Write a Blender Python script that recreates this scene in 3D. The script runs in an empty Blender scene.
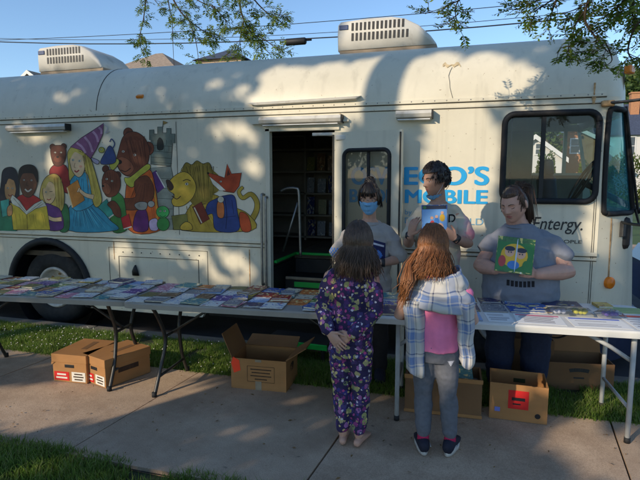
import bpy, bmesh, math, random
import numpy as np
from mathutils import Vector, Matrix, Euler, noise
from mathutils.geometry import tessellate_polygon
random.seed(7); np.random.seed(7)
C = bpy.context.scene.collection
PI = math.pi

# ---------------------------------------------------------------- camera
SC = bpy.context.scene
cam_d = bpy.data.cameras.new('camera'); cam = bpy.data.objects.new('camera', cam_d); C.objects.link(cam)
cam_d.sensor_width = 36; cam_d.lens = 520/640*36; cam_d.clip_end = 2000; cam_d.clip_start = 0.05
CAM = Vector((0, -4.94, 1.65)); PITCH = math.atan(63/520); YAW = math.radians(16.5)
cam.location = CAM; cam.rotation_euler = (PI/2-PITCH, 0, YAW)
SC.camera = cam

# ---------------------------------------------------------------- sky, sun, exposure
EL = math.radians(22); AZ = math.radians(32)
SUN = Vector((-math.sin(AZ)*math.cos(EL), -math.cos(AZ)*math.cos(EL), math.sin(EL)))   # towards the sun
w = bpy.data.worlds.new('World'); SC.world = w; w.use_nodes = True
nt = w.node_tree; nt.nodes.clear()
sky = nt.nodes.new('ShaderNodeTexSky'); sky.sky_type = 'NISHITA'; sky.sun_disc = False
sky.sun_elevation = EL; sky.sun_rotation = math.atan2(SUN.x, SUN.y) % (2*PI)
sky.air_density = 1.0; sky.dust_density = 0.1; sky.ozone_density = 3.6
bg = nt.nodes.new('ShaderNodeBackground'); bg.inputs[1].default_value = 0.12
wo = nt.nodes.new('ShaderNodeOutputWorld')
nt.links.new(sky.outputs[0], bg.inputs[0]); nt.links.new(bg.outputs[0], wo.inputs[0])
sl = bpy.data.lights.new('sun', 'SUN'); sl.energy = 2.45; sl.angle = math.radians(0.55); sl.color = (1.0, 0.85, 0.65)
so = bpy.data.objects.new('sun', sl); C.objects.link(so)
so.rotation_euler = SUN.to_track_quat('Z', 'Y').to_euler(); so.location = (-20, -30, 20)
SC.view_settings.view_transform = 'Standard'; SC.view_settings.look = 'None'
SC.view_settings.gamma = 1; SC.view_settings.use_curve_mapping = False
SC.view_settings.exposure = 0.75
SC.cycles.use_denoising = True
SC.cycles.max_bounces = 8; SC.cycles.transparent_max_bounces = 12

# ---------------------------------------------------------------- helpers
def S(r, g, b, k=1.0):
    def f(c):
        c /= 255.0
        return (c/12.92 if c <= .04045 else ((c+.055)/1.055)**2.4)*k
    return (f(r), f(g), f(b))

_M = {}
def nodes_of(name):
    m = bpy.data.materials.new(name); m.use_nodes = True
    n = m.node_tree.nodes; l = m.node_tree.links
    return m, n, l, n['Principled BSDF']

def mat(name, col, rough=.6, var=.12, scale=6, bump=0., bscale=60, metal=0., spec=.4, coat=0., dirt=None, dscale=1.5, dthr=.55, trans=0., stretch=None, island=0.):
    if name in _M: return _M[name]
    m, n, l, p = nodes_of(name)
    p.inputs['Roughness'].default_value = rough; p.inputs['Metallic'].default_value = metal
    p.inputs['Specular IOR Level'].default_value = spec; p.inputs['Coat Weight'].default_value = coat
    p.inputs['Transmission Weight'].default_value = trans
    tc = n.new('ShaderNodeTexCoord'); mp = n.new('ShaderNodeMapping'); l.new(tc.outputs['Object'], mp.inputs[0])
    if stretch: mp.inputs['Scale'].default_value = stretch
    nz = n.new('ShaderNodeTexNoise'); nz.inputs['Scale'].default_value = scale; nz.inputs['Detail'].default_value = 6
    l.new(mp.outputs[0], nz.inputs['Vector'])
    r = n.new('ShaderNodeValToRGB'); e = r.color_ramp.elements
    e[0].position = .3; e[1].position = .7
    e[0].color = (*[max(0, c*(1-var)) for c in col], 1); e[1].color = (*[min(1, c*(1+var)) for c in col], 1)
    l.new(nz.outputs['Fac'], r.inputs[0]); out = r.outputs[0]
    if island:
        g = n.new('ShaderNodeNewGeometry'); hs = n.new('ShaderNodeHueSaturation'); mr = n.new('ShaderNodeMapRange')
        mr.inputs['To Min'].default_value = 1-island; mr.inputs['To Max'].default_value = 1+island
        l.new(g.outputs['Random Per Island'], mr.inputs[0]); l.new(mr.outputs[0], hs.inputs['Value']); l.new(out, hs.inputs['Color']); out = hs.outputs[0]
    if dirt:
        n2 = n.new('ShaderNodeTexNoise'); n2.inputs['Scale'].default_value = dscale; n2.inputs['Detail'].default_value = 8; n2.inputs['Roughness'].default_value = .65
        l.new(tc.outputs['Object'], n2.inputs['Vector'])
        r2 = n.new('ShaderNodeValToRGB'); r2.color_ramp.elements[0].position = dthr; r2.color_ramp.elements[1].position = dthr+.2
        l.new(n2.outputs['Fac'], r2.inputs[0])
        mx = n.new('ShaderNodeMixRGB'); l.new(r2.outputs[0], mx.inputs[0]); l.new(out, mx.inputs[1]); mx.inputs[2].default_value = (*dirt, 1); out = mx.outputs[0]
    l.new(out, p.inputs['Base Color'])
    if bump:
        nb = n.new('ShaderNodeTexNoise'); nb.inputs['Scale'].default_value = bscale; nb.inputs['Detail'].default_value = 5
        l.new(mp.outputs[0], nb.inputs['Vector'])
        b = n.new('ShaderNodeBump'); b.inputs['Strength'].default_value = bump; b.inputs['Distance'].default_value = .01
        l.new(nb.outputs['Fac'], b.inputs['Height']); l.new(b.outputs[0], p.inputs['Normal'])
    _M[name] = m
    return m

class MB:
    """collects shapes; build() links them as one mesh object"""
    def __init__(s): s.v = []; s.f = []; s.m = []; s.sm = []; s.cur = 0; s.smooth = False
    def add(s, vs, fs):
        o = len(s.v); s.v += [tuple(v) for v in vs]
        for f in fs: s.f.append(tuple(i+o for i in f)); s.m.append(s.cur); s.sm.append(s.smooth)
        return s
    def box(s, c, d, rot=None):
        R = Matrix.Identity(3) if rot is None else (rot if isinstance(rot, Matrix) else Euler(rot).to_matrix())
        c = Vector(c); vs = []
        for z in (-.5, .5):
            for y in (-.5, .5):
                for x in (-.5, .5): vs.append(c + R @ Vector((x*d[0], y*d[1], z*d[2])))
        return s.add(vs, [(0,2,3,1),(4,5,7,6),(0,1,5,4),(2,6,7,3),(0,4,6,2),(1,3,7,5)])
    def bev(s, c, d, b=.01, rot=None, seg=2):
        bm = bmesh.new(); bmesh.ops.create_cube(bm, size=1)
        for v in bm.verts: v.co = Vector((v.co.x*d[0], v.co.y*d[1], v.co.z*d[2]))
        bmesh.ops.bevel(bm, geom=bm.edges[:], offset=b, segments=seg, affect='EDGES', profile=.5)
        R = Matrix.Identity(3) if rot is None else (rot if isinstance(rot, Matrix) else Euler(rot).to_matrix())
        return s.bm(bm, lambda p: Vector(c)+R @ p)
    def bm(s, bm, fn=lambda p: p):
        bm.verts.index_update(); vs = [fn(v.co) for v in bm.verts]; fs = [[v.index for v in f.verts] for f in bm.faces]; bm.free()
        return s.add(vs, fs)
    def tube(s, path, r, seg=10, round_=False, caps=True, ref=None):
        path = [Vector(p) for p in path]; n = len(path)
        rad = list(r) if isinstance(r, (list, tuple)) and len(r) == n else [r]*n
        if round_:
            def rr(x): return x if isinstance(x, tuple) else (x, x)
            d0 = (path[0]-path[1]).normalized(); d1 = (path[-1]-path[-2]).normalized()
            a, b = rr(rad[0]), rr(rad[-1]); pre, post = [], []; pr, qr = [], []
            for ang in (75, 50, 25):
                t = math.radians(ang)
                pre.append(path[0]+d0*min(a)*math.sin(t)); pr.append((a[0]*math.cos(t), a[1]*math.cos(t)))
            for ang in (25, 50, 75):
                t = math.radians(ang)
                post.append(path[-1]+d1*min(b)*math.sin(t)); qr.append((b[0]*math.cos(t), b[1]*math.cos(t)))
            path = pre+path+post; rad = pr+rad+qr; n = len(path)
        T = []
        for i in range(n):
            a = path[max(0, i-1)]; b = path[min(n-1, i+1)]; t = (b-a)
            T.append(t.normalized() if t.length > 1e-9 else Vector((0, 0, 1)))
        up = Vector(ref) if ref is not None else (Vector((0, 0, 1)) if abs(T[0].z) < .9 else Vector((0, 1, 0)))
        u = (up - T[0]*up.dot(T[0])).normalized(); vs = []
        for i in range(n):
            u = (u - T[i]*u.dot(T[i])).normalized(); w_ = T[i].cross(u)
            ra, rb = rad[i] if isinstance(rad[i], tuple) else (rad[i], rad[i])
            for k in range(seg):
                a = 2*PI*k/seg; vs.append(path[i]+u*(math.cos(a)*ra)+w_*(math.sin(a)*rb))
        fs = [(i*seg+k, i*seg+(k+1) % seg, (i+1)*seg+(k+1) % seg, (i+1)*seg+k) for i in range(n-1) for k in range(seg)]
        if caps: fs += [tuple(range(seg-1, -1, -1)), tuple((n-1)*seg+k for k in range(seg))]
        return s.add(vs, fs)
    def loft(s, rings, seg=28, ex=2.0, caps=True):
        vs = []
        for (x, y, z, a, b) in rings:
            for k in range(seg):
                t = 2*PI*k/seg; c, q = math.cos(t), math.sin(t)
                vs.append((x+a*math.copysign(abs(c)**(2/ex), c), y+b*math.copysign(abs(q)**(2/ex), q), z))
        n = len(rings)
        fs = [(i*seg+k, i*seg+(k+1) % seg, (i+1)*seg+(k+1) % seg, (i+1)*seg+k) for i in range(n-1) for k in range(seg)]
        if caps: fs += [tuple(range(seg-1, -1, -1)), tuple((n-1)*seg+k for k in range(seg))]
        return s.add(vs, fs)
    def ell(s, c, r, nu=16, nv=10, R=None):
        vs = []; c = Vector(c)
        for j in range(nv+1):
            th = PI*j/nv
            for i in range(nu):
                ph = 2*PI*i/nu; p = Vector((r[0]*math.sin(th)*math.cos(ph), r[1]*math.sin(th)*math.sin(ph), r[2]*math.cos(th)))
                vs.append(c+(R @ p if R else p))
        fs = [(j*nu+i, (j+1)*nu+i, (j+1)*nu+(i+1) % nu, j*nu+(i+1) % nu) for j in range(nv) for i in range(nu)]
        return s.add(vs, fs)
    def lathe(s, prof, M, seg=32):
        vs = [M @ Vector((r*math.cos(2*PI*k/seg), r*math.sin(2*PI*k/seg), z)) for r, z in prof for k in range(seg)]
        n = len(prof)
        return s.add(vs, [(i*seg+k, i*seg+(k+1) % seg, (i+1)*seg+(k+1) % seg, (i+1)*seg+k) for i in range(n-1) for k in range(seg)])
    def prism(s, pts, fn0, fn1):
        """closed outline pts, mapped by fn0 (front) and fn1 (back)"""
        n = len(pts); vs = [fn0(p) for p in pts]+[fn1(p) for p in pts]
        tri = tessellate_polygon([[Vector((p[0], p[1], 0)) for p in pts]])
        fs = [tuple(t) for t in tri]+[tuple(i+n for i in reversed(t)) for t in tri]
        fs += [(i, (i+1) % n, n+(i+1) % n, n+i) for i in range(n)]
        return s.add(vs, fs)
    def mesh(s, name, off=(0, 0, 0)):
        me = bpy.data.meshes.new(name)
        me.from_pydata([(a-off[0], b-off[1], c-off[2]) for a, b, c in s.v], [], s.f)
        me.polygons.foreach_set('material_index', s.m); me.polygons.foreach_set('use_smooth', s.sm)
        me.update(); return me
    def build(s, name, mats, parent=None, off=None, label=None, fix=True):
        if off is None: off = root_of(parent) if parent else (0, 0, 0)
        me = s.mesh(name, off)
        if fix and len(s.f) < 60000:
            b = bmesh.new(); b.from_mesh(me); bmesh.ops.recalc_face_normals(b, faces=b.faces[:]); b.to_mesh(me); b.free()
        return link(name, me, mats, parent, label)

def root_of(o):
    v = Vector((0, 0, 0))
    while o: v += o.location; o = o.parent
    return v
def link(name, me, mats, parent=None, label=None):
    for m in (mats if isinstance(mats, (list, tuple)) else [mats]): me.materials.append(m)
    o = bpy.data.objects.new(name, me); C.objects.link(o)
    if parent: o.parent = parent
    if label: o['label'] = label
    return o
def tag(o, label, cat, group=None):
    o['label'] = label; o['category'] = cat
    if group: o['group'] = group
    return o
def thing(name, label, cat, loc=(0, 0, 0), rot=0., group=None):
    o = bpy.data.objects.new(name, None); o.empty_display_size = .1; C.objects.link(o)
    o.location = loc; o.rotation_euler = (0, 0, rot)
    return tag(o, label, cat, group)
def kind(o, k): o['kind'] = k; return o
L0 = (0, 0, 0)       # geometry already given in the thing's own coordinates

def remesh(mb, voxel, smooth=4, disp=None):
    me = mb.mesh('tmp'); o = bpy.data.objects.new('tmp', me); C.objects.link(o)
    r = o.modifiers.new('r', 'REMESH'); r.mode = 'VOXEL'; r.voxel_size = voxel
    if smooth:
        sm = o.modifiers.new('s', 'SMOOTH'); sm.factor = .5; sm.iterations = smooth
    dg = bpy.context.evaluated_depsgraph_get(); dg.update()
    res = bpy.data.meshes.new_from_object(o.evaluated_get(dg))
    bpy.data.objects.remove(o); bpy.data.meshes.remove(me)
    res.materials.clear()
    res.polygons.foreach_set('use_smooth', [True]*len(res.polygons))
    if disp:
        nv = len(res.vertices); co = np.empty(nv*3); no = np.empty(nv*3)
        res.vertices.foreach_get('co', co); res.vertices.foreach_get('normal', no)
        co = co.reshape(-1, 3); no = no.reshape(-1, 3)
        d = np.array([disp(Vector(c)) for c in co])
        res.vertices.foreach_set('co', (co+no*d[:, None]).ravel()); res.update()
    return res

def text_mesh(txt, size, bold=0., extr=.001, align='LEFT', shear=0., sx=1., space=1.):
    cu = bpy.data.curves.new('t', 'FONT'); cu.body = txt; cu.size = size; cu.offset = bold; cu.extrude = extr; cu.align_x = align
    cu.shear = shear; cu.space_character = space
    o = bpy.data.objects.new('t', cu); C.objects.link(o)
    dg = bpy.context.evaluated_depsgraph_get(); dg.update()
    me = bpy.data.meshes.new_from_object(o.evaluated_get(dg)); bpy.data.objects.remove(o)
    me.materials.clear()
    return me
def place_text(name, txt, x0, x1, z0, z1, y, m, parent, bold=0., shear=0., R=None, off=None, heavy=0.):
    """text stretched to fill x0..x1, z0..z1 on a wall facing -y"""
    me = text_mesh(txt, 1., bold, .001, shear=shear)
    if heavy:      # a heavier face: the same letters laid three times a stroke apart
        bm = bmesh.new()
        for k, (dx, dy) in enumerate(((-heavy, 0), (heavy, 0), (0, -heavy*.6), (0, heavy*.6), (-heavy*.7, heavy*.5), (heavy*.7, -heavy*.5), (heavy*.7, heavy*.5), (-heavy*.7, -heavy*.5))):
            n0 = len(bm.verts); bm.from_mesh(me); bm.verts.ensure_lookup_table()
            for v in bm.verts[n0:]: v.co.x += dx; v.co.y += dy; v.co.z += .00012*k
        bm.to_mesh(me); bm.free()
    co = np.empty(len(me.vertices)*3); me.vertices.foreach_get('co', co); co = co.reshape(-1, 3)
    mn = co.min(0); mx_ = co.max(0); q = np.zeros_like(co)
    q[:, 0] = x0+(co[:, 0]-mn[0])/(mx_[0]-mn[0])*(x1-x0)
    q[:, 2] = z0+(co[:, 1]-mn[1])/(mx_[1]-mn[1])*(z1-z0)
    q[:, 1] = y-co[:, 2]
    if R is not None:
        q = np.array([R @ Vector(p) for p in q])
    if off is None: off = root_of(parent)
    q -= np.array(off)
    me.vertices.foreach_set('co', q.ravel()); me.update()
    return link(name, me, m, parent)

def spline(pts, n=6, closed=False):
    """Catmull-Rom through 2-D or 3-D points"""
    P = [Vector(p) for p in pts]; N = len(P); out = []
    rng = range(N if closed else N-1)
    for i in rng:
        p0 = P[(i-1) % N] if closed or i > 0 else P[0]; p1 = P[i]; p2 = P[(i+1) % N]; p3 = P[(i+2) % N] if closed or i+2 < N else P[-1]
        for k in range(n):
            t = k/n
            out.append(.5*((2*p1)+(p2-p0)*t+(2*p0-5*p1+4*p2-p3)*t*t+(3*p1-p0-3*p2+p3)*t*t*t))
    if not closed: out.append(P[-1])
    return out

_cy, _sy, _cp, _sp = math.cos(YAW), math.sin(YAW), math.cos(PITCH), math.sin(PITCH)
_fw = Vector((-_sy*_cp, _cy*_cp, -_sp)); _rt = Vector((_cy, _sy, 0)); _up = _rt.cross(_fw)
def at(px, py, y):
    """where the plane of depth y lies behind a point of the survey sketch (used to trace the wall painting and far roofs)"""
    d = _fw*520+_rt*(px-320)-_up*(py-240)
    return CAM+d*((y-CAM.y)/d.y)
# ================================================================ materials of the setting
def concrete():
    m, n, l, p = nodes_of('sidewalk_concrete')
    p.inputs['Roughness'].default_value = .9; p.inputs['Specular IOR Level'].default_value = .2
    tc = n.new('ShaderNodeTexCoord')
    a = n.new('ShaderNodeTexNoise'); a.inputs['Scale'].default_value = 1.7; a.inputs['Detail'].default_value = 8; a.inputs['Roughness'].default_value = .7
    b = n.new('ShaderNodeTexNoise'); b.inputs['Scale'].default_value = 160; b.inputs['Detail'].default_value = 3
    c = n.new('ShaderNodeTexVoronoi'); c.inputs['Scale'].default_value = 95
    for q in (a, b, c): l.new(tc.outputs['Object'], q.inputs['Vector'])
    r = n.new('ShaderNodeValToRGB'); r.color_ramp.elements[0].position = .32; r.color_ramp.elements[1].position = .7
    r.color_ramp.elements[0].color = (*S(178, 152, 126), 1); r.color_ramp.elements[1].color = (*S(212, 186, 158), 1)
    l.new(a.outputs['Fac'], r.inputs[0])
    mx = n.new('ShaderNodeMixRGB'); mx.blend_type = 'MULTIPLY'; mx.inputs[0].default_value = .55
    r2 = n.new('ShaderNodeValToRGB'); r2.color_ramp.elements[0].position = .35; r2.color_ramp.elements[0].color = (.55, .53, .5, 1); r2.color_ramp.elements[1].position = .6
    l.new(b.outputs['Fac'], r2.inputs[0]); l.new(r.outputs[0], mx.inputs[1]); l.new(r2.outputs[0], mx.inputs[2])
    # dark scattered spots
    d = n.new('ShaderNodeTexNoise'); d.inputs['Scale'].default_value = 14; d.inputs['Detail'].default_value = 4; l.new(tc.outputs['Object'], d.inputs['Vector'])
    r3 = n.new('ShaderNodeValToRGB'); r3.color_ramp.elements[0].position = .68; r3.color_ramp.elements[1].position = .78
    l.new(d.outputs['Fac'], r3.inputs[0])
    m2 = n.new('ShaderNodeMixRGB'); l.new(r3.outputs[0], m2.inputs[0]); l.new(mx.outputs[0], m2.inputs[1]); m2.inputs[2].default_value = (*S(92, 84, 74), 1)
    st = n.new('ShaderNodeTexNoise'); st.inputs['Scale'].default_value = 3.2; st.inputs['Detail'].default_value = 7; st.inputs['Roughness'].default_value = .7; l.new(tc.outputs['Object'], st.inputs['Vector'])
    sr = n.new('ShaderNodeValToRGB'); sr.color_ramp.elements[0].position = .35; sr.color_ramp.elements[0].color = (.82, .80, .79, 1); sr.color_ramp.elements[1].position = .6; l.new(st.outputs['Fac'], sr.inputs[0])
    m4 = n.new('ShaderNodeMixRGB'); m4.blend_type = 'MULTIPLY'; m4.inputs[0].default_value = 1; l.new(m2.outputs[0], m4.inputs[1]); l.new(sr.outputs[0], m4.inputs[2])
    l.new(m4.outputs[0], p.inputs['Base Color'])
    bu = n.new('ShaderNodeBump'); bu.inputs['Strength'].default_value = .35; bu.inputs['Distance'].default_value = .004
    l.new(b.outputs['Fac'], bu.inputs['Height']); l.new(bu.outputs[0], p.inputs['Normal'])
    return m
M_CONC = concrete()
M_JOINT = mat('joint_dirt', (.02, .018, .015), .95, .4, 30)
M_ASPH = mat('asphalt', (.05, .05, .052), .95, .25, 3, .5, 200, dirt=(.08, .075, .07), dscale=.6)
M_KERB = mat('kerb_concrete', S(112, 104, 92), .9, .15, 5, .3, 120, dirt=S(95, 88, 78), dscale=3)
M_LAWN = mat('lawn_soil', (.035, .045, .015), .95, .5, 9, .6, 40, dirt=(.05, .04, .025), dscale=6, dthr=.55)
M_FIELD = mat('far_lawn', (.06, .10, .025), .95, .35, .5, .4, 8)

def leafmat(name, cols, tr=.35, rough=.55):
    m, n, l, p = nodes_of(name)
    g = n.new('ShaderNodeNewGeometry'); r = n.new('ShaderNodeValToRGB'); e = r.color_ramp.elements
    while len(e) < len(cols): e.new(.5)
    for i, c in enumerate(cols): e[i].position = i/(len(cols)-1); e[i].color = (*c, 1)
    l.new(g.outputs['Random Per Island'], r.inputs[0]); l.new(r.outputs[0], p.inputs['Base Color'])
    p.inputs['Roughness'].default_value = rough; p.inputs['Specular IOR Level'].default_value = .3
    t = n.new('ShaderNodeBsdfTranslucent'); l.new(r.outputs[0], t.inputs[0])
    mx = n.new('ShaderNodeMixShader'); mx.inputs[0].default_value = tr
    l.new(p.outputs[0], mx.inputs[1]); l.new(t.outputs[0], mx.inputs[2]); l.new(mx.outputs[0], n['Material Output'].inputs[0])
    return m
M_GRASS = leafmat('grass_blades', [(.11, .19, .025), (.17, .28, .04), (.22, .32, .06), (.29, .31, .12)], .55)
M_LOCUST = leafmat('locust_leaflets', [(.07, .13, .015), (.13, .21, .03), (.18, .26, .04), (.25, .28, .05)], .5)
M_CANOPY = leafmat('canopy_leaves', [(.05, .10, .02), (.08, .14, .03), (.11, .17, .04)], .45)
M_FARLEAF = leafmat('far_leaves', [(.03, .06, .012), (.05, .09, .018), (.075, .12, .025), (.1, .13, .03)], .25)
M_HILLLEAF = leafmat('hill_leaves', [(.04, .07, .02), (.06, .09, .03), (.08, .11, .035)], .2)
M_BARK = mat('bark', S(92, 80, 68), .95, .4, 12, .8, 30, stretch=(1, 1, .25))
M_TWIG = mat('twig_bark', S(70, 58, 44), .9, .3, 30)
M_CLOVER = mat('clover_white', (.62, .60, .52), .8, .1, 5)

# ================================================================ ground
def sheet(name, x0, x1, y0, y1, z, m, nx=1, ny=1):
    b = MB(); vs = [(x0+(x1-x0)*i/nx, y0+(y1-y0)*j/ny, z) for j in range(ny+1) for i in range(nx+1)]
    b.add(vs, [(j*(nx+1)+i, j*(nx+1)+i+1, (j+1)*(nx+1)+i+1, (j+1)*(nx+1)+i) for j in range(ny) for i in range(nx)])
    return kind(b.build(name, m), 'structure')
STREET = -.13
sheet('ground', -600, 600, -600, 900, STREET-.02, M_FIELD)
sheet('road', -300, 300, -.20, 7.4, STREET, M_ASPH)
# sidewalk slabs: a raised deck with joints between
SW0, SW1 = -2.545, -1.145
jx = [-14, -11.5, -9.9, -8.3, -6.75, -5.25, -3.75, -2.26, -.78, .88, 2.4, 3.9, 5.4, 7, 10, 14]
b = MB()
for i in range(len(jx)-1):
    dz = random.uniform(-.003, .003)
    s0, s1 = (.045 if 0 < i else 0), .045
    x0, x1 = jx[i]+.006, jx[i+1]-.006
    # joints lean a little, the way the slabs were poured
    vs = [(x0-.06, SW0, -.1), (x1-.06, SW0, -.1), (x1+.06, SW1, -.1), (x0+.06, SW1, -.1), (x0-.06, SW0, dz), (x1-.06, SW0, dz), (x1+.06, SW1, dz), (x0+.06, SW1, dz)]
    b.add(vs, [(3, 2, 1, 0), (4, 5, 6, 7), (0, 1, 5, 4), (1, 2, 6, 5), (2, 3, 7, 6), (3, 0, 4, 7)])
kind(b.build('sidewalk', M_CONC), 'structure')
sheet('sidewalk_bed', -14, 14, SW0-.01, SW1+.01, -.022, M_JOINT)
# lawns with a slightly uneven surface
def lawn_z(x, y): return -.028+.016*noise.noise(Vector((x*1.3, y*1.3, 3)))+.006*noise.noise(Vector((x*6, y*6, 1)))
def lawn(name, x0, x1, y0, y1, nx, ny):
    b = MB(); b.smooth = True
    vs = [(x0+(x1-x0)*i/nx, y0+(y1-y0)*j/ny, 0) for j in range(ny+1) for i in range(nx+1)]
    vs = [(x, y, lawn_z(x, y)) for x, y, _ in vs]
    b.add(vs, [(j*(nx+1)+i, j*(nx+1)+i+1, (j+1)*(nx+1)+i+1, (j+1)*(nx+1)+i) for j in range(ny) for i in range(nx)])
    return kind(b.build(name, M_LAWN), 'structure')
lawn('lawn_verge', -14, 14, SW1+.005, -.36, 220, 8)
lawn('lawn', -14, 14, -16, SW0-.005, 120, 90)
b = MB()
for i in range(-7, 7):
    b.bev((i*2+1, -.28, -.09), (1.99, .15, .17), .012)
kind(b.build('kerb', M_KERB), 'structure')
sheet('far_sidewalk', -60, 60, 8.2, 9.6, -.02, M_CONC)
# grass blades
def blades(regs, name, seed):
    rng = np.random.default_rng(seed); V = []; F = []; n0 = 0
    for (x0, x1, y0, y1, dens, h0, h1, tx) in regs:
        N = int((x1-x0)*(y1-y0)*dens)
        x = rng.uniform(x0, x1, N); y = rng.uniform(y0, y1, N)
        keep = np.array([noise.noise(Vector((a*2.6, c*2.6, seed)))+.35*noise.noise(Vector((a*9, c*9, 5))) > tx for a, c in zip(x, y)])
        x = x[keep]; y = y[keep]; N = len(x)
        patch = np.array([noise.noise(Vector((a*3.5, c*3.5, 9))) for a, c in zip(x, y)])
        h = rng.uniform(h0, h1, N)*(1+.5*patch); a = rng.uniform(0, 2*PI, N); lean = rng.uniform(.1, .95, N)*h; wd = rng.uniform(.0016, .0036, N)
        z = np.array([lawn_z(p, q) for p, q in zip(x, y)])-.004
        bx, by = np.cos(a), np.sin(a); la = a+rng.uniform(-1, 1, N)+PI/2; lx, ly = np.cos(la)*lean, np.sin(la)*lean
        P = np.stack([np.stack([x-bx*wd, y-by*wd, z], 1), np.stack([x+bx*wd, y+by*wd, z], 1),
                      np.stack([x+lx*.35-bx*wd*.8, y+ly*.35-by*wd*.8, z+h*.62], 1), np.stack([x+lx*.35+bx*wd*.8, y+ly*.35+by*wd*.8, z+h*.62], 1),
                      np.stack([x+lx, y+ly, z+h*.9], 1)], 1)
        V.append(P.reshape(-1, 3)); i = n0+np.arange(N)*5
        F += [tuple(q) for q in np.stack([i, i+1, i+3, i+2], 1)]+[tuple(q) for q in np.stack([i+2, i+3, i+4], 1)]
        n0 += N*5
    me = bpy.data.meshes.new(name); me.from_pydata(np.concatenate(V).tolist(), [], F); me.update()
    o = link(name, me, M_GRASS); o['label'] = 'short uneven green grass on the verge and lawn'; return kind(o, 'stuff')
blades([(-5.6, 2.0, SW1-.03, -.36, 11000, .03, .075, -.42), (-3.6, .4, -3.2, SW0+.05, 12000, .035, .085, -.35), (2, 4, SW1, -.36, 2000, .03, .07, -.3), (-8, -5.6, SW1, -.36, 2500, .03, .07, -.3), (-8, 3, -5, -3.2, 900, .04, .09, -.4)], 'grass', 3)
# clover heads in the verge
b = MB(); b.smooth = True; rng = random.Random(5)
for i in range(380):
    x = rng.uniform(-5.4, -1.6); y = rng.uniform(-1.1, -.4)
    if noise.noise(Vector((x*1.8, y*2.5, 7))) < -.05 and x > -3.2: continue
    z = lawn_z(x, y)+rng.uniform(.035, .07); r = rng.uniform(.004, .007)
    b.ell((x, y, z), (r, r, r*.8), 6, 4); 
o = kind(b.build('clover_flowers', M_CLOVER), 'stuff'); o['label'] = 'white clover heads scattered in the verge grass'
# dry scraps on the sidewalk
M_SCRAP = mat('dry_leaf', S(120, 92, 55), .9, .3, 20)
b = MB()
for i in range(150):
    x = rng.uniform(-3.2, 1.2); y = rng.uniform(SW0+.05, SW1-.02); a = rng.uniform(0, 6.28); s = rng.uniform(.003, .013) if i % 6 else rng.uniform(.012, .022)
    u = Vector((math.cos(a), math.sin(a), 0)); q = Vector((-u.y, u.x, 0)); c = Vector((x, y, .006))
    b.add([c-u*s, c+q*s*.35+Vector((0, 0, .004)), c+u*s, c-q*s*.35], [(0, 1, 2, 3)])
o = kind(b.build('leaf_litter', M_SCRAP), 'stuff'); o['label'] = 'tiny dry leaf scraps on the concrete'
# ================================================================ the bookmobile
def paint():
    m, n, l, p = nodes_of('cream_paint')
    tc = n.new('ShaderNodeTexCoord')
    a = n.new('ShaderNodeTexNoise'); a.inputs['Scale'].default_value = 1.3; a.inputs['Detail'].default_value = 7; a.inputs['Roughness'].default_value = .65
    l.new(tc.outputs['Object'], a.inputs['Vector'])
    r = n.new('ShaderNodeValToRGB'); r.color_ramp.elements[0].position = .3; r.color_ramp.elements[1].position = .7
    r.color_ramp.elements[0].color = (.63, .575, .44, 1); r.color_ramp.elements[1].color = (.75, .69, .54, 1); l.new(a.outputs['Fac'], r.inputs[0])
    # vertical drip stains
    mp = n.new('ShaderNodeMapping'); mp.inputs['Scale'].default_value = (9, 9, .35); l.new(tc.outputs['Object'], mp.inputs[0])
    b = n.new('ShaderNodeTexNoise'); b.inputs['Scale'].default_value = 1.0; b.inputs['Detail'].default_value = 5; l.new(mp.outputs[0], b.inputs['Vector'])
    r2 = n.new('ShaderNodeValToRGB'); r2.color_ramp.elements[0].position = .55; r2.color_ramp.elements[1].position = .85; r2.color_ramp.elements[1].color = (.6, .6, .6, 1); l.new(b.outputs['Fac'], r2.inputs[0])
    mx = n.new('ShaderNodeMixRGB'); l.new(r2.outputs[0], mx.inputs[0]); l.new(r.outputs[0], mx.inputs[1]); mx.inputs[2].default_value = (.40, .36, .27, 1)
    # grime specks
    c = n.new('ShaderNodeTexNoise'); c.inputs['Scale'].default_value = 38; c.inputs['Detail'].default_value = 3; l.new(tc.outputs['Object'], c.inputs['Vector'])
    r3 = n.new('ShaderNodeValToRGB'); r3.color_ramp.elements[0].position = .70; r3.color_ramp.elements[1].position = .76; l.new(c.outputs['Fac'], r3.inputs[0])
    m2 = n.new('ShaderNodeMixRGB'); l.new(r3.outputs[0], m2.inputs[0]); l.new(mx.outputs[0], m2.inputs[1]); m2.inputs[2].default_value = (.33, .24, .14, 1)
    l.new(m2.outputs[0], p.inputs['Base Color']); p.inputs['Roughness'].default_value = .42; p.inputs['Specular IOR Level'].default_value = .35
    d = n.new('ShaderNodeTexNoise'); d.inputs['Scale'].default_value = 2.2; d.inputs['Detail'].default_value = 2; l.new(tc.outputs['Object'], d.inputs['Vector'])
    bu = n.new('ShaderNodeBump'); bu.inputs['Strength'].default_value = .12; bu.inputs['Distance'].default_value = .03; l.new(d.outputs['Fac'], bu.inputs['Height']); l.new(bu.outputs[0], p.inputs['Normal'])
    return m
M_PAINT = paint()
M_SEAM = mat('seam_dark', (.05, .045, .035), .8, .3, 20)
M_RUBBER = mat('rubber', (.014, .014, .015), .7, .3, 20, .15, 90)
M_TYRE = mat('tyre_rubber', (.025, .024, .023), .85, .3, 14, .3, 60, dirt=(.07, .06, .05), dscale=4)
M_RIM = mat('rim_paint', (.50, .47, .41), .55, .2, 12, 0, dirt=(.25, .15, .08), dscale=9, dthr=.6)
M_STEEL = mat('brushed_steel', (.30, .29, .27), .45, .15, 30, metal=.9)
M_DARKSTEEL = mat('dark_steel', (.06, .06, .06), .45, .2, 20, metal=.5)
M_INT = mat('interior_panel', (.24, .20, .15), .8, .2, 3)
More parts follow.
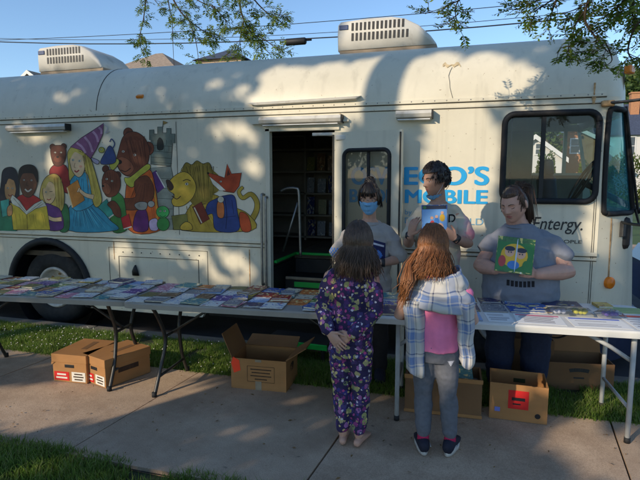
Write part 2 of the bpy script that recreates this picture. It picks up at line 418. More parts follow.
M_INTFLOOR = mat('interior_floor', (.10, .075, .05), .7, .3, 6)
M_BLACK = mat('black_plastic', (.012, .012, .013), .5, .2, 20)
M_GREEN = mat('green_edging', (.01, .42, .06), .5, .1, 10)
M_TAN = mat('tan_tread', (.30, .24, .16), .8, .2, 10)
M_RED = mat('red_post', (.30, .01, .015), .5, .1, 10)
M_AMBER = mat('amber_lens', (.75, .22, .02), .3, .1, 30)
M_ORANGE = mat('orange_reflector', (.85, .22, .015), .35, .1, 30)
M_RUST = mat('rust', (.46, .28, .13), .9, .5, 25)
M_ALU = mat('lamp_housing', (.62, .59, .52), .45, .12, 9, dirt=(.35, .3, .22), dscale=6)
M_LENS = mat('lamp_lens', (.75, .75, .72), .25, .05, 9)
M_AC = mat('ac_plastic', (.60, .57, .50), .55, .1, 4, dirt=(.36, .33, .27), dscale=3, dthr=.58)
M_ACBASE = mat('ac_base', (.30, .23, .16), .7, .2, 6)
M_BADGE = mat('badge_blue', (.03, .06, .16), .4, .1, 9)
M_NAVY = mat('navy_metal', (.012, .02, .05), .4, .2, 5, spec=.5)
def glassmat(name, tint, rough=.02, mixv=.12, dc=(.4, .4, .38)):
    m, n, l, p = nodes_of(name); n.remove(p)
    t = n.new('ShaderNodeBsdfTransparent'); t.inputs[0].default_value = (*tint, 1)
    g = n.new('ShaderNodeBsdfGlossy'); g.inputs['Roughness'].default_value = rough
    fr = n.new('ShaderNodeFresnel'); fr.inputs[0].default_value = 1.5
    nz = n.new('ShaderNodeTexNoise'); nz.inputs['Scale'].default_value = 3; tc = n.new('ShaderNodeTexCoord'); l.new(tc.outputs['Object'], nz.inputs['Vector'])
    d = n.new('ShaderNodeBsdfDiffuse'); d.inputs[0].default_value = (*dc, 1); m2 = n.new('ShaderNodeMixShader'); mr = n.new('ShaderNodeMath'); mr.operation = 'MULTIPLY'; mr.inputs[1].default_value = mixv
    l.new(nz.outputs['Fac'], mr.inputs[0]); l.new(mr.outputs[0], m2.inputs[0])
    mx = n.new('ShaderNodeMixShader'); l.new(fr.outputs[0], mx.inputs[0]); l.new(t.outputs[0], mx.inputs[1]); l.new(g.outputs[0], mx.inputs[2])
    l.new(mx.outputs[0], m2.inputs[1]); l.new(d.outputs[0], m2.inputs[2]); l.new(m2.outputs[0], n['Material Output'].inputs[0])
    return m
M_GLASS = glassmat('window_glass', (.82, .84, .84), mixv=.03)
M_TEAL = glassmat('tinted_windscreen', (.45, .82, .88), mixv=.42, dc=(.10, .42, .52))  # tint plus a diffuse teal that stands in for reflected sky
M_DGLASS = glassmat('door_window_glass', (.62, .64, .64), mixv=.03)

bus = thing('bookmobile', 'cream bookmobile bus with a painted storybook mural, parked along the kerb', 'bus', (-2.5, 1.15, STREET))
XL, XR, WB = -8.3, 1.03, 2.36
def rrect(x0, x1, z0, z1, r, n=6):
    o = []
    for (cx, cz, a0) in ((x1-r, z1-r, 0), (x0+r, z1-r, 90), (x0+r, z0+r, 180), (x1-r, z0+r, 270)):
        for k in range(n+1):
            a = math.radians(a0+90*k/n); o.append((cx+r*math.cos(a), cz+r*math.sin(a)))
    return o
def wall(mb, outer, holes, y0, y1):
    loops = [outer]+holes; flat = [p for lp in loops for p in lp]; n = len(flat)
    tri = tessellate_polygon([[Vector((p[0], p[1], 0)) for p in lp] for lp in loops])
    vs = [(p[0], y0, p[1]) for p in flat]+[(p[0], y1, p[1]) for p in flat]
    fs = [tuple(t) for t in tri]+[tuple(i+n for i in t) for t in tri]; k = 0
    for lp in loops:
        for i in range(len(lp)): a, c = k+i, k+(i+1) % len(lp); fs.append((a, c, n+c, n+a))
        k += len(lp)
    mb.add(vs, fs)
def arch(cx, cz, r, zb, n=22):
    h = math.asin((cz-zb)/r); return [(cx-r*math.cos(-h+(PI+2*h)*k/n), cz+r*math.sin(-h+(PI+2*h)*k/n)) for k in range(n+1)]
REARW, FRONTW = (-4.83, .33), (.30, .33)
out = [(XL, .13)]+arch(REARW[0], REARW[1], .595, .13)+[(-2.80, .13), (-2.70, .33), (XR, .33), (XR, 2.30), (XL, 2.30)]
DX0, DX1, DZ0, DZ1 = -1.985, -1.315, .335, 2.10
door_hole = [(DX0, DZ0), (DX1, DZ0), (DX1, DZ1), (DX0, DZ1)]
win_hole = rrect(.235, .985, 1.44, 2.195, .085)
mb = MB(); wall(mb, out, [door_hole, win_hole], 0, .05); mb.build('side_panel', M_PAINT, bus)
# far side, with the passenger window
mb = MB(); wall(mb, [(XL, .13), (1.42, .13), (1.42, 1.3), (1.22, 2.30), (XL, 2.30)], [[(.70, 1.70), (1.30, 1.70), (1.21, 2.22), (.70, 2.22)]], WB, WB-.05); mb.box((1.075, WB-.025, 1.96), (.04, .05, .52)); mb.build('far_side_panel', M_PAINT, bus)

mb = MB(); mb.box((.25, WB-.075, 1.28), (.88, .03, 1.9)); mb.box((1.0, WB-.075, .99), (.6, .03, 1.36)); mb.build('cab_liner', M_INT, bus)
mb = MB(); mb.box((XL+.02, WB/2, 1.22), (.04, WB-.11, 2.15)); mb.build('rear_panel', M_PAINT, bus)
# roof: a rounded shell
def roof_sec(x, y0, zb, drop, t=1.0):
    pts = []
    for k in range(13):
        a = math.radians(90*k/12); pts.append((x, y0+.55*(1-math.cos(a)), zb+(.62-drop)*math.sin(a)))
    for k in range(1, 9):
        f = k/8; y = y0+.55+(WB-2*y0-1.1)*f; pts.append((x, y, zb+.62-drop+.06*math.sin(PI*f)))
    for k in range(1, 13):
        a = math.radians(90*k/12); pts.append((x, WB-y0-.55+.55*math.sin(a), zb+(.62-drop)*math.cos(a)))
    return pts
secs = [roof_sec(XL+.35*k, 0, 2.30, 0) for k in range(27)]+[roof_sec(x, y, 2.30, d) for x, y, d in ((XR, 0, .0), (1.09, .05, .03), (1.15, .11, .08), (1.20, .19, .16), (1.24, .3, .27))]
secs = [s for s in secs if s[0][0] <= 1.3]
secs.sort(key=lambda s: s[0][0])
n_ = len(secs[0]); mb = MB(); mb.smooth = True
mb.add([p for s in secs for p in s], [(i*n_+k, i*n_+k+1, (i+1)*n_+k+1, (i+1)*n_+k) for i in range(len(secs)-1) for k in range(n_-1)])
mb.smooth = False; mb.add(secs[-1], [tuple(range(n_))]); mb.add(secs[0], [tuple(range(n_))])
roof = mb.build('roof', M_PAINT, bus)
# roof seams and rivets
mb = MB()
for sx in (-4.05,):
    s = roof_sec(sx, 0, 2.30, 0)
    mb.tube([(x, y-.0005, z+.0005) for x, y, z in s[1:14]], .0045, 5)
mb.build('roof_seam', M_SEAM, roof)
mb = MB(); mb.smooth = True
x = XL+.05
while x < XR:
    mb.ell((x, -.013, 2.335), (.006, .004, .006), 8, 5); x += .105
mb.build('rivet_row', M_STEEL, bus)
# drip rails and rub rails
for nm, z, h, d in (('drip_rail', 2.335, .035, .014), ('drip_rail', 2.275, .02, .012), ('rub_rail', .985, .032, .022), ('rub_rail', .938, .018, .012)):
    mb = MB()
    segs = [(XL, DX0-.03), (DX1+.03, XR)] if z < 2.0 else [(XL, XR)]
    for a, c in segs: mb.bev(((a+c)/2, -d/2+.001, z), (c-a, d, h), .004)
    mb.build(nm, M_PAINT, bus)
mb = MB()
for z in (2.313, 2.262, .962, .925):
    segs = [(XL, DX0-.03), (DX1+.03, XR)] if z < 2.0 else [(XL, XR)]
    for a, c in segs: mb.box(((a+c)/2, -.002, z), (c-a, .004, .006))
mb.build('rail_shadow_strip', M_SEAM, bus)  # dark strips under the rails stand in for their shadow
def outline(mb, x0, x1, z0, z1, t=.006, y=-.0015):
    mb.box(((x0+x1)/2, y, z0), (x1-x0+t, .004, t)); mb.box(((x0+x1)/2, y, z1), (x1-x0+t, .004, t))
    mb.box((x0, y, (z0+z1)/2), (t, .004, z1-z0-t)); mb.box((x1, y, (z0+z1)/2), (t, .004, z1-z0-t))
mb = MB(); outline(mb, -3.84, -2.83, .30, .76); outline(mb, -3.97, -2.72, .22, .86, .004)
mb.box((-3.05, -.0015, 1.63), (.004, .004, 1.2)); mb.box((1.0, -.0015, 1.1), (.004, .004, 1.45)); mb.box((.985, -.0015, 1.25), (.004, .004, 1.8))
mb.build('panel_seam', M_SEAM, bus)
mb = MB(); mb.smooth = True
for i in range(9): mb.ell((-3.78+.12*i, -.004, .81), (.007, .005, .007), 8, 5)
mb.build('bolt_row', M_SEAM, bus)
mb = MB(); mb.smooth = True; mb.loft([(-3.62, -.012, .55, .045, .012), (-3.62, -.02, .6, .04, .02), (-3.62, -.018, .64, .022, .016), (-3.62, -.01, .67, .006, .008)], 14); mb.build('latch', M_BLACK, bus)
# storage slot handle below the sponsor lettering
mb = MB(); mb.bev((.835, -.008, .985), (.29, .02, .04), .008); hs = mb.build('slot_handle', M_PAINT, bus)
mb = MB(); mb.box((.835, -.019, .985), (.25, .003, .018)); mb.build('slot', M_SEAM, hs)
# wheel arches, wheels
def wheel(cx, cz, lab=None):
    mb = MB(); pts = [(cx+.575*math.cos(a), -.012, cz+.575*math.sin(a)) for a in [math.radians(-18+216*k/28) for k in range(29)]]
    mb.smooth = True; mb.tube(pts, (.030, .042), 8)
    if lab: mb.build('wheel_arch', M_RUBBER, bus)
    mb = MB(); mb.smooth = True
    M = Matrix.Translation((cx, .06, cz)) @ Matrix.Rotation(PI/2, 4, 'X')
    wd = MB(); wd.smooth = True; wd.lathe([(.60, -.35), (.60, -.0)], M, 28)
    if lab: wd.build('wheel_well', M_BLACK, bus)
    tyre = [(.25, -.28), (.40, -.30), (.452, -.27), (.46, -.22), (.46, -.08), (.452, -.03), (.43, -.005), (.36, .012), (.30, .012), (.262, -.002), (.25, -.02)]
    wh = MB(); wh.smooth = True; wh.lathe([(.252, -.2), (.252, -.02), (.235, .004), (.215, -.01), (.205, -.05), (.19, -.1), (.12, -.115), (.10, -.09), (.085, -.03), (.07, -.02), (.0001, -.02)], M, 32)
    r = wh.build('wheel', M_RIM, bus)
    mb.lathe(tyre, M, 48); mb.build('tyre', M_TYRE, r)
    nb = MB(); nb.smooth = True
    for k in range(8):
        a = 2*PI*k/8; nb.ell((cx+.15*math.cos(a), .16, cz+.15*math.sin(a)), (.014, .02, .014), 8, 5)
    nb.build('lug_nuts', M_RUST, r)
wheel(REARW[0], STREET+.455, True); wheel(FRONTW[0], STREET+.455)
mb = MB(); mb.box((-3.4, 1.2, .30), (9.2, 1.3, .25)); mb.box((-2.2, .9, .12), (1.6, .8, .22)); mb.build('chassis_light_block', M_BLACK, bus)  # plain black box for the underside, added to block light from beyond
# floor, ceiling, stair well, shelves
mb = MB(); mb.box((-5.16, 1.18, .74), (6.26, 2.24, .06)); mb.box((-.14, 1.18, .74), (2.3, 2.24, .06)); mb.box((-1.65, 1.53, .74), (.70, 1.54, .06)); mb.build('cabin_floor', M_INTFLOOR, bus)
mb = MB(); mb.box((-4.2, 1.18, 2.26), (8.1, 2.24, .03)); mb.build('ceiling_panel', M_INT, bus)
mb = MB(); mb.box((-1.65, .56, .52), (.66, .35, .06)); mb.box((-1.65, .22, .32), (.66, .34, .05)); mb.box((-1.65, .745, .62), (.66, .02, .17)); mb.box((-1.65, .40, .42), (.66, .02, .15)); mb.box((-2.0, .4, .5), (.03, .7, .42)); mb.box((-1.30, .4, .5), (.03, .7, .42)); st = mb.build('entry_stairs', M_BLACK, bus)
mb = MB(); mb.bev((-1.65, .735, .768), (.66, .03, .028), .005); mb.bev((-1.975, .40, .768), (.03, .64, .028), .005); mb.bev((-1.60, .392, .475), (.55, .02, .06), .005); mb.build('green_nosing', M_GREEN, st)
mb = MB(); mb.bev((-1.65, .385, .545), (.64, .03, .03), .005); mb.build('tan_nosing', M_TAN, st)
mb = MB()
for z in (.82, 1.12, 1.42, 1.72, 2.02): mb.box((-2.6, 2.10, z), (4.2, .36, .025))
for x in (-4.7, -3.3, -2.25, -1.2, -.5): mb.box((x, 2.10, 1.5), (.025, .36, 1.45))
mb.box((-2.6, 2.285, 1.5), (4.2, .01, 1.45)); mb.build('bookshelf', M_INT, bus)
mb = MB(); mb.box((-1.55, 1.7, 1.5), (.04, .04, 1.46)); mb.build('red_post', M_RED, bus)
mb = MB(); mb.box((-.15, 1.75, 1.52), (.04, 1.1, 1.5)); mb.build('bulkhead', M_INT, bus)
# door frame, open door
mb = MB()
mb.bev((DX0-.025, -.006, 1.2), (.05, .03, 1.86), .004); mb.bev(((DX0+DX1)/2, -.006, DZ1+.025), (DX1-DX0+.1, .03, .05), .004); mb.bev((DX1+.008, -.004, 1.2), (.016, .02, 1.76), .003)
mb.build('door_frame', M_PAINT, bus)
mb = MB(); mb.box(((DX0+DX1)/2-.02, -.016, DZ1+.085), (1.0, .03, .02)); mb.build('rain_strip', M_PAINT, bus)
DW, DA = .70, math.atan2(.15, .66)
RD = Matrix.Rotation(-DA, 3, 'Z')       # the open leaf stands a little off the wall at its free edge
HP = Vector((DX1+.005, -.03, 0))
def dmap(mb):
    mb.v = [tuple(HP+RD @ Vector(p)) for p in mb.v]; return mb
mb = MB(); wall(mb, [(0, .33), (DW, .33), (DW, 2.07), (0, 2.07)], [rrect(.125, .585, .62, 1.90, .06)], 0, -.04); dmap(mb)
leaf = mb.build('entry_door', M_PAINT, bus)
mb = MB(); pts = [(x, -.043, z) for x, z in rrect(.125, .585, .62, 1.90, .06)]; mb.tube(pts+pts[:1], .019, 8); mb.box((.37, -.02, 1.26), (.025, .02, 1.26)); dmap(mb); mb.build('window_gasket', M_RUBBER, leaf)
mb = MB(); mb.add([(.12, -.02, .62), (.59, -.02, .62), (.59, -.02, 1.9), (.12, -.02, 1.9)], [(0, 1, 2, 3)]); dmap(mb); mb.build('door_glass', M_DGLASS, leaf)
mb = MB(); mb.box((DW-.012, -.045, 1.2), (.012, .012, 1.7)); mb.box((.012, -.045, 1.2), (.012, .012, 1.7)); dmap(mb); mb.build('edge_seal', M_SEAM, leaf)
mb = MB(); mb.bev((-1.40, -.03, 2.06), (.26, .03, .03), .006); mb.bev((-1.20, -.07, 2.02), (.17, .06, .05), .012); mb.tube([(-1.48, .02, 2.065), (-1.18, -.06, 2.035)], .012, 8); mb.build('door_closer', M_ALU, bus)
# grab handles
mb = MB(); mb.smooth = True
for x, z0, z1 in ((-2.058, .55, 1.47), (-2.015, .52, 1.44)):
    mb.tube(spline([(x, 0, z1), (x, -.05, z1+.005), (x, -.075, z1-.05), (x, -.075, (z0+z1)/2), (x, -.075, z0+.05), (x, -.05, z0), (x, 0, z0)], 5), .013, 10)
mb.build('grab_handle', M_STEEL, bus)
mb = MB(); mb.smooth = True
mb.tube(spline([(-1.99, .30, 1.50), (-1.92, .30, 1.53), (-1.82, .30, 1.53), (-1.79, .30, 1.49), (-1.78, .30, 1.2), (-1.77, .30, .8)], 5), .016, 10); mb.tube([(-1.80, .30, 1.38), (-1.97, .30, .85)], .012, 8)
mb.build('inner_handrail', M_STEEL, bus)
# exterior lamps
for x0, x1, z in ((-5.236, -4.40, 2.205), (-2.069, -1.235, 2.20), (-.715, -.395, 2.215)):
    mb = MB(); L = x1-x0
    prof = [(0, 2.255), (-.085, 2.245), (-.10, 2.215), (-.085, 2.185), (0, 2.165)]
    n = len(prof); vs = [(x0, y, q+z-2.21) for y, q in prof]+[(x1, y, q+z-2.21) for y, q in prof]
    mb.add(vs, [(i, i+1, n+i+1, n+i) for i in range(n-1)]+[tuple(range(n)), tuple(range(2*n-1, n-1, -1))])
    h = mb.build('flood_lamp', M_ALU, bus)
    mb = MB(); mb.box((x1+.006, -.05, z), (.012, .085, .075)); mb.build('lamp_shaded_end', M_BLACK, h)  # black plate puts shade on each lamp's right end only
    mb = MB(); mb.box(((x0+x1)/2, -.046, z-.046), (L*.92, .06, .008), (-.1, 0, 0)); mb.build('lamp_lens', M_LENS, h)
# drip moulding above the door
mb = MB()
mb.add([(-2.2, .02, 2.395), (-1.06, .02, 2.415), (-1.06, -.055, 2.40), (-2.2, -.055, 2.378), (-2.13, -.05, 2.36), (-1.10, -.05, 2.382), (-1.10, .0, 2.37), (-2.13, .0, 2.35)], [(0, 1, 2, 3), (3, 2, 5, 4), (4, 5, 6, 7), (0, 3, 4, 7), (1, 6, 5, 2)])
mb.build('door_awning', M_ALU, bus)
# cab window
fr = [(x, -.012, z) for x, z in rrect(.235, .985, 1.44, 2.195, .085)]
mb = MB(); mb.smooth = True; mb.tube(fr+fr[:1], .026, 8); wf = mb.build('cab_window', M_RUBBER, bus)
mb = MB(); mb.add([(.22, .02, 1.43), (1.0, .02, 1.43), (1.0, .02, 2.21), (.22, .02, 2.21)], [(0, 1, 2, 3)]); mb.build('pane', M_GLASS, wf)
mb = MB(); mb.box((.555, .012, 1.82), (.035, .03, .74)); mb.box((.30, .06, 1.82), (.012, .012, .74)); mb.build('window_bar', M_BLACK, wf)
# driver seat and steering wheel
mb = MB(); mb.smooth = True; mb.bev((.72, .75, 1.30), (.14, .50, .75), .06, (0, -.12, 0), 4); mb.bev((.98, .75, 1.0), (.5, .5, .14), .05, None, 3); mb.bev((.69, .75, 1.74), (.1, .26, .17), .04, (0, -.12, 0), 3); mb.box((.95, .75, .86), (.3, .3, .2)); mb.build('driver_seat', mat('seat_vinyl', (.02, .028, .05), .6, .2, 9), bus)
mb = MB(); mb.smooth = True; Ms = Matrix.Translation((1.02, .78, 1.60)) @ Matrix.Rotation(math.radians(-62), 4, 'Y')
pts = [Ms @ Vector((.23*math.cos(a), .23*math.sin(a), 0)) for a in [2*PI*k/32 for k in range(33)]]
mb.tube(pts, .016, 8); mb.tube([Ms @ Vector((-.22, 0, 0)), Ms @ Vector((.22, 0, 0))], .012, 6); mb.tube([Ms @ Vector((0, 0, 0)), Ms @ Vector((0, 0, -.6))], .03, 8); mb.build('steering_wheel', M_BLACK, bus)
mb = MB(); mb.bev((1.2, 1.18, 1.15), (.3, 1.9, .3), .05); mb.build('dashboard', M_BLACK, bus)
# front corners and front
def Bp(z): 
    if z >= 1.3: f = (z-1.3); return (1.40-.20*f, .45-.25*f)
    return (1.40+.07*(1.3-z)/.95, .45+.07*(1.3-z)/.95)
def cpt(s, z, out=0, far=False):
    bx, by = Bp(z); ax = 1.027; bow = .045*math.sin(PI*s)
    x = ax+(bx-ax)*s+bow*.78+out*.75; y = by*s-bow*.62-out*.65
    return (x, WB-y if far else y, z)
def corner(mb, s0, s1, z0, z1, far, t=0, ns=8):
    vs = [cpt(s0+(s1-s0)*i/ns, z, t, far) for z in np.linspace(z0, z1, 7) for i in range(ns+1)]
    mb.add(vs, [(j*(ns+1)+i, j*(ns+1)+i+1, (j+1)*(ns+1)+i+1, (j+1)*(ns+1)+i) for j in range(6) for i in range(ns)])
for far in (False,):
    mb = MB(); mb.smooth = True
    corner(mb, 0, 1, .33, 1.33, far); corner(mb, 0, 1, 2.22, 2.32, far); corner(mb, 0, .06, 1.33, 2.22, far); mb.build('front_corner_panel', M_PAINT, bus)
    mb = MB(); mb.smooth = True; corner(mb, .05, 1, 1.32, 2.23, far, -.008); g = mb.build('corner_windscreen', M_GLASS if far else M_TEAL, bus)
    lp = [cpt(s, z, .004, far) for s, z in [(.12, 1.34), (.5, 1.335), (.93, 1.34), (.98, 1.45), (.98, 1.8), (.98, 2.1), (.95, 2.21), (.5, 2.215), (.14, 2.21), (.08, 2.1), (.06, 1.8), (.07, 1.42)]]
    mb = MB(); mb.smooth = True; lp = [tuple(p) for p in spline(lp, 4, True)]; mb.tube(lp+lp[:1], .024, 8); mb.build('windscreen_gasket', M_RUBBER, g)
mb = MB()
for z0, z1 in ((.33, 1.33), (2.2, 2.62)):
    vs = []
    for z in np.linspace(z0, z1, 4):
        bx, by = Bp(min(z, 2.3)); vs += [(bx, by, z), (bx+.06, by+.35, z), (bx+.06, WB-.45, z), (bx, WB, z)]
    mb.add(vs, [(j*4+i, j*4+i+1, (j+1)*4+i+1, (j+1)*4+i) for j in range(3) for i in range(3)])
mb.build('front_panel', M_PAINT, bus)
a0, a1 = Bp(1.33), Bp(2.22)
mb = MB(); mb.add([(a0[0]+.02, a0[1], 1.33), (a0[0]+.02, WB, 1.33), (a1[0]+.02, WB, 2.22), (a1[0]+.02, a1[1], 2.22)], [(0, 1, 2, 3)]); mb.build('windscreen', M_TEAL, bus)
mb = MB(); mb.smooth = False
pts = [(.62, -.02), (1.02, -.035), (1.25, .12), (1.5, .42), (1.58, .7), (1.58, WB-.7), (1.5, WB-.42)]
n = len(pts); vs = [(x, y, z) for z in (.02, .36) for x, y in pts]
mb.add(vs, [(i, i+1, n+i+1, n+i) for i in range(n-1)])
mb.add([(x, y, .36) for x, y in pts]+[(1.0, .3, .36), (1.0, WB-.3, .36)], [(0, 1, 2, 3, 4, 5, 6, 8, 7)])
mb.build('front_bumper', M_NAVY, bus)
# mirror brackets and long black mirror, wipers
mb = MB(); mb.smooth = True
mb.bev((1.035, -.03, 2.255), (.10, .05, .05), .012); ma = mb.build('mirror_mount', M_RUST, bus)
mb = MB(); mb.smooth = True; mb.tube(spline([(1.05, -.04, 2.26), (1.12, -.10, 2.255), (1.35, -.14, 2.27), (1.52, -.16, 2.26)], 5), .012, 8); mb.tube(spline([cpt(.5, 1.255), (1.32, .02, 1.25), (1.42, -.11, 1.26), (1.52, -.16, 1.29)], 5), .013, 8)
mb.tube([(1.52, -.16, 2.26), (1.52, -.16, 1.29)], .011, 8); mb.build('mirror_arm', M_DARKSTEEL, ma)
mb = MB(); mb.bev((1.44, -.10, 1.60), (.13, .05, .34), .02, (0, 0, .5)); mb.bev((1.42, -.08, 1.86), (.11, .04, .12), .02, (0, .3, .5)); mb.build('mirror', M_BLACK, ma)
mb = MB(); mb.bev(cpt(.5, 1.19, .012), (.05, .04, .13), .008, (0, 0, .87)); mb.build('hinge_block', M_DARKSTEEL, bus)
mb = MB(); mb.tube([cpt(.9, 2.25, .02), cpt(.97, 1.9, .03), cpt(.99, 1.36, .05)], .012, 6); mb.tube([cpt(.9, 1.36, .04), cpt(.98, 1.22, .06), (1.56, .3, 1.2)], .012, 6); mb.build('wiper', M_BLACK, bus)
# markers and reflector
mb = MB(); mb.smooth = True; M = Matrix.Translation(cpt(.24, .727, .022)) @ Vector((.62, -.78, 0)).to_track_quat('Z', 'Y').to_matrix().to_4x4()
mb.lathe([(.052, -.05), (.052, .008), (.046, .014), (.014, .016), (.012, .02), (.0001, .02)], M, 24); mb.build('round_reflector', M_ORANGE, bus)
mb = MB(); mb.bev((-3.50, .035, 2.515), (.085, .05, .03), .008, (.5, 0, 0)); mb.build('side_marker', M_AMBER, bus)
mb = MB(); mb.bev((1.235, .21, 2.56), (.06, .09, .07), .012, (0, 0, -.6)); mb.bev((1.50, .42, 1.16), (.06, .09, .09), .012); mb.build('front_marker', M_AMBER, bus)
# rust marks
rr = random.Random(3)
def stain(x, z0, z1, w0, y=-.0035):
    L, R_ = [], []; mb = MB()
    for k in range(9):
        t = k/8; z = z1+(z0-z1)*t; w_ = w0*(1-.35*t)*rr.uniform(.7, 1.2); L.append((x-w_/2, y, z)); R_.append((x+w_/2, y, z))
    mb.add(L+R_, [(i, i+1, 10+i, 9+i) for i in range(8)]); mb.build('rust_streak', M_RUST, bus)
stain(.93, 2.33, 2.43, .018, -.0165); stain(.93, 2.26, 2.32, .03, -.0155); stain(-2.23, .42, .90, .012); stain(-3.9, .72, .92, .010)
mb = MB(); vs = []
for k in range(9):
    z = 1.30-.56*k/8; q = cpt(.235, z, .004); q2 = cpt(.268-.015*rr.random(), z, .004); vs += [q, q2]
mb.add(vs, [(2*i, 2*i+1, 2*i+3, 2*i+2) for i in range(8)])
mb.build('rust_streak', M_RUST, bus)
mb = MB()
def rz(y): return 2.30+.62*math.sqrt(max(0, 1-(1-y/.55)**2))
pl = []
for x, y in ((-.235, .09), (-.25, .07), (-.262, .05), (-.25, .03), (-.245, .015), (-.225, .004), (-.215, .001)): pl.append((x, y-.003, rz(y)+.003))
mb.tube(pl, .0018, 5); mb.build('roof_crack', M_SEAM, roof)
mb = MB(); vs = []
for k in range(9):
    x = -.32+.02*k; y = .095+.008*math.sin(k*2.1); vs += [(x, y-.004, rz(y)+.004), (x, y+.015+.01*math.sin(k*1.3)-.004, rz(y+.015+.01*math.sin(k*1.3))+.004)]
mb.add(vs, [(2*i, 2*i+1, 2*i+3, 2*i+2) for i in range(8)]); mb.build('sealant_patch', mat('old_sealant', (.56, .44, .26), .9, .2, 20), roof)
# rooftop air conditioners
def aircon(x0, x1, badge):
    y0, y1, zb, zt = .74, 1.42, 2.995, 3.335; L = x1-x0
    prof = [(0, .02), (-.005, .2), (.0, .29), (.03, .325), (.3*L, .342), (.55*L, .338), (.68*L, .31), (.82*L, .23), (.93*L, .12), (.985*L, .04), (.98*L, .02)]
    mb = MB(); mb.smooth = True; P = [(x0+a, zb+c) for a, c in prof]
    n = len(P); V = []
    for t, ins in ((0, .035), (.045, .008), (.1, 0), (.9, 0), (.955, .008), (1, .035)):
        cx, cz = (x0+x1)/2, zb+.15
        V += [(cx+(x-cx)*(1-ins*1.2), y0+(y1-y0)*t, (zb+.02)+(z-zb-.02)*(1-ins*1.6)) for x, z in P]
    mb.add(V, [(j*n+i, j*n+(i+1) % n, (j+1)*n+(i+1) % n, (j+1)*n+i) for j in range(5) for i in range(n)]+[tuple(range(n)), tuple(range(6*n-1, 5*n-1, -1))])
    a = mb.build('roof_air_conditioner', M_AC, bus)
    mb = MB(); mb.bev(((x0+x1)/2+.01, (y0+y1)/2, zb-.02), (L*.97, y1-y0-.02, .085), .012); mb.build('base_pan', M_ACBASE, a)
    mb = MB(); k = 0; x = x0+.16
    while x < x0+.72*L:
        for z0 in (.11, .215):
            if z0 > .2 and x > x0+.66*L: continue
            mb.add([(q, y0-.004, zb+z) for q, z in ((x, z0), (x+.024, z0), (x+.026, z0+.08), (x+.002, z0+.08))], [(0, 1, 2, 3)])
        x += .045
    mb.build('louvre_slots', M_BLACK, a)
    mb = MB(); mb.bev((x0+.075, y0-.003, zb+.255), (.10, .012, .05), .005); mb.build('badge', M_BADGE, a)
aircon(-1.49, -.42, 1); aircon(-5.53, -4.52, 0)
# ================================================================ painted mural and lettering on the bus side
class Paint:
    def __init__(s): s.mb = MB(); s.mats = []; s.idx = {}; s.k = 0
    def slot(s, rgb):
        if rgb not in s.idx:
            s.idx[rgb] = len(s.mats); s.mats.append(mat('paint_%d_%d_%d' % rgb, S(*[c*.92+.08*sum(rgb)/3 for c in rgb], 1.0), .5, .30, 8, spec=.3))
        return s.idx[rgb]
    def raw(s, P, rgb):
        s.k += 1; y = -.0035-.000012*s.k; s.mb.cur = s.slot(rgb)
        W = [at(p[0], p[1], 0) for p in P]
        tri = tessellate_polygon([[Vector((q.x, q.z, 0)) for q in W]])
        s.mb.add([(q.x, y, q.z) for q in W], [tuple(t) for t in tri])
    def shape(s, pts, rgb, smooth=True, line=.55, ink=(38, 30, 24)):
        P = [Vector((p[0], p[1])) for p in (spline([(a, b, 0) for a, b in pts], 5, True) if smooth else pts)]
        P = [Vector((p[0], p[1])) for p in P]
        if line:
            n = len(P); A = sum(P[i].x*P[(i+1) % n].y-P[(i+1) % n].x*P[i].y for i in range(n)); sg = 1 if A > 0 else -1; O = []
            for i in range(n):
                t = (P[(i+1) % n]-P[i-1]); t = t.normalized() if t.length > 1e-6 else Vector((1, 0)); O.append(P[i]+Vector((t.y, -t.x))*line*sg)
            s.raw(O, ink)
        s.raw(P, rgb)
    def ell(s, c, rx, ry, rgb, line=.5, rot=0.):
        cr, sr = math.cos(rot), math.sin(rot); N = 20
        P = [(c[0]+rx*math.cos(2*PI*k/N)*cr-ry*math.sin(2*PI*k/N)*sr, c[1]+rx*math.cos(2*PI*k/N)*sr+ry*math.sin(2*PI*k/N)*cr) for k in range(N)]
        s.shape(P, rgb, False, line)
    def stroke(s, pts, w_, rgb, line=0.):
        P = [Vector((p[0], p[1])) for p in spline([(a, b, 0) for a, b in pts], 5)]; n = len(P); L, R_ = [], []
        ws = w_ if isinstance(w_, tuple) else (w_, w_)
        for i in range(n):
            t = (P[min(n-1, i+1)]-P[max(0, i-1)]).normalized(); q = Vector((t.y, -t.x)); f = ws[0]+(ws[1]-ws[0])*i/(n-1)
            L.append(P[i]+q*f/2); R_.append(P[i]-q*f/2)
        s.shape(L+R_[::-1], rgb, False, line)
    def eye(s, x, y, r=1.1): s.ell((x, y), r, r*.8, (220, 215, 195), .25); s.ell((x-.1, y), r*.5, r*.6, (25, 20, 16), 0)
def hatch(P, x0, y0, x1, y1, n, rgb, w_=.5, bend=2., seed=0):
    r = random.Random(seed)
    for i in range(n):
        t = (i+r.uniform(.1, .9))/n; xa = x0[0]+(x0[1]-x0[0])*t; xb = x1[0]+(x1[1]-x1[0])*t
        P.stroke([(xa, y0+r.uniform(-1, 1)), ((xa+xb)/2+r.uniform(-bend, bend)*.5, (y0+y1)/2), (xb, y1+r.uniform(-2, 2))], (w_, .2), rgb)
P = Paint()
BR, BR2, BR3 = (116, 58, 36), (92, 44, 28), (146, 80, 52)
# stone turret
P.shape([(151, 168), (171, 166.5), (173.5, 180), (173, 229.5), (157, 229.5)], (136, 140, 126), False)
for yy in (178, 188, 198, 208, 218): P.stroke([(154, yy), (173, yy+1)], .5, (82, 86, 76))

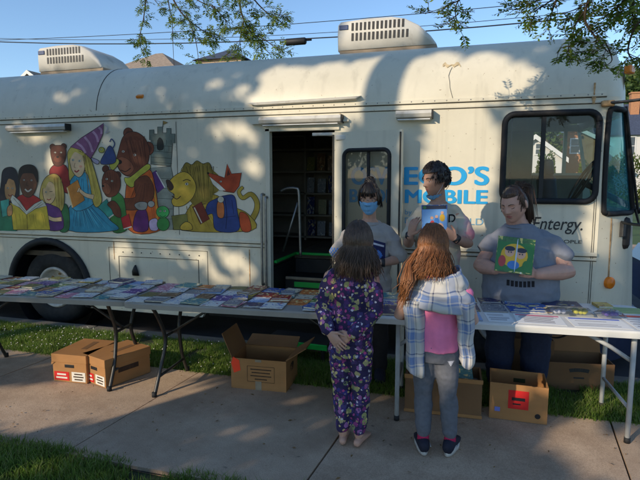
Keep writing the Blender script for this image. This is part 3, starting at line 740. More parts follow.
P.shape([(151, 164), (151.5, 140), (150, 140), (150, 130), (154, 130), (154, 134), (158, 134), (158, 127), (162.5, 127), (162.5, 133), (167, 133), (167, 128.5), (171, 128.5), (171, 134), (175, 134), (175, 143), (172.5, 143), (171, 166)], (112, 120, 106), False)
for yy in (145, 151, 157, 162): P.stroke([(151.5, yy), (172, yy+1.5)], .5, (66, 72, 62))
for i in range(9): P.stroke([(153+i*2.3, 140+(i % 2)*6), (153+i*2.3, 145+(i % 2)*6)], .5, (72, 78, 68))
P.shape([(158, 142), (160, 138), (163, 142), (163, 149), (158, 149)], (40, 44, 40)); P.stroke([(163, 127), (163.4, 121)], .7, (50, 50, 46)); P.shape([(163.4, 121), (168, 122.5), (163.6, 124.5)], (150, 120, 60), False, .3)
P.shape([(151, 174), (156, 170.5), (165, 187), (158, 193)], (92, 46, 116), False); P.stroke([(156.5, 172), (165, 187.5)], 1.2, (208, 200, 190))
# lion
P.stroke([(249, 224), (256, 212), (257, 202), (251, 194), (243, 198), (239, 192), (243, 187)], (5.5, 2.5), (178, 148, 52), .5)
P.shape([(186, 214), (196, 201), (215, 195), (228, 205), (248, 214), (252, 230), (182, 230)], (186, 152, 50))
P.shape([(240, 213), (248, 216), (251, 230), (242, 230)], (205, 78, 36))
P.shape([(182, 168), (181, 172), (186, 163), (192, 165), (197, 161), (203, 164), (209, 163), (213, 170), (219, 176), (216, 182), (219, 190), (213, 195), (212, 203), (203, 203), (198, 209), (191, 202), (186, 196), (182, 180)], (134, 112, 38))
hatch(P, (186, 214), 166, (192, 215), 198, 13, (96, 78, 24), .8, 4, 1); hatch(P, (190, 210), 164, (196, 210), 200, 9, (170, 140, 60), .7, 4, 2)
P.shape([(168, 184), (175, 176), (184, 172), (191, 176), (196, 186), (193, 197), (184, 205), (175, 206), (172, 201), (175, 195), (169, 190)], (206, 166, 52))
P.shape([(166.5, 181), (170, 181), (173.5, 187), (170, 190)], (60, 40, 34)); P.stroke([(172, 196), (177, 199), (181, 196)], .9, (70, 40, 20)); P.eye(187, 184, 1.5); P.stroke([(183, 181), (187, 179.5), (191, 181)], .9, (84, 64, 20))
hatch(P, (186, 214), 206, (190, 238), 228, 11, (146, 116, 36), .7, 3, 3)
P.shape([(172, 216), (187, 214), (189, 229.5), (174, 229.5)], (120, 116, 54), False); P.shape([(181, 226), (186, 222), (191, 224), (192, 229.5), (182, 229.5)], (206, 166, 52))
# fox in a blue coat
P.shape([(208, 204), (216, 199), (224, 196), (234, 196), (237, 210), (238.5, 230), (216.5, 230), (213, 214), (206, 215)], (44, 66, 128))
P.stroke([(225, 198), (227, 214), (226, 229)], .8, (24, 36, 80)); P.stroke([(218, 218), (236, 216)], .6, (24, 36, 80)); P.stroke([(232, 200), (234, 214)], .6, (24, 36, 80))
P.shape([(217.5, 204), (221, 200), (224, 206), (223.5, 217), (218, 216)], (222, 120, 58)); P.ell((221, 199.5), 3, 3, (214, 206, 180), .4)
P.shape([(207.5, 172.5), (216, 175), (225, 178), (227.5, 164), (231.5, 174), (241.5, 173), (239, 186), (234, 192.5), (224, 191), (214, 183)], (178, 66, 34), False)
P.shape([(210, 177), (219, 184), (226, 190.5), (220, 190.5), (213, 184)], (216, 206, 184), False, .3); P.eye(221, 181.5, 1.0); P.ell((208.4, 173.2), 1.2, 1.0, (30, 24, 20), 0); P.shape([(228, 168), (230.5, 174.5), (227, 176)], (90, 34, 24), False, 0)
P.shape([(193, 207), (201.5, 202), (209.5, 219), (201, 224)], (122, 46, 32), False); P.stroke([(194.5, 207.5), (202, 223)], 1.2, (206, 196, 168))
# big bear
P.shape([(127, 184), (138, 178), (150, 170), (155, 186), (158, 205), (161, 229.5), (129, 229.5)], (214, 96, 34)); hatch(P, (134, 152), 190, (138, 158), 228, 6, (170, 66, 24), .7, 3, 4); P.stroke([(151, 178), (156, 200), (158, 228)], 1.6, (228, 160, 50))
P.ell((128.5, 133), 4.6, 5, BR); P.ell((128.5, 133.5), 2.4, 2.8, BR2, 0); P.ell((148.5, 148.5), 5.5, 6.5, BR); P.ell((149, 149), 3, 3.8, BR2, 0)
P.shape([(117, 161), (119, 151), (123, 138), (129, 132.5), (138, 133), (146, 140), (149.5, 152), (147, 165), (140, 173), (128, 176), (120, 170)], BR)
P.shape([(117, 161), (122, 157), (130, 161), (134, 169), (128, 175), (121, 171)], BR3, True, .3); P.ell((119.5, 162), 2.6, 2.2, (28, 20, 18), .2); P.stroke([(121, 170), (126, 171.5), (131, 168)], .9, (40, 20, 14)); P.eye(123.5, 151.5, 1.3); P.eye(135, 155, 1.4); P.stroke([(133, 151.5), (137, 151.5)], 1, BR2)
hatch(P, (124, 146), 137, (130, 148), 165, 12, BR2, .6, 3, 5); hatch(P, (126, 144), 140, (136, 147), 168, 8, BR3, .5, 3, 6)
P.shape([(125, 178), (131, 177), (147, 164.5), (150, 168.5), (138, 178), (133, 187), (127, 184)], (190, 186, 62)); P.shape([(110, 164), (117, 159), (119, 163), (113, 170)], (176, 170, 64))
P.shape([(135, 182), (147, 176), (154, 188), (152, 200), (140, 209), (122, 209), (118, 204), (122, 199), (136, 197)], BR); hatch(P, (136, 150), 184, (126, 150), 206, 9, BR2, .6, 3, 7)
# small bear
P.shape([(113, 194), (123, 197), (126, 212), (127, 229.5), (112, 229.5)], (62, 128, 58)); P.ell((106, 169), 3.2, 3.4, BR2); P.ell((118, 175), 3, 3.4, BR2)
P.shape([(102.5, 184), (105, 173), (112, 170), (119, 175), (120.5, 186), (116, 195), (107, 196)], BR); P.shape([(102.5, 186), (106, 183), (111, 188), (109, 194), (104, 192)], BR3, True, .3); P.ell((103.3, 186), 1.4, 1.2, (26, 20, 18), 0); P.eye(107, 179, 1.1); P.eye(112.5, 181, 1.1)
hatch(P, (105, 118), 172, (108, 119), 192, 7, BR2, .5, 2, 8)
P.shape([(97, 208), (107, 199), (114, 214), (103, 223)], (44, 146, 130), False); P.stroke([(103, 222.5), (114, 214.5)], 1.2, (210, 206, 190))
P.shape([(108, 204), (114, 201), (120, 208), (121, 217), (115, 215), (112, 209)], BR); P.shape([(121.5, 218), (129, 214), (132, 227), (124, 229.5)], (186, 36, 40), False); P.stroke([(124, 229), (132, 226.6)], 1.1, (214, 206, 190))
# mouse and caterpillar
P.shape([(137, 212), (146, 210), (148, 229.5), (134, 229.5)], (98, 34, 104)); P.shape([(135, 205), (140, 202), (147, 203), (146, 209), (139, 209.5)], (150, 146, 136)); P.ell((151.5, 204), 3.2, 3, (160, 154, 144)); P.eye(140, 205, .8)
P.shape([(150, 221), (157, 219), (158, 229.5), (151, 229.5)], (196, 170, 200)); P.ell((163.5, 224), 6, 6.5, (54, 140, 64)); P.ell((163, 212), 6.2, 5.8, (64, 172, 84)); P.eye(160.5, 211, 1.1); P.eye(165, 211, 1.1); P.stroke([(160, 215.5), (163, 217), (166, 215.5)], .6, (20, 60, 26))
# little teddy in a red shirt
P.shape([(50, 173), (55, 165), (66, 166), (70, 180), (69, 193), (57, 186)], (152, 34, 34)); P.ell((53, 147), 2.6, 2.8, BR2); P.ell((64, 146.5), 2.6, 2.8, BR2); P.shape([(51.5, 155), (52, 147), (58, 145.5), (65, 147), (66, 157), (62, 165), (55, 165)], BR2); P.ell((58, 159), 4, 3.4, BR, .2); P.ell((58, 157), 1.4, 1, (24, 18, 16), 0); P.eye(55.5, 152.5, .9); P.eye(61.5, 152.5, .9)
# blue bird
P.shape([(101, 163), (106, 152), (110, 146), (114, 151), (116, 161), (110, 164)], (52, 70, 120)); P.stroke([(112, 150), (115, 144), (112, 139), (110, 142)], 1.1, (52, 70, 120)); P.ell((102, 150), 2.8, 2.6, (168, 160, 62)); P.eye(101.6, 149.6, .7); P.shape([(92, 158), (99, 161), (98, 164), (94, 162)], (160, 150, 170))
# princess
P.shape([(71, 206), (91, 204), (102, 211), (110, 220), (117, 230), (69, 230)], (42, 140, 168)); hatch(P, (75, 92), 208, (71, 113), 228, 10, (24, 96, 126), .9, 1, 9); hatch(P, (78, 92), 209, (76, 108), 228, 6, (84, 178, 196), .7, 1, 10)
P.shape([(71, 178), (78, 175), (86, 173), (92, 182), (95, 196), (91, 206), (74, 209)], (52, 152, 180)); hatch(P, (76, 90), 178, (76, 91), 204, 6, (28, 104, 132), .7, 2, 11)
P.shape([(68.5, 152), (76, 145), (86, 149), (92, 162), (98, 182), (102, 200), (97, 207), (93, 200), (90, 180), (83, 168), (73, 177), (70, 180), (69, 165)], (204, 178, 76)); 
P.shape([(70.5, 160), (74, 152), (81, 152), (85, 160), (84, 172), (79, 177), (73, 171)], (222, 184, 138)); hatch(P, (82, 89), 152, (91, 100), 202, 8, (158, 130, 44), .7, 2, 12)
P.stroke([(70, 158), (75, 151), (84, 155)], 2.2, (204, 178, 76)); P.eye(73.5, 160, 1.1); P.eye(80, 161, 1.2); P.stroke([(75.5, 163), (74.6, 167), (76, 167.6)], .5, (150, 100, 70)); P.stroke([(75, 170.5), (77, 172), (79.5, 170)], 1.3, (160, 40, 44)); P.ell((81, 166.5), 1.6, 1.2, (220, 150, 116), 0)
P.shape([(71, 147), (82, 138), (93, 131), (104, 123.5), (103, 134), (97, 148), (91, 158.5), (82, 150)], (142, 82, 120), False)
for a, c in (((77, 143), (86, 153)), ((85, 137), (93, 152)), ((93, 131.5), (98.5, 142)), ((99, 127.5), (102, 134))): P.stroke([a, ((a[0]+c[0])/2+1, (a[1]+c[1])/2-1), c], 2.2, (186, 140, 166))
P.stroke([(104, 124), (108, 128), (106, 133), (110, 131)], 1.0, (190, 180, 180))
P.shape([(67.5, 187), (78, 180), (85, 200), (73, 208)], (206, 128, 48), False); P.stroke([(67.5, 187.5), (73, 207.5)], 1.1, (224, 196, 140)); P.stroke([(94, 197), (86, 195), (80, 190)], (4.5, 2.5), (222, 184, 138), .4); P.stroke([(80, 188), (78, 192)], 1.5, (222, 184, 138), .3)
# blonde girl reading, boy, dark haired girl, big yellow book
P.shape([(64, 205), (69, 210), (69, 229.5), (60, 229.5)], (44, 110, 62))
P.shape([(40.5, 200), (42, 186), (47, 177), (55, 174), (61, 179), (64.5, 194), (63, 209), (56, 212), (47, 203)], (200, 168, 76)); P.shape([(43.5, 190), (48, 182), (54, 184), (56, 195), (52, 203), (46, 202)], (222, 182, 128)); P.eye(46.6, 192, .8); P.stroke([(50, 191.5), (53, 191.5)], .6, (60, 40, 20)); P.stroke([(47.5, 199), (49.5, 200), (51.5, 198.5)], .9, (160, 50, 40))
P.stroke([(44, 188), (49, 180), (56, 184), (58, 205)], 3.4, (206, 176, 84)); hatch(P, (54, 62), 178, (57, 63), 208, 7, (150, 118, 40), .6, 2, 13)
P.shape([(46, 204), (54, 206), (61, 211), (63.5, 228), (49, 229.5), (46, 216)], (92, 44, 110)); P.stroke([(62, 219), (54, 219.5), (46.5, 216)], (4, 3), (222, 182, 128), .4)
P.shape([(0, 206), (2, 182), (3.5, 171), (9, 167.5), (15, 169), (18.5, 178), (19, 196), (15, 204)], (34, 32, 44)); P.shape([(0, 202), (7, 205), (14, 206), (18, 229.5), (0, 229.5)], (40, 122, 84)); P.shape([(5.5, 186), (9, 179), (14, 180), (16.3, 189), (14, 198), (9.5, 200.5), (6, 196)], (190, 138, 84)); P.eye(8.5, 188, .8); P.eye(13, 188.3, .8); P.stroke([(8.6, 194.5), (10.5, 196), (13, 194.5)], .9, (130, 40, 34)); P.stroke([(6, 184), (9, 178), (15, 180)], 1.6, (34, 32, 44))
P.shape([(17.5, 199), (26, 194), (33, 195), (42, 202), (36, 214), (26, 213)], (188, 38, 34)); P.shape([(20, 178), (22, 169), (29, 166), (36.5, 170), (37.5, 183), (33.5, 194), (28.5, 197), (23, 193)], (112, 66, 42)); P.shape([(19.5, 180), (20, 170), (25, 165.5), (33, 165.5), (37.5, 171), (38, 182), (36, 177), (33, 173), (24, 173), (21.5, 176)], (40, 28, 24)); P.eye(24.5, 180, .9); P.eye(32, 180.3, .9); P.stroke([(25.5, 189), (28.5, 191.4), (32, 189)], 1.5, (206, 190, 170), .3); P.stroke([(28, 181), (27, 185), (29.5, 185.6)], .5, (70, 38, 24))
P.shape([(11, 199), (13, 195), (20, 201), (27, 211), (35, 204), (43, 200), (47, 206), (28, 216), (13, 204)], (206, 200, 178), False); P.stroke([(14, 198), (26, 212)], .4, (90, 84, 70)); P.stroke([(42, 202), (28, 213)], .4, (90, 84, 70)); P.stroke([(44, 203.5), (28, 214)], .4, (90, 84, 70))
P.shape([(11, 203), (20, 208), (27, 215), (36, 209), (47, 206), (50.5, 229.5), (14, 229.5)], (206, 176, 48), False); P.stroke([(27.5, 215), (28, 229)], .8, (130, 104, 24)); hatch(P, (15, 46), 214, (17, 48), 228, 9, (176, 146, 36), .7, 2, 14)
P.shape([(1, 201), (9.5, 199), (9, 215), (3, 217)], (60, 164, 146), False); P.shape([(8, 208), (12, 205), (12.5, 214), (8.5, 215.5)], (190, 138, 84))
P.mb.build('mural', P.mats, bus, fix=False)

M_BLUE = mat('lettering_blue', S(34, 160, 218), .45, .06, 10)
M_GREYBLUE = mat('lettering_pale_blue', S(108, 160, 190), .5, .06, 10)
M_INK = mat('lettering_black', (.03, .03, .03), .5, .1, 10)
def lettering(txt, x0, x1, z0, z1, m, bold=0., shear=0., heavy=0.): return place_text('lettering', txt, x0, x1, z0, z1, -.0035, m, bus, bold, shear, heavy=heavy)
lettering('OSW', -1.15, -.70, 1.575, 1.745, M_BLUE, 0, 0, .037)
lettering('EGO\u2019S', -.64, .122, 1.575, 1.745, M_BLUE, 0, 0, .036)
lettering('BOOK', -1.165, -.70, 1.405, 1.535, M_BLUE, 0, 0, .037)
lettering('MOBILE', -.63, .117, 1.405, 1.535, M_BLUE, 0, 0, .037)
lettering('by', -.625, -.56, 1.285, 1.345, M_GREYBLUE)
lettering('DO', -.625, -.50, 1.215, 1.27, M_GREYBLUE)
lettering('ILD', -.06, .085, 1.215, 1.275, M_GREYBLUE)
lettering('Entergy.', .50, .905, 1.155, 1.30, M_INK, .004, .25)
lettering('OF PEOPLE', .60, .905, 1.075, 1.105, M_INK)
# ================================================================ tables, boxes, books
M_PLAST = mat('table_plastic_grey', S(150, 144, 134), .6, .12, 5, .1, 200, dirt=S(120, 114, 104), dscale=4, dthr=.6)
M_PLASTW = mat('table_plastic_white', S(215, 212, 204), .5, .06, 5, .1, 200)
M_LEGD = mat('table_leg_dark', (.05, .048, .045), .4, .2, 20, metal=.5, dirt=(.16, .13, .1), dscale=30, dthr=.6)
M_LEGW = mat('table_leg_grey', S(176, 178, 178), .45, .1, 20)
TT = .74
def table(label, c, rot, dark, L=1.83, W=.70, inset=.20):
    t = thing('folding_table', label, 'table', (c[0], c[1], 0), rot, 'folding tables along the sidewalk')
    mp, ml = (M_PLAST, M_LEGD) if dark else (M_PLASTW, M_LEGW)
    mb = MB(); r = .06; pts = rrect(-L/2, L/2, -W/2, W/2, r, 6); n = len(pts)
    prof = [(0, -.045), (.0, -.012), (-.006, -.003), (-.014, 0)]
    vs = []
    for ins, dz in prof:
        vs += [(x-math.copysign(-ins, -x) if False else x*(1+2*ins/L), y*(1+2*ins/W), TT+dz) for x, y in pts]
    mb.add(vs, [(j*n+i, j*n+(i+1) % n, (j+1)*n+(i+1) % n, (j+1)*n+i) for j in range(3) for i in range(n)]+[tuple(3*n+i for i in range(n)), tuple(range(n-1, -1, -1))])
    mb.build('tabletop', mp, t, L0)
    for sx in (-1, 1):
        for sy in (-1, 1):
            mb = MB(); mb.smooth = True; x0 = sx*(L/2-inset); y0 = sy*(W/2-.09)
            if dark: path = spline([(x0+sx*.01, y0*.98, TT-.05), (x0+sx*.0, y0*.80, .62), (x0-sx*.01, y0*.50, .47), (x0-sx*.015, y0*.46, .36), (x0, y0*.70, .18), (x0+sx*.005, y0*1.06, .0)], 6)
            else: path = [(x0, y0, TT-.05), (x0, y0, .4), (x0, y0, 0)]
            mb.tube(path, .0145 if dark else .0155, 10); lg = mb.build('leg', ml, t, L0)
            fb = MB(); fb.smooth = True; p = path[-1]; fb.loft([(p[0], p[1], .0, .019, .019), (p[0], p[1], .035, .018, .018)], 12); fb.build('foot_cap', M_RUBBER, lg, L0)
        w9 = W/2-.09
        for yy, zz in (((w9*.48, .42), (w9*.80, .13)) if dark else ((w9, .22), (w9, TT-.06))):
            mb = MB(); mb.smooth = True; xx = x0-sx*.012 if zz == .42 else x0; mb.tube([(xx, -yy, zz), (xx, yy, zz)], .011, 8); mb.build('crossbar', ml, t, L0)
        mb = MB(); mb.smooth = True
        if dark: mb.tube([(x0-sx*.012, 0, .42), (x0-sx*.42, 0, TT-.06)], .010, 8); mb.tube([(x0-sx*.42, -.12, TT-.06), (x0-sx*.42, .12, TT-.06)], .012, 8)
        else:
            mb.tube([(x0, -(W/2-.11), .52), (x0-sx*.12, -(W/2-.12), .60), (x0-sx*.28, -(W/2-.13), TT-.055)], .0135, 8); mb.build('brace', ml, t, L0)
            mb = MB(); mb.smooth = True; mb.tube([(x0, (W/2-.11), .52), (x0-sx*.12, (W/2-.12), .60), (x0-sx*.28, (W/2-.13), TT-.055)], .0135, 8)
        mb.build('brace', ml, t, L0)
    return t
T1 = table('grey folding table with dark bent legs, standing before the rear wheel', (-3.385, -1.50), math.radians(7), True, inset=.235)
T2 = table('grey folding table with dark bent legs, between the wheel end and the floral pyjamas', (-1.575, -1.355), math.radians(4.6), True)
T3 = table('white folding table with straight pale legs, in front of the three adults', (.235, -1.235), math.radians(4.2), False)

def covermat(name, base, a, b, scale=3.2):
    m, n, l, p = nodes_of(name); p.inputs['Roughness'].default_value = .38; p.inputs['Specular IOR Level'].default_value = .45
    tc = n.new('ShaderNodeTexCoord'); oi = n.new('ShaderNodeObjectInfo'); ad = n.new('ShaderNodeVectorMath'); ad.operation = 'ADD'
    cm = n.new('ShaderNodeVectorMath'); cm.operation = 'SCALE'; cm.inputs[0].default_value = (37, 51, 23); l.new(oi.outputs['Random'], cm.inputs['Scale'])
    l.new(tc.outputs['Generated'], ad.inputs[0]); l.new(cm.outputs[0], ad.inputs[1])
    v = n.new('ShaderNodeTexNoise'); v.inputs['Scale'].default_value = scale; v.inputs['Detail'].default_value = 3; v.inputs['Distortion'].default_value = 1.2; l.new(ad.outputs[0], v.inputs['Vector'])
    r = n.new('ShaderNodeValToRGB'); r.color_ramp.interpolation = 'CONSTANT'; e = r.color_ramp.elements
    e[0].position = 0; e[0].color = (*base, 1); e[1].position = .57; e[1].color = (*a, 1); x = e.new(.64); x.color = (*b, 1); x = e.new(.40); x.color = (*[c*.75 for c in base], 1); x = e.new(.46); x.color = (*base, 1)
    l.new(v.outputs['Fac'], r.inputs[0]); l.new(r.outputs[0], p.inputs['Base Color'])
    return m
COV = {}
for nm, c, a, b in (('blue', (38, 76, 150), (210, 190, 120), (150, 60, 50)), ('pale blue', (120, 155, 195), (60, 90, 150), (220, 215, 200)), ('dark blue', (24, 34, 84), (170, 150, 90), (90, 120, 170)), ('red', (150, 34, 34), (215, 180, 90), (230, 220, 200)), ('green', (54, 104, 52), (190, 180, 90), (220, 215, 190)), ('olive', (116, 108, 54), (70, 80, 40), (190, 150, 80)),
                    ('yellow', (200, 168, 66), (150, 70, 40), (90, 110, 70)), ('orange', (196, 104, 42), (230, 200, 120), (70, 60, 90)), ('purple', (84, 58, 128), (190, 150, 190), (220, 200, 140)), ('white', (206, 202, 190), (90, 120, 170), (170, 80, 70)), ('grey', (126, 126, 128), (70, 74, 90), (200, 196, 186)), ('brown', (112, 78, 52), (186, 150, 104), (60, 70, 80)), ('teal', (46, 122, 128), (200, 180, 110), (220, 220, 205)), ('cream', (196, 182, 150), (120, 90, 70), (90, 110, 140)), ('pink', (196, 112, 132), (230, 210, 200), (110, 60, 110))):
    COV[nm] = covermat('cover_'+nm.replace(' ', '_'), *[S(*[q*.88+.12*sum(k)/3 for q in k], 1.25) for k in (c, a, b)])
M_PAGES = mat('book_pages', S(206, 198, 178), .9, .1, 60)
M_PANEL = mat('title_panel', S(222, 216, 200), .5, .05, 10)
NUM = ['first', 'second', 'third', 'fourth', 'fifth', 'sixth', 'seventh', 'eighth', 'ninth', 'tenth', 'eleventh', 'twelfth', 'thirteenth']
rb = random.Random(11)
def book(T, u, v, z, w_, h, th, rot, colour, label, grp='books laid out on the folding tables', cat='book', nm='book'):
    Mx = T.matrix_basis @ Vector((u, v, 0)); wx = T.location+Euler((0, 0, T.rotation_euler.z)).to_matrix() @ Vector((u, v, 0))
    mb = MB(); mb.cur = 0
    mb.bev((0, 0, th-.0012), (w_, h, .0024), .0008, None, 1); mb.bev((0, 0, .0012), (w_, h, .0024), .0008, None, 1); mb.box((-w_/2+.0015, 0, th/2), (.003, h, th-.004))
    mb.cur = 1; mb.box((.002, 0, th/2), (w_-.009, h-.007, th-.0048))
    if rb.random() < .6:
        mb.cur = 2; s_ = rb.choice((-1, 1)); mb.add([(x, y, th+.0005) for x, y in ((-w_*.4, s_*h*.34-h*.07), (w_*.4, s_*h*.34-h*.07), (w_*.4, s_*h*.34+h*.05), (-w_*.4, s_*h*.34+h*.05))], [(0, 1, 2, 3)])
    o = mb.build(nm, [COV[colour], M_PAGES, M_PANEL], None, L0)
    o.location = (wx.x, wx.y, z); o.rotation_euler = (0, 0, T.rotation_euler.z+rot)
    return tag(o, label, cat, grp)
pal1 = ['olive', 'grey', 'white', 'brown', 'cream', 'cream', 'cream', 'white', 'yellow', 'white', 'brown', 'dark blue', 'green', 'red', 'purple', 'orange', 'teal', 'pink', 'pale blue', 'blue', 'grey', 'pale blue', 'blue']
rows = ['front', 'second', 'third', 'back']
for T, tname in ((T1, 'table by the wheel'), (T2, 'middle table')):
    for r_ in range(4):
        v = -.262+.168*r_; n_b = 12; last = None
        for i in range(n_b):
            u = -.825+.150*i+rb.uniform(-.008, .008)
            if T is T2 and r_ == 0 and i in (8,): continue
            col = rb.choice([c for c in pal1 if c != last]); last = col
            if T is T2 and i > 8 and r_ == 0: col = 'white' if i == 9 else 'red'
            w_ = rb.uniform(.115, .168); h = rb.uniform(.13, .175); th = rb.uniform(.0045, .006) if i % 2 == 0 else rb.uniform(.004, .011)
            kindw = 'book' if th > .0075 else 'thin book'
            o = book(T, u, v+rb.uniform(-.004, .004), TT+.0005+(.0065 if i % 2 else 0), w_, h, th, rb.uniform(-.14, .14), col, f'{col} {kindw}, {NUM[i]} from the left in the {rows[r_]} row, {tname}')
            if i % 2 and rb.random() < .5:
                c2 = rb.choice([c for c in pal1 if c != col]); w2 = w_*rb.uniform(.8, .97); h2 = h*rb.uniform(.8, .95)
                book(T, u+rb.uniform(-.008, .008), v+rb.uniform(-.006, .006), TT+.0075+th, w2, h2, rb.uniform(.004, .018), rb.uniform(-.4, .4), c2, f'{c2} book on top of the {NUM[i]} in the {rows[r_]} row, {tname}')
# white table: books, papers and packets
W_ = 'white table'
M_PAPER = mat('paper', S(228, 226, 220), .7, .04, 8)
M_PRINT = mat('print_grey', S(120, 116, 122), .7, .2, 60)
def paper(T, u, v, w_, h, rot, label, z=TT+.0008, tint=None, lines=6, head=None, grp='papers on the white table', nm='paper_sheet', cat='paper'):
    wx = T.location+Euler((0, 0, T.rotation_euler.z)).to_matrix() @ Vector((u, v, 0)); mb = MB()
    mb.bev((0, 0, .001), (w_, h, .002), .0006, None, 1); mb.cur = 1
    for k in range(lines):
        y = h*.30-k*h*.62/max(1, lines-1); L = w_*rb.uniform(.55, .84)
        if rb.random() < .85: mb.box((-(w_*.84-L)/2*rb.random(), y, .0024), (L, h*.03, .0006))
    if head: mb.cur = 2; mb.box((0, h*.40, .0024), (w_*.92, h*.12, .0006))
    o = mb.build(nm, [tint or M_PAPER, M_PRINT, head or M_PRINT], None, L0); o.location = (wx.x, wx.y, z); o.rotation_euler = (0, 0, T.rotation_euler.z+rot)
    return tag(o, label, cat, grp)
M_PINKINK = mat('pink_ink', S(200, 110, 130), .6, .1, 20); M_BLUEINK = mat('blue_ink', S(90, 110, 190), .6, .1, 20)
M_REDINK = mat('red_ink', S(205, 70, 40), .6, .1, 20); M_LIME = mat('pale_green_paper', S(170, 190, 120), .7, .05, 9)
z1 = TT+.0008
layout = [(-.80, -.20, .16, .22, 'dark blue'), (-.62, -.22, .15, .2, 'purple'), (-.44, -.20, .17, .21, 'grey'), (-.26, -.22, .15, .2, 'pale blue'), (-.80, .03, .16, .2, 'blue'), (-.62, .02, .16, .2, 'olive'), (-.44, .03, .16, .2, 'red'), (-.26, .02, .16, .2, 'dark blue'),
          (-.08, .03, .16, .2, 'grey'), (-.80, .24, .16, .17, 'teal'), (-.62, .24, .16, .17, 'white'), (-.44, .24, .16, .17, 'pale blue'), (-.26, .24, .16, .17, 'brown'), (-.08, .24, .16, .17, 'dark blue')]
for k, (u, v, w_, h, c) in enumerate(layout):
    rn = 'front' if v < -.1 else 'middle' if v < .15 else 'back'; i = round((u+.80)/.18)
    book(T3, u, v, z1, w_, h, rb.uniform(.007, .018), rb.uniform(-.08, .08), c, f'{c} book, {NUM[i]} from the left in the {rn} row of the white table')
paper(T3, -.07, -.20, .16, .22, .06, 'white printed sheet on the white table beside the blue picture book', lines=7)
book(T3, .15, .07, z1, .27, .24, .012, .05, 'blue', 'large bright blue picture book on the white table behind the printed sheets')
paper(T3, .175, -.20, .29, .23, -.02, 'white sheet with pink print, at the near edge of the white table', lines=8, head=M_PINKINK)
paper(T3, .52, -.21, .33, .22, .03, 'white sheet with blue print, beside the bag of yellow toys', lines=5, head=M_BLUEINK)
book(T3, .40, .24, z1, .25, .16, .014, .0, 'dark blue', 'dark blue book with a gold edge, behind the clear toy bags')
book(T3, .14, .27, z1, .24, .13, .01, .0, 'pale blue', 'pale blue book at the back edge of the white table, behind the blue one')
paper(T3, .80, -.13, .19, .34, .04, 'white flyer with a red heading, near the corner of the white table', lines=5, head=M_REDINK)
paper(T3, .80, .17, .22, .16, .0, 'pale green sheet lying at the far corner of the white table', tint=M_LIME, lines=3)
book(T3, .68, .26, z1, .10, .12, .018, .1, 'yellow', 'small yellow book behind the purple toy bag')
# clear bags of plastic toys
M_BAG = glassmat('clear_bag', (.95, .97, .97), .12, .2)
def bag(u, v, rot, colours, label):
    wx = T3.location+Euler((0, 0, T3.rotation_euler.z)).to_matrix() @ Vector((u, v, 0))
    t = thing('toy_bag', label, 'bag', (wx.x, wx.y, TT+.004), T3.rotation_euler.z+rot, 'clear bags of toys on the white table')
    for k, c in enumerate(colours):
        mb = MB(); mb.smooth = True
        for q in range(3): mb.ell((-.035+.03*q+rb.uniform(-.008, .008), -.03+.03*k, .018), (.017, .014, .014), 10, 7)
        mb.build('toy', mat('toy_%d_%d_%d' % c, S(*c, .9), .35, .05, 9), t, L0)
    mb = MB(); mb.smooth = True; N, K = 18, 12; vs = []
    for j in range(K+1):
        for i in range(N+1):
            a, c = -1+2*i/N, -1+2*j/K; h = max(0, (1-a**4)*(1-c**4)); vs.append((a*.085, c*.07, .004+.034*h+.007*noise.noise(Vector((a*4+u*9, c*4, 2)))*h))
    mb.add(vs, [(j*(N+1)+i, j*(N+1)+i+1, (j+1)*(N+1)+i+1, (j+1)*(N+1)+i) for j in range(K) for i in range(N)]); mb.build('film', M_BAG, t, L0)
bag(.335, -.01, .1, [(206, 206, 220), (170, 180, 214)], 'clear bag of pale toys on the blue picture book corner')
bag(.47, .0, -.05, [(216, 206, 60), (200, 196, 70), (150, 190, 90)], 'clear bag of yellow and green plastic toys on the white table')
bag(.645, -.01, .2, [(120, 96, 190), (170, 140, 210)], 'clear bag of purple plastic toys on the white table')
# cardboard boxes
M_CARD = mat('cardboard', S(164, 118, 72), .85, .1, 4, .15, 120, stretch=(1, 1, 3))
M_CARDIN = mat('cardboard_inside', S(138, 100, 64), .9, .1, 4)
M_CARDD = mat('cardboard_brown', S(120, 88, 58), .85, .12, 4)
M_LABR = mat('label_red', S(196, 32, 30), .5, .06, 9); M_LABW = mat('label_white', S(214, 208, 196), .6, .05, 9); M_LABO = mat('label_orange', S(255, 72, 36), .5, .05, 9)
M_DKINK = mat('box_ink', S(64, 46, 34), .8, .3, 30)
def face_panel(parent, name, x0, x1, z0, z1, y, m, bars=0, ink=None):
    mb = MB(); mb.box(((x0+x1)/2, y-.0008, (z0+z1)/2), (x1-x0, .0016, z1-z0))
    for k in range(bars):
        mb.cur = 1; z = z1-(z1-z0)*(k+.8)/(bars+.6); L = (x1-x0)*(.75 if k % 2 else .6); mb.box(((x0+x1)/2, y-.002, z), (L, .001, (z1-z0)/(bars*2.6)))
    return mb.build(name, [m, ink or M_LABW], parent, L0)
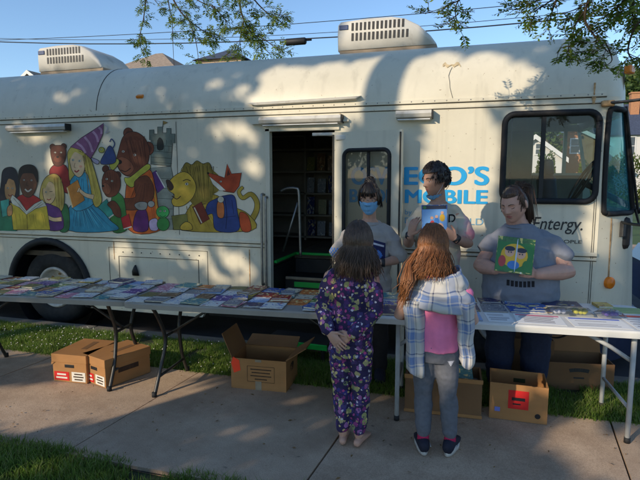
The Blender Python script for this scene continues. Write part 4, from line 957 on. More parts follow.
def lidded(label, loc, rot, w_, d, h, lidover):
    t = thing('carton', label, 'box', loc, rot, 'cardboard boxes on the ground')
    mb = MB(); mb.bev((0, 0, h/2), (w_, d, h), .004); body = mb.build('box_body', M_CARD, t, L0)
    mb = MB(); mb.bev((0, -.0, h-.028), (w_+.012, d+.012, .068), .004); 
    mb.add([(-w_*.5-.006, -d/2-.0075, h-.06), (-w_*.5-.006, -d/2-.0075, h-.085), (-w_*.42, -d/2-.0075, h-.062)], [(0, 1, 2)]); lid = mb.build('lid', M_CARD, t, L0)
    mb = MB(); mb.box((.02, d*.1, h+.0068), (.05, d*.5, .0012), (0, 0, .1)); mb.build('tape', M_CARDD, lid, L0)
    mb = MB(); mb.bev((0, -d/2-.001, h*.60), (.085, .004, .026), .0015); mb.build('hand_hole', M_BLACK, t, L0)
    face_panel(t, 'red_label', -w_*.46, -w_*.02, h*.06, h*.38, -d/2-.001, M_LABR, 2); face_panel(t, 'white_label', w_*.06, w_*.46, h*.05, h*.40, -d/2-.001, M_LABW, 3, M_DKINK)
    mb = MB(); mb.box((w_/2+.001, 0, h*.5), (.002, d*.45, .04)); mb.build('side_print', M_DKINK, t, L0)
lidded('closed cardboard carton with red and white labels, behind its neighbour', (-3.10, -1.44, 0), math.radians(4), .31, .40, .225, 0)
lidded('closed cardboard carton with a lid nearest the bent table leg', (-2.80, -1.42, 0), math.radians(-18), .30, .42, .225, 0)
def open_box(label, loc, rot, w_, d, h, flaps, m=M_CARD, th=.006):
    t = thing('carton', label, 'box', loc, rot, 'cardboard boxes on the ground'); mb = MB()
    mb.box((0, 0, th/2), (w_, d, th)); mb.box((0, -d/2+th/2, h/2+th/2), (w_, th, h-th)); mb.box((0, d/2-th/2, h/2+th/2), (w_, th, h-th)); mb.box((-w_/2+th/2, 0, h/2+th/2), (th, d-2*th, h-th)); mb.box((w_/2-th/2, 0, h/2+th/2), (th, d-2*th, h-th))
    b = mb.build('box_body', m, t, L0)
    for side, ang, L in flaps:
        mb = MB(); a = math.radians(ang)
        if side in 'fb':
            s_ = -1 if side == 'f' else 1; y0 = s_*(d/2-th/2); y1 = y0+s_*L*math.cos(a); z1_ = h+L*math.sin(a)
            mb.prism([(-w_/2+.004, 0), (w_/2-.004, 0), (w_/2-.012, 1), (-w_/2+.012, 1)], lambda p: Vector((p[0], y0+(y1-y0)*p[1], h+.001+(z1_-h)*p[1])), lambda p: Vector((p[0], y0+(y1-y0)*p[1]-s_*th*math.sin(a)*.9, h+.001+(z1_-h)*p[1]+th*math.cos(a))))
        else:
            s_ = -1 if side == 'l' else 1; x0 = s_*(w_/2-th/2); x1 = x0+s_*L*math.cos(a); z1_ = h+L*math.sin(a)
            mb.prism([(-d/2+.004, 0), (d/2-.004, 0), (d/2-.012, 1), (-d/2+.012, 1)], lambda p: Vector((x0+(x1-x0)*p[1], p[0], h+.001+(z1_-h)*p[1])), lambda p: Vector((x0+(x1-x0)*p[1]-s_*th*math.sin(a)*.9, p[0], h+.001+(z1_-h)*p[1]+th*math.cos(a))))
        mb.build('flap', M_CARDIN, b, L0)
    return t
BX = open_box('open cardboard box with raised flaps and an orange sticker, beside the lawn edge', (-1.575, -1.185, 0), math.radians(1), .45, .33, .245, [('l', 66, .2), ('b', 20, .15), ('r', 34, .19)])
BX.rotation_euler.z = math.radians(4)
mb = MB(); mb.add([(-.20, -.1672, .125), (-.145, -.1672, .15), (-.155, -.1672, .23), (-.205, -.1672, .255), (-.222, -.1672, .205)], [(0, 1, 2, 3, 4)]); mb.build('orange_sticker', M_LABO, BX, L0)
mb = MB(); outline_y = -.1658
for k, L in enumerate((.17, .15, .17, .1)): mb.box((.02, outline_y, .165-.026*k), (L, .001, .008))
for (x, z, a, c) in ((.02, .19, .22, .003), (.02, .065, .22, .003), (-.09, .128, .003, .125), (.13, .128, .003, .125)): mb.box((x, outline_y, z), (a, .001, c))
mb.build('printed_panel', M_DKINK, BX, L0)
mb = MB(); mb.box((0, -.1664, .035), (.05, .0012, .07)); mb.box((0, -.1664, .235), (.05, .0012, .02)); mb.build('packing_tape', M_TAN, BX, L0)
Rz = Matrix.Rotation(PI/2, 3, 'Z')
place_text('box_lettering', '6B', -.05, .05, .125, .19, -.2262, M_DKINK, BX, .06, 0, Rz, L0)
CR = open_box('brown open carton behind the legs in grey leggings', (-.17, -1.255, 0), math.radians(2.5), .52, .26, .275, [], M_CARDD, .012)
mb = MB()
mb.bev((0, -.128, .262), (.53, .012, .03), .003); mb.bev((0, -.128, .012), (.53, .012, .024), .003); mb.build('rim_strip', M_CARD, CR, L0)
o = MB(); o.bev((0, 0, .01), (.30, .2, .02), .003); q = o.build('book', [COV['teal']], None, L0); q.location = (-.12, -1.25, .255); q.rotation_euler = (.25, 0, .1); tag(q, 'teal book standing in the brown open carton behind the grey leggings', 'book', 'books in cartons')
for (x, y, sz, nm, r_) in ((-.30, -1.25, (.12, .2, .22), 'red', .1), (-.02, -1.25, (.16, .18, .2), 'grey', -.1)):
    o = MB(); o.bev((0, 0, sz[2]/2+.012), sz, .003); q = o.build('book', [COV[nm]], None, L0); q.location = (x, y, .0); q.rotation_euler = (0, 0, r_); tag(q, f'{nm} book packed in the brown open carton behind the grey leggings', 'book', 'books in cartons')
RB = open_box('open cardboard box with a red printed square and hand hole, at the concrete edge', (.335, -1.19, 0), math.radians(-1), .37, .28, .255, [])
face_panel(RB, 'red_square', -.065, .065, .085, .215, -.141, M_LABR, 0); mb = MB(); mb.box((0, -.1432, .155), (.085, .001, .022)); mb.box((-.01, -.1432, .12), (.05, .001, .01)); mb.build('label_print', M_BLACK, RB, L0)
mb = MB(); mb.loft([(.125, -.1412, .06, .018, .001), (.125, -.1412, .061, .018, .001)], 16); mb.v = [(.125+.018*math.cos(2*PI*k/16), -.1412-j*.0008, .05+.018*math.sin(2*PI*k/16)) for j in range(2) for k in range(16)]; mb.build('round_mark', M_BLACK, RB, L0)
face_panel(RB, 'blue_sticker', -.15, -.115, .055, .085, -.141, mat('sticker_blue', S(110, 120, 190), .5, .05, 9))
mb = MB(); mb.bev((.02, .1325, .185), (.08, .003, .03), .001); mb.build('hand_hole', M_LAWN, RB, L0)
# cartons on the verge behind the table
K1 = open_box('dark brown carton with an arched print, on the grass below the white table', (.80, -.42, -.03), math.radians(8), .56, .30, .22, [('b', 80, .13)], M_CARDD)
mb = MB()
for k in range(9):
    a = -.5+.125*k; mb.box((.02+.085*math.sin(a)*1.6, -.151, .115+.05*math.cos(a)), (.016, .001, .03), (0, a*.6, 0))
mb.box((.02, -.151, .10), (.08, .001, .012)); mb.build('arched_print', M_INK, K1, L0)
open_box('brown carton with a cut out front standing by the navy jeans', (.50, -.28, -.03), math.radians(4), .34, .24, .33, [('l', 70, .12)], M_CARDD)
# strap hanging under the white table
mb = MB(); mb.smooth = True; mb.tube(spline([(.50, -1.32, .70), (.50, -1.31, .62), (.54, -1.30, .595), (.60, -1.29, .61), (.66, -1.27, .66), (.69, -1.26, .695)], 6), (.011, .003), 8)
tag(mb.build('carrying_strap', M_BLACK, None), 'black strap looping below the white folding table', 'strap')
# step stool
stl = thing('step_stool', 'low black step stool edged in bright green, on the grass by the bus door', 'step stool', (-1.52, -.44, -.035), math.radians(-4))
mb = MB(); mb.bev((0, 0, .175), (.62, .30, .03), .008); mb.build('tread', M_BLACK, stl, L0)
mb = MB(); mb.bev((0, -.152, .165), (.63, .02, .05), .005); mb.build('green_edge', M_GREEN, stl, L0)
for sx in (-1, 1):
    for sy in (-1, 1):
        mb = MB(); mb.bev((sx*.26, sy*.11, .08), (.03, .03, .16), .005); mb.build('leg', M_BLACK, stl, L0)
# books inside the bus
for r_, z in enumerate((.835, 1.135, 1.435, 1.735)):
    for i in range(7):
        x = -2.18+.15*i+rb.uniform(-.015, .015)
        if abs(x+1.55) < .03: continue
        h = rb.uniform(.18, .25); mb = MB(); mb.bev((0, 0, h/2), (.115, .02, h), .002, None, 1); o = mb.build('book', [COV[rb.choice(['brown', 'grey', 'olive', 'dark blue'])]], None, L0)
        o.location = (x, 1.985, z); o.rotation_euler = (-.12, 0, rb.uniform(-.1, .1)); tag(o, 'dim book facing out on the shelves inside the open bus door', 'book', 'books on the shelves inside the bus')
# ================================================================ houses, trees, wires beyond the bus
M_SIDEW = mat('white_siding', (.62, .60, .56), .7, .06, 3, .3, 4, stretch=(.2, .2, 12))
M_BRICKO = mat('orange_brick', (.42, .20, .10), .85, .2, 20, .3, 30)
M_SHB = mat('shingle_slate_blue', (.055, .07, .11), .85, .2, 6, .3, 20)
M_SHT = mat('shingle_tan', (.30, .23, .17), .9, .2, 5, .3, 14)
M_SHD = mat('shingle_dark', (.04, .04, .05), .9, .2, 5)
M_TRIM = mat('white_trim', (.72, .70, .66), .6, .05, 4)
M_PANE = mat('dark_pane', (.05, .06, .075), .15, .1, 4, spec=.6)
M_TANW = mat('tan_wall', (.42, .30, .20), .8, .1, 3)
GZ = STREET-.02
def house(label, xc, yf, hw, depth, eave, peak, wallm, roofm, style='gable', wins=(), door=None, chimney=None, nm='house'):
    t = thing(nm, label, 'house', (xc, yf, GZ)); e, p = eave-GZ, peak-GZ; ov = .35
    mb = MB()
    if style == 'gable':
        prof = [(-hw, 0), (hw, 0), (hw, e), (0, p-.08), (-hw, e)]
        mb.prism(prof, lambda q: Vector((q[0], 0, q[1])), lambda q: Vector((q[0], depth, q[1])))
    else: mb.box((0, depth/2, e/2), (2*hw, depth, e))
    mb.build('wall', wallm, t, L0)
    mb = MB(); th = .16; sl = (p-e)/hw
    if style == 'gable':
        for s in (-1, 1):
            a, b_ = (0, p), (s*(hw+ov), e-ov*sl)
            mb.prism([(a[0], a[1]), (b_[0], b_[1]), (b_[0], b_[1]+th), (a[0], a[1]+th)], lambda q: Vector((q[0], -ov, q[1])), lambda q: Vector((q[0], depth+ov, q[1])))
        rf = mb.build('roof', roofm, t, L0)
        mb = MB()
        for s in (-1, 1): mb.prism([(0, p-.16), (s*(hw+ov), e-ov*sl-.16), (s*(hw+ov), e-ov*sl+th+.02), (0, p+th+.02)], lambda q: Vector((q[0], -ov-.05, q[1])), lambda q: Vector((q[0], -ov-.004, q[1])))
        mb.build('fascia', M_TRIM, rf, L0)
    elif style == 'hip':
        r = max(.3, hw-depth/2); V = [(-hw-ov, -ov, e-.1), (hw+ov, -ov, e-.1), (hw+ov, depth+ov, e-.1), (-hw-ov, depth+ov, e-.1), (-r, depth/2, p), (r, depth/2, p)]
        mb.add(V, [(0, 1, 5, 4), (1, 2, 5), (2, 3, 4, 5), (3, 0, 4), (0, 3, 2, 1)]); rf = mb.build('roof', roofm, t, L0)
    else:
        V = [(-hw-ov, -ov, e-.1), (hw+ov, -ov, e-.1), (hw+ov, depth/2, p), (-hw-ov, depth/2, p), (hw+ov, depth+ov, e-.1), (-hw-ov, depth+ov, e-.1)]
        mb.add(V, [(0, 1, 2, 3), (3, 2, 4, 5), (0, 5, 4, 1), (1, 4, 2), (0, 3, 5)]); rf = mb.build('roof', roofm, t, L0)
    if chimney:
        mb = MB(); x, zt = chimney; mb.box((x, depth*.35, (zt-GZ+e)/2), (.75, .75, zt-GZ-e)); mb.box((x, depth*.35, zt-GZ-.05), (.9, .9, .14)); mb.build('chimney', M_BRICKO, rf, L0)
    for (x, z, w_, h) in wins:
        z -= GZ; mb = MB(); f = .09
        for q in ((x-w_/2, z, f, h+f), (x+w_/2, z, f, h+f)): mb.box((q[0], -.03, q[1]), (q[2], .08, q[3]))
        for q in ((x, z-h/2, w_-f, f), (x, z+h/2, w_-f, f), (x, z, w_-f, .05)): mb.box((q[0], -.03, q[1]), (q[2], .08, q[3]))
        wn = mb.build('window', M_TRIM, t, L0); mb = MB(); mb.box((x, -.012, z), (w_-f, .02, h-f)); mb.build('pane', M_PANE, wn, L0)
    return t
def X(px, py, y): return at(px, py, y).x
def Zz(px, py, y): return at(px, py, y).z
house('white two storey house with a slate blue roof and brick chimney, beyond the bus front', X(608, 140, 50)+6.3, 50, 6.3, 8, Zz(630, 134, 50), Zz(630, 104, 54), M_SIDEW, M_SHB, 'side', [(-6.3+X(629, 147, 50)-X(608, 140, 50), Zz(629, 146, 50), 1.0, 1.7), (-.5, Zz(629, 146, 50), 1.0, 1.7), (2.5, Zz(629, 146, 50), 1.0, 1.7), (5, Zz(629, 146, 50), 1.0, 1.7)], chimney=(-6.3+X(634, 100, 53)-X(608, 140, 50), Zz(634, 93, 53)))
house('orange brick gabled house seen through the cab window', X(572, 130, 45), 45, 2.9, 8, Zz(592, 144, 45), Zz(570, 127, 45), M_BRICKO, M_SHD, 'gable', [(X(575, 146, 45)-X(572, 130, 45), Zz(575, 146, 45), .75, 1.25)])
house('small white gabled garage seen through the cab window', X(535, 138, 36), 36, X(563, 150, 36)-X(535, 138, 36), 7, Zz(563, 157, 36), Zz(535, 137, 36), M_SIDEW, M_SHD, 'gable', [(.35, Zz(540, 149, 36), .6, .8)], nm='garage')
house('tan shingled pyramid roofed house rising behind the bus roof', X(157, 54, 32), 28, 4.6, 8.6, Zz(157, 78, 28), Zz(157, 53.5, 32.3), M_TANW, M_SHT, 'hip')
house('house with a low dark roof and tan wall, just showing above the bus', X(219, 55, 34), 34, 1.9, 4, Zz(219, 58, 34), Zz(219, 51, 36), M_TANW, M_SHB, 'hip')
house('white gabled house whose peak shows beside the far roof air conditioner', X(30, 72, 36), 36, 4.2, 8, Zz(30, 72, 36)-3.0, Zz(30, 72.5, 36), M_SIDEW, M_SHT, 'gable')
# hill with a far wood
def hill_h(x, y): return max(0, 24*math.exp(-((y-190)/55)**2)*(1+.25*math.sin(x*.02+1)+.12*noise.noise(Vector((x*.02, y*.02, 0)))))+GZ-.5
mb = MB(); mb.smooth = True; N, K = 60, 24
vs = [(-300+600*i/N, 90+200*j/K, hill_h(-300+600*i/N, 90+200*j/K)) for j in range(K+1) for i in range(N+1)]
mb.add(vs, [(j*(N+1)+i, j*(N+1)+i+1, (j+1)*(N+1)+i+1, (j+1)*(N+1)+i) for j in range(K) for i in range(N)])
kind(mb.build('hill', M_FIELD), 'structure')
def leafmesh(name, pts, sizes, m, parent=None, off=(0, 0, 0), seed=0, asp=.55):
    rng = np.random.default_rng(seed); n = len(pts); P = np.asarray(pts)-np.array(off); s = np.asarray(sizes)[:, None]
    a = rng.normal(size=(n, 3)); a /= np.linalg.norm(a, axis=1)[:, None]; b = rng.normal(size=(n, 3)); b -= a*(a*b).sum(1)[:, None]; b /= np.linalg.norm(b, axis=1)[:, None]
    V = np.stack([P-a*s, P+b*s*asp, P+a*s, P-b*s*asp], 1).reshape(-1, 3); i = np.arange(n)*4
    me = bpy.data.meshes.new(name); me.from_pydata(V.tolist(), [], np.stack([i, i+1, i+2, i+3], 1).tolist()); me.update()
    return link(name, me, m, parent)
rng = np.random.default_rng(4)
pts = []; sz = []
for i in range(260):
    x = rng.uniform(0, 120); y = rng.uniform(120, 190); z0 = hill_h(x, y); r = rng.uniform(2.5, 5)
    q = rng.normal(size=(110, 3)); q /= np.linalg.norm(q, axis=1)[:, None]; q *= (rng.uniform(.5, 1, 110)**.5)[:, None]*r; q[:, 2] *= 1.1
    pts.append(q+np.array((x, y, z0+r*1.0))); sz.append(rng.uniform(.5, 1.0, 110))
o = leafmesh('woods', np.concatenate(pts), np.concatenate(sz), M_HILLLEAF, seed=2); kind(o, 'stuff'); o['label'] = 'green wooded hillside far beyond the houses'
def tree(label, x, y, h, r, trunk_r, m, n, leaf, seed, crown0=.3, nm='tree', cone=False, group='trees across the street'):
    t = thing(nm, label, 'tree', (x, y, GZ), 0, group); rng = np.random.default_rng(seed)
    mb = MB(); mb.smooth = True; mb.tube([(0, 0, 0), (.05, .02, h*.4), (0, .05, h*.85)], [trunk_r, trunk_r*.75, trunk_r*.2], 9)
    for k in range(7):
        a = rng.uniform(0, 6.28); z = h*rng.uniform(crown0, .7); mb.tube([(0, 0, z), (math.cos(a)*r*.45, math.sin(a)*r*.45, z+h*.08), (math.cos(a)*r*.8, math.sin(a)*r*.8, z+h*.12)], [trunk_r*.4, trunk_r*.25, .02], 6)
    mb.build('trunk', M_BARK, t, L0); P = []
    nc = 26
    for k in range(nc):
        f = rng.uniform(0, 1); z = h*(crown0+(1-crown0)*f); rr_ = r*((1-f)*.95+.05 if cone else math.sqrt(max(.05, 1-(2*f-.9)**2)))*rng.uniform(.3, .95); a = rng.uniform(0, 6.28)
        c = np.array((rr_*math.cos(a), rr_*math.sin(a), z)); q = rng.normal(size=(n//nc, 3))*np.array((r*.22, r*.22, h*.06)); P.append(q+c)
    P = np.concatenate(P); leafmesh('crown', P, rng.uniform(leaf*.6, leaf*1.2, len(P)), m, t, seed=seed); return t
tree('dark dense tree seen through the cab window above the white garage', X(547, 140, 42), 42, 9.5, 1.25, .18, M_FARLEAF, 5200, .22, 5, .2)
tree('broad tree behind the slate roofed house, at the bus front', X(626, 100, 66), 66, Zz(626, 88, 66)+.4, 4.5, .3, M_FARLEAF, 7000, .32, 6, .25)
tree('pale green tree further along behind the slate roofed house', X(645, 100, 72), 72, Zz(640, 96, 72), 5, .3, M_FARLEAF, 6000, .34, 7, .25)
def bush(label, x, y, w_, h, seed, m, nm='shrub', grp=None):
    rng = np.random.default_rng(seed); q = rng.normal(size=(int(1500*max(1, w_)), 3)); q /= np.linalg.norm(q, axis=1)[:, None]; q *= (rng.uniform(.2, 1, len(q))**.4)[:, None]
    t = thing(nm, label, 'shrub', (x, y, GZ), 0, grp); P = q*np.array((w_, .5, h/2))*(1+.18*np.sin(q[:, :1]*7+seed)); P[:, 2] += h/2
    leafmesh('foliage', P, rng.uniform(.05, .12, len(q)), m, t, seed=seed)
    mb = MB()
    for k in range(4): mb.tube([(rng.uniform(-.2, .2), 0, 0), (rng.uniform(-.5, .5)*w_, rng.uniform(-.2, .2), h*.7)], [.03, .01], 5)
    mb.build('stem', M_TWIG, t, L0)
M_HEDGE = leafmat('sunlit_hedge_leaves', [(.08, .13, .02), (.12, .17, .03), (.16, .2, .04)], .4)  # sunlight put into the leaf colour, lighter than the far leaves
bush('sunlit green hedge below the white house, beyond the bus front', X(637, 160, 33), 33, 3.2, Zz(637, 155, 33)-GZ, 3, M_HEDGE, 'hedge')
bush('green shrub in front of the white garage', X(545, 165, 30), 30, .7, Zz(545, 150, 30)-GZ, 4, M_FARLEAF, 'shrub', 'shrubs across the street')
bush('sunlit shrub beside the brick house', X(590, 168, 32), 32, .9, Zz(590, 160, 32)-GZ, 5, M_HEDGE, 'shrub', 'shrubs across the street')
# wires
M_WIRE = mat('wire_black', (.012, .012, .014), .6, .1, 5)
for lab, P, r_ in (('thin utility wire highest of those above the bus', [(-45, 7.9), (-18.2, 7.04), (-5, 6.66), (0, 6.66), (8, 6.78), (40, 8.2)], .011),
                   ('thick utility cable carrying the black splice box', [(-45, 7.6), (-18.2, 6.97), (-5.8, 6.17), (0, 6.14), (3.2, 6.16), (40, 7.6)], .019),
                   ('thin utility wire running just above the thick cable', [(-45, 8.0), (-18.2, 7.10), (-5.5, 6.33), (0, 6.27), (3.2, 6.33), (40, 7.9)], .009)):
    mb = MB(); mb.smooth = True; cf = np.polyfit([q[0] for q in P[1:-1]], [q[1] for q in P[1:-1]], 2 if len(P) > 5 else 2); mb.tube([(x, 12, float(np.polyval(cf, x))) for x in range(-46, 41, 2)], r_, 6); tag(mb.build('utility_wire', M_WIRE), lab, 'wire', 'utility wires over the street')
mb = MB(); mb.smooth = True; M = Matrix.Rotation(PI/2, 4, 'Y'); mb.lathe([(.0001, -.36), (.09, -.355), (.115, -.32), (.115, .32), (.09, .355), (.0001, .36)], M, 16); mb.tube([(-.55, 0, .02), (.55, 0, .02)], .03, 8)
o = mb.build('splice_box', M_WIRE, None); o.location = (-5.85, 11.98, 6.10); tag(o, 'black cylindrical splice box hanging on the thick utility cable', 'cable box')
# blue car beyond the bus front
M_CARB = mat('car_paint_blue', (.02, .045, .14), .25, .05, 4, spec=.6, coat=.6)
car = thing('parked_car', 'dark blue parked car just showing beyond the bus front', 'car', (4.2, 2.0, STREET))
mb = MB(); mb.smooth = False
prof = [(-2.2, .28), (-2.2, .75), (-2.1, .92), (-1.3, 1.0), (-.75, 1.42), (.6, 1.45), (1.35, 1.02), (2.05, .88), (2.2, .7), (2.2, .28)]
V = []
for y, ins in ((-.86, .10), (-.80, .0), (.80, 0), (.86, .10)): V += [(x*(1-ins*.15), y*(1 if z < 1.05 else .86), z-ins*.1*(z > .5)) for x, z in prof]
n = len(prof); mb.add(V, [(j*n+i, j*n+(i+1) % n, (j+1)*n+(i+1) % n, (j+1)*n+i) for j in range(3) for i in range(n)]+[tuple(range(n)), tuple(range(4*n-1, 3*n-1, -1))]); mb.build('body', M_CARB, car, L0)
for s in (-1, 1):
    mb = MB(); mb.prism([(-1.18, 1.04), (-.72, 1.37), (-.1, 1.39), (-.1, 1.04)], lambda p: Vector((p[0], s*(.80-.10*(p[1]-1.04)/.35+.04), p[1])), lambda p: Vector((p[0], s*.7, p[1]))); mb.prism([(-.02, 1.04), (-.02, 1.39), (.55, 1.39), (1.15, 1.04)], lambda p: Vector((p[0], s*(.80-.10*(p[1]-1.04)/.35+.04), p[1])), lambda p: Vector((p[0], s*.7, p[1]))); mb.build('side_window', M_PANE, car, L0)
    for x in (-1.4, 1.4):
        mb = MB(); mb.smooth = True; Mw = Matrix.Translation((x, s*.72, .32)) @ Matrix.Rotation(-s*PI/2, 4, 'X'); mb.lathe([(.2, .1), (.3, .12), (.32, .1), (.32, -.1), (.2, -.1)], Mw, 24); wl = mb.build('wheel', M_TYRE, car, L0)
        mb = MB(); mb.smooth = True; mb.lathe([(.2, .1), (.18, .11), (.06, .09), (.0001, .1)], Mw, 20); mb.build('rim', M_STEEL, wl, L0)
    mb = MB(); mb.bev((2.15, s*.6, .72), (.06, .3, .12), .02); mb.build('headlight', M_LENS, car, L0)

# ================================================================ honey locust trees over the sidewalk
# gaps shaped into the crown to let sun reach a wall or figure (distance before the bus, x, z, rx, rz) and the ground or table tops (z, x, y, rx, ry)
GAPS_V = [(0, -1.67, 2.54, 0.61, 0.38, 1), (0, -1.17, 2.56, 0.56, 0.41, 1), (0, -0.83, 2.5, 0.54, 0.4, 1), (0, -0.51, 2.53, 0.52, 0.4, 1), (0, -2.47, 2.68, 0.52, 0.16, 0.65), (0, -0.09, 2.52, 0.62, 0.34, 1), (0, -0.13, 1.71, 0.41, 0.75, 1), (0, -1.24, 1.38, 0.09, 0.82, 1), (0, -1.46, 2.2, 0.59, 0.13, 1), (0, 1.02, 1.22, 0.18, 0.27, 1), (0, 1.16, 0.72, 0.09, 0.19, 1), (0, -4.65, 1.84, 0.17, 0.23, 0.95), (0, -4.84, 2.13, 0.28, 0.09, 0.85), (0, -4.02, 2.0, 0.13, 0.11, 0.65), (0, -2.95, 1.93, 0.17, 0.07, 0.6), (0, -2.43, 2.1, 0.29, 0.13, 0.85), (0, -2.19, 1.82, 0.12, 0.3, 0.85), (0, -3.82, 0.83, 0.21, 0.16, 0.95), (0, -3.03, 0.81, 0.36, 0.15, 0.75), (0, -2.44, 0.67, 0.3, 0.21, 0.85), (0, -4.52, 2.57, 0.35, 0.1, 0.6), (0, -3.73, 2.48, 0.13, 0.08, 0.5), (0, -3.23, 2.56, 0.14, 0.14, 0.5), (0, -0.7, 1.43, 0.07, 0.45, 1), (0, -0.68, 0.61, 0.09, 0.29, 1), (0, -0.92, 2.0, 0.15, 0.13, 1), (1.9, -0.23, 1.02, 0.17, 0.26, 1), (1.9, -0.57, 1.08, 0.07, 0.13, 0.9), (1.9, -0.24, 0.41, 0.08, 0.11, 0.5), (1.9, -0.41, 0.98, 0.08, 0.14, 0.9), (0.75, -1.04, 1.28, 0.12, 0.2, 1), (0.75, -0.07, 1.2, 0.09, 0.17, 1), (0.75, -0.45, 1.55, 0.06, 0.11, 0.6), (0.75, 0.1, 1.17, 0.1, 0.16, 0.95), (1.6, -2.83, 0.1, 0.48, 0.15, 1), (1.33, 0.24, 0.2, 0.1, 0.18, 1), (0.55, 0.82, 0.33, 0.08, 0.11, 1), (1.2, -0.26, 2.73, 0.29, 0.18, 0.9), (1.2, 0.6, 2.63, 0.42, 0.29, 0.9)]
GAPS_H = [(0, -3.12, -2.09, 0.66, 0.43, 1), (0, -2.67, -1.9, 0.64, 0.31, 1), (0, -2.6, -1.53, 0.77, 0.22, 1), (0, -3.71, -0.68, 1.47, 0.62, 1), (0, -2.27, -0.91, 0.41, 0.32, 1), (0, 0.79, -1.56, 0.35, 0.51, 1), (0, 0.95, -0.8, 0.27, 0.31, 1), (0, -2.2, -2.7, 0.6, 0.12, 0.95), (0, -2.5, -2.62, 0.23, 0.07, 0.9), (0, -1.29, -1.5, 0.06, 0.08, 0.9), (0, -1.23, -1.21, 0.04, 0.15, 0.9), (0.74, 0.61, -1.42, 0.48, 0.45, 1), (0.74, -3.59, -1.48, 0.37, 0.36, 0.8), (0.74, -1.58, -1.45, 0.36, 0.22, 0.5)]
TA, KE = math.tan(AZ), math.tan(EL)/math.cos(AZ)
def lit(x, z):
    v = 0
    for (d, cx, cz, rx, rz, s) in GAPS_V:
        e = ((x-TA*d-cx)/rx)**2+((z+KE*d-cz)/rz)**2+.4*noise.noise(Vector((x*5, z*5, cx)))
        if e < 1.15: v = max(v, s if e < .85 else s*(1.15-e)/.3)
    for (h, cx, cy, rx, ry, s) in GAPS_H:
        d = (h-z)/KE
        if d < 0: continue
        e = ((x-TA*d-cx)/rx)**2+((-d-cy)/ry)**2+.4*noise.noise(Vector((x*5, z*5, cx)))
        if e < 1.15: v = max(v, s if e < .85 else s*(1.15-e)/.3)
    return v
def trunkline(mb, pts, r): mb.tube([tuple(p) for p in spline(pts, 5)], [r[0]+(r[1]-r[0])*k/(5*(len(pts)-1)) for k in range(5*(len(pts)-1)+1)], 12)
LT = Vector((-4.69, -6.1, -.03)); RT = Vector((3.3, -3.9, -.03)); BT = Vector((-9.95, -9.2, -.03))
treeL = thing('honey_locust_tree', 'honey locust with sprays of small leaflets hanging above the middle of the mural', 'tree', LT, 0, 'honey locust trees along the sidewalk')
treeR = thing('honey_locust_tree', 'honey locust whose leafy sprays hang over the bus front', 'tree', RT, 0, 'honey locust trees along the sidewalk')
DT = Vector((-3.54, -9.5, -.03))
treeD = thing('street_tree', 'slim leafy street tree behind the viewer, shading the cab of the bus', 'tree', DT, 0, 'honey locust trees along the sidewalk')
treeB = thing('street_tree', 'leafy street tree behind the viewer shading the bus', 'tree', BT, 0, 'honey locust trees along the sidewalk')
# shading canopy: unseen boughs placed to dapple the bus, leaves kept out of the gaps
rng = np.random.default_rng(12); P = []; PS = []; rnd = random.Random(9)
tries = 0
while len(P) < 24000 and tries < 200000:
    tries += 1
    x = rnd.uniform(-8.2, 2.6); z = rnd.uniform(-1.9, 3.3); t = rnd.uniform(9.2, 13.5)
    q = Vector((x, 0, z))+SUN*t
    if q.z < 1.9: continue
    if noise.noise(Vector((x*1.6, z*1.6, 4)))+.5*noise.noise(Vector((x*4, z*4, 8))) < -.85 and x < -1.6: continue
    if x > 1.35 and z > -.2 and False: continue
    if rnd.random() < lit(x, z): continue
    P.append(q); PS.append(rnd.uniform(.08, .14))
P = np.array([tuple(p) for p in P]); PS = np.array(PS)
PX = P[:, 0]-TA*P[:, 1]; mr_ = PX > -.2
dl = np.hypot(P[:, 0]-LT.x, P[:, 1]-LT.y); db = np.hypot(P[:, 0]-BT.x, P[:, 1]-BT.y); ml = (dl < db) & ~mr_; mb_ = ~ml & ~mr_
leafmesh('shade_foliage', P[ml], PS[ml], M_CANOPY, treeL, LT, 21, .62); leafmesh('shade_foliage', P[mb_], PS[mb_], M_CANOPY, treeB, BT, 22, .62); leafmesh('shade_foliage', P[mr_], PS[mr_], M_CANOPY, treeD, DT, 23, .62)
def limbs(parent, root, top, targets, r0, rl, fr=(.62, .97)):
    mb = MB(); mb.smooth = True; trunkline(mb, [root, root+Vector((.02, .0, 1.6)), root+Vector((-.0, .0, 4)), top], (r0, r0*.78)); mb.build('trunk', M_BARK, parent)
    for tg in targets:
        mb = MB(); mb.smooth = True; a = root+(top-root)*random.uniform(*fr); b_ = Vector(tg); m = (a+b_)/2+Vector((0, 0, .5)); trunkline(mb, [a, m, b_], (rl, rl*.25)); mb.build('limb', M_BARK, parent)
limbs(treeB, BT, BT+Vector((.1, 0, 7.5)), [P[i] for i in rng.choice(np.where(mb_ & (PX < -4.4))[0], 9)], .2, .06)
limbs(treeD, DT, DT+Vector((.0, 0, 8)), [P[i] for i in rng.choice(np.where(mr_ & (PX > 2.0))[0], 6)], .14, .05)
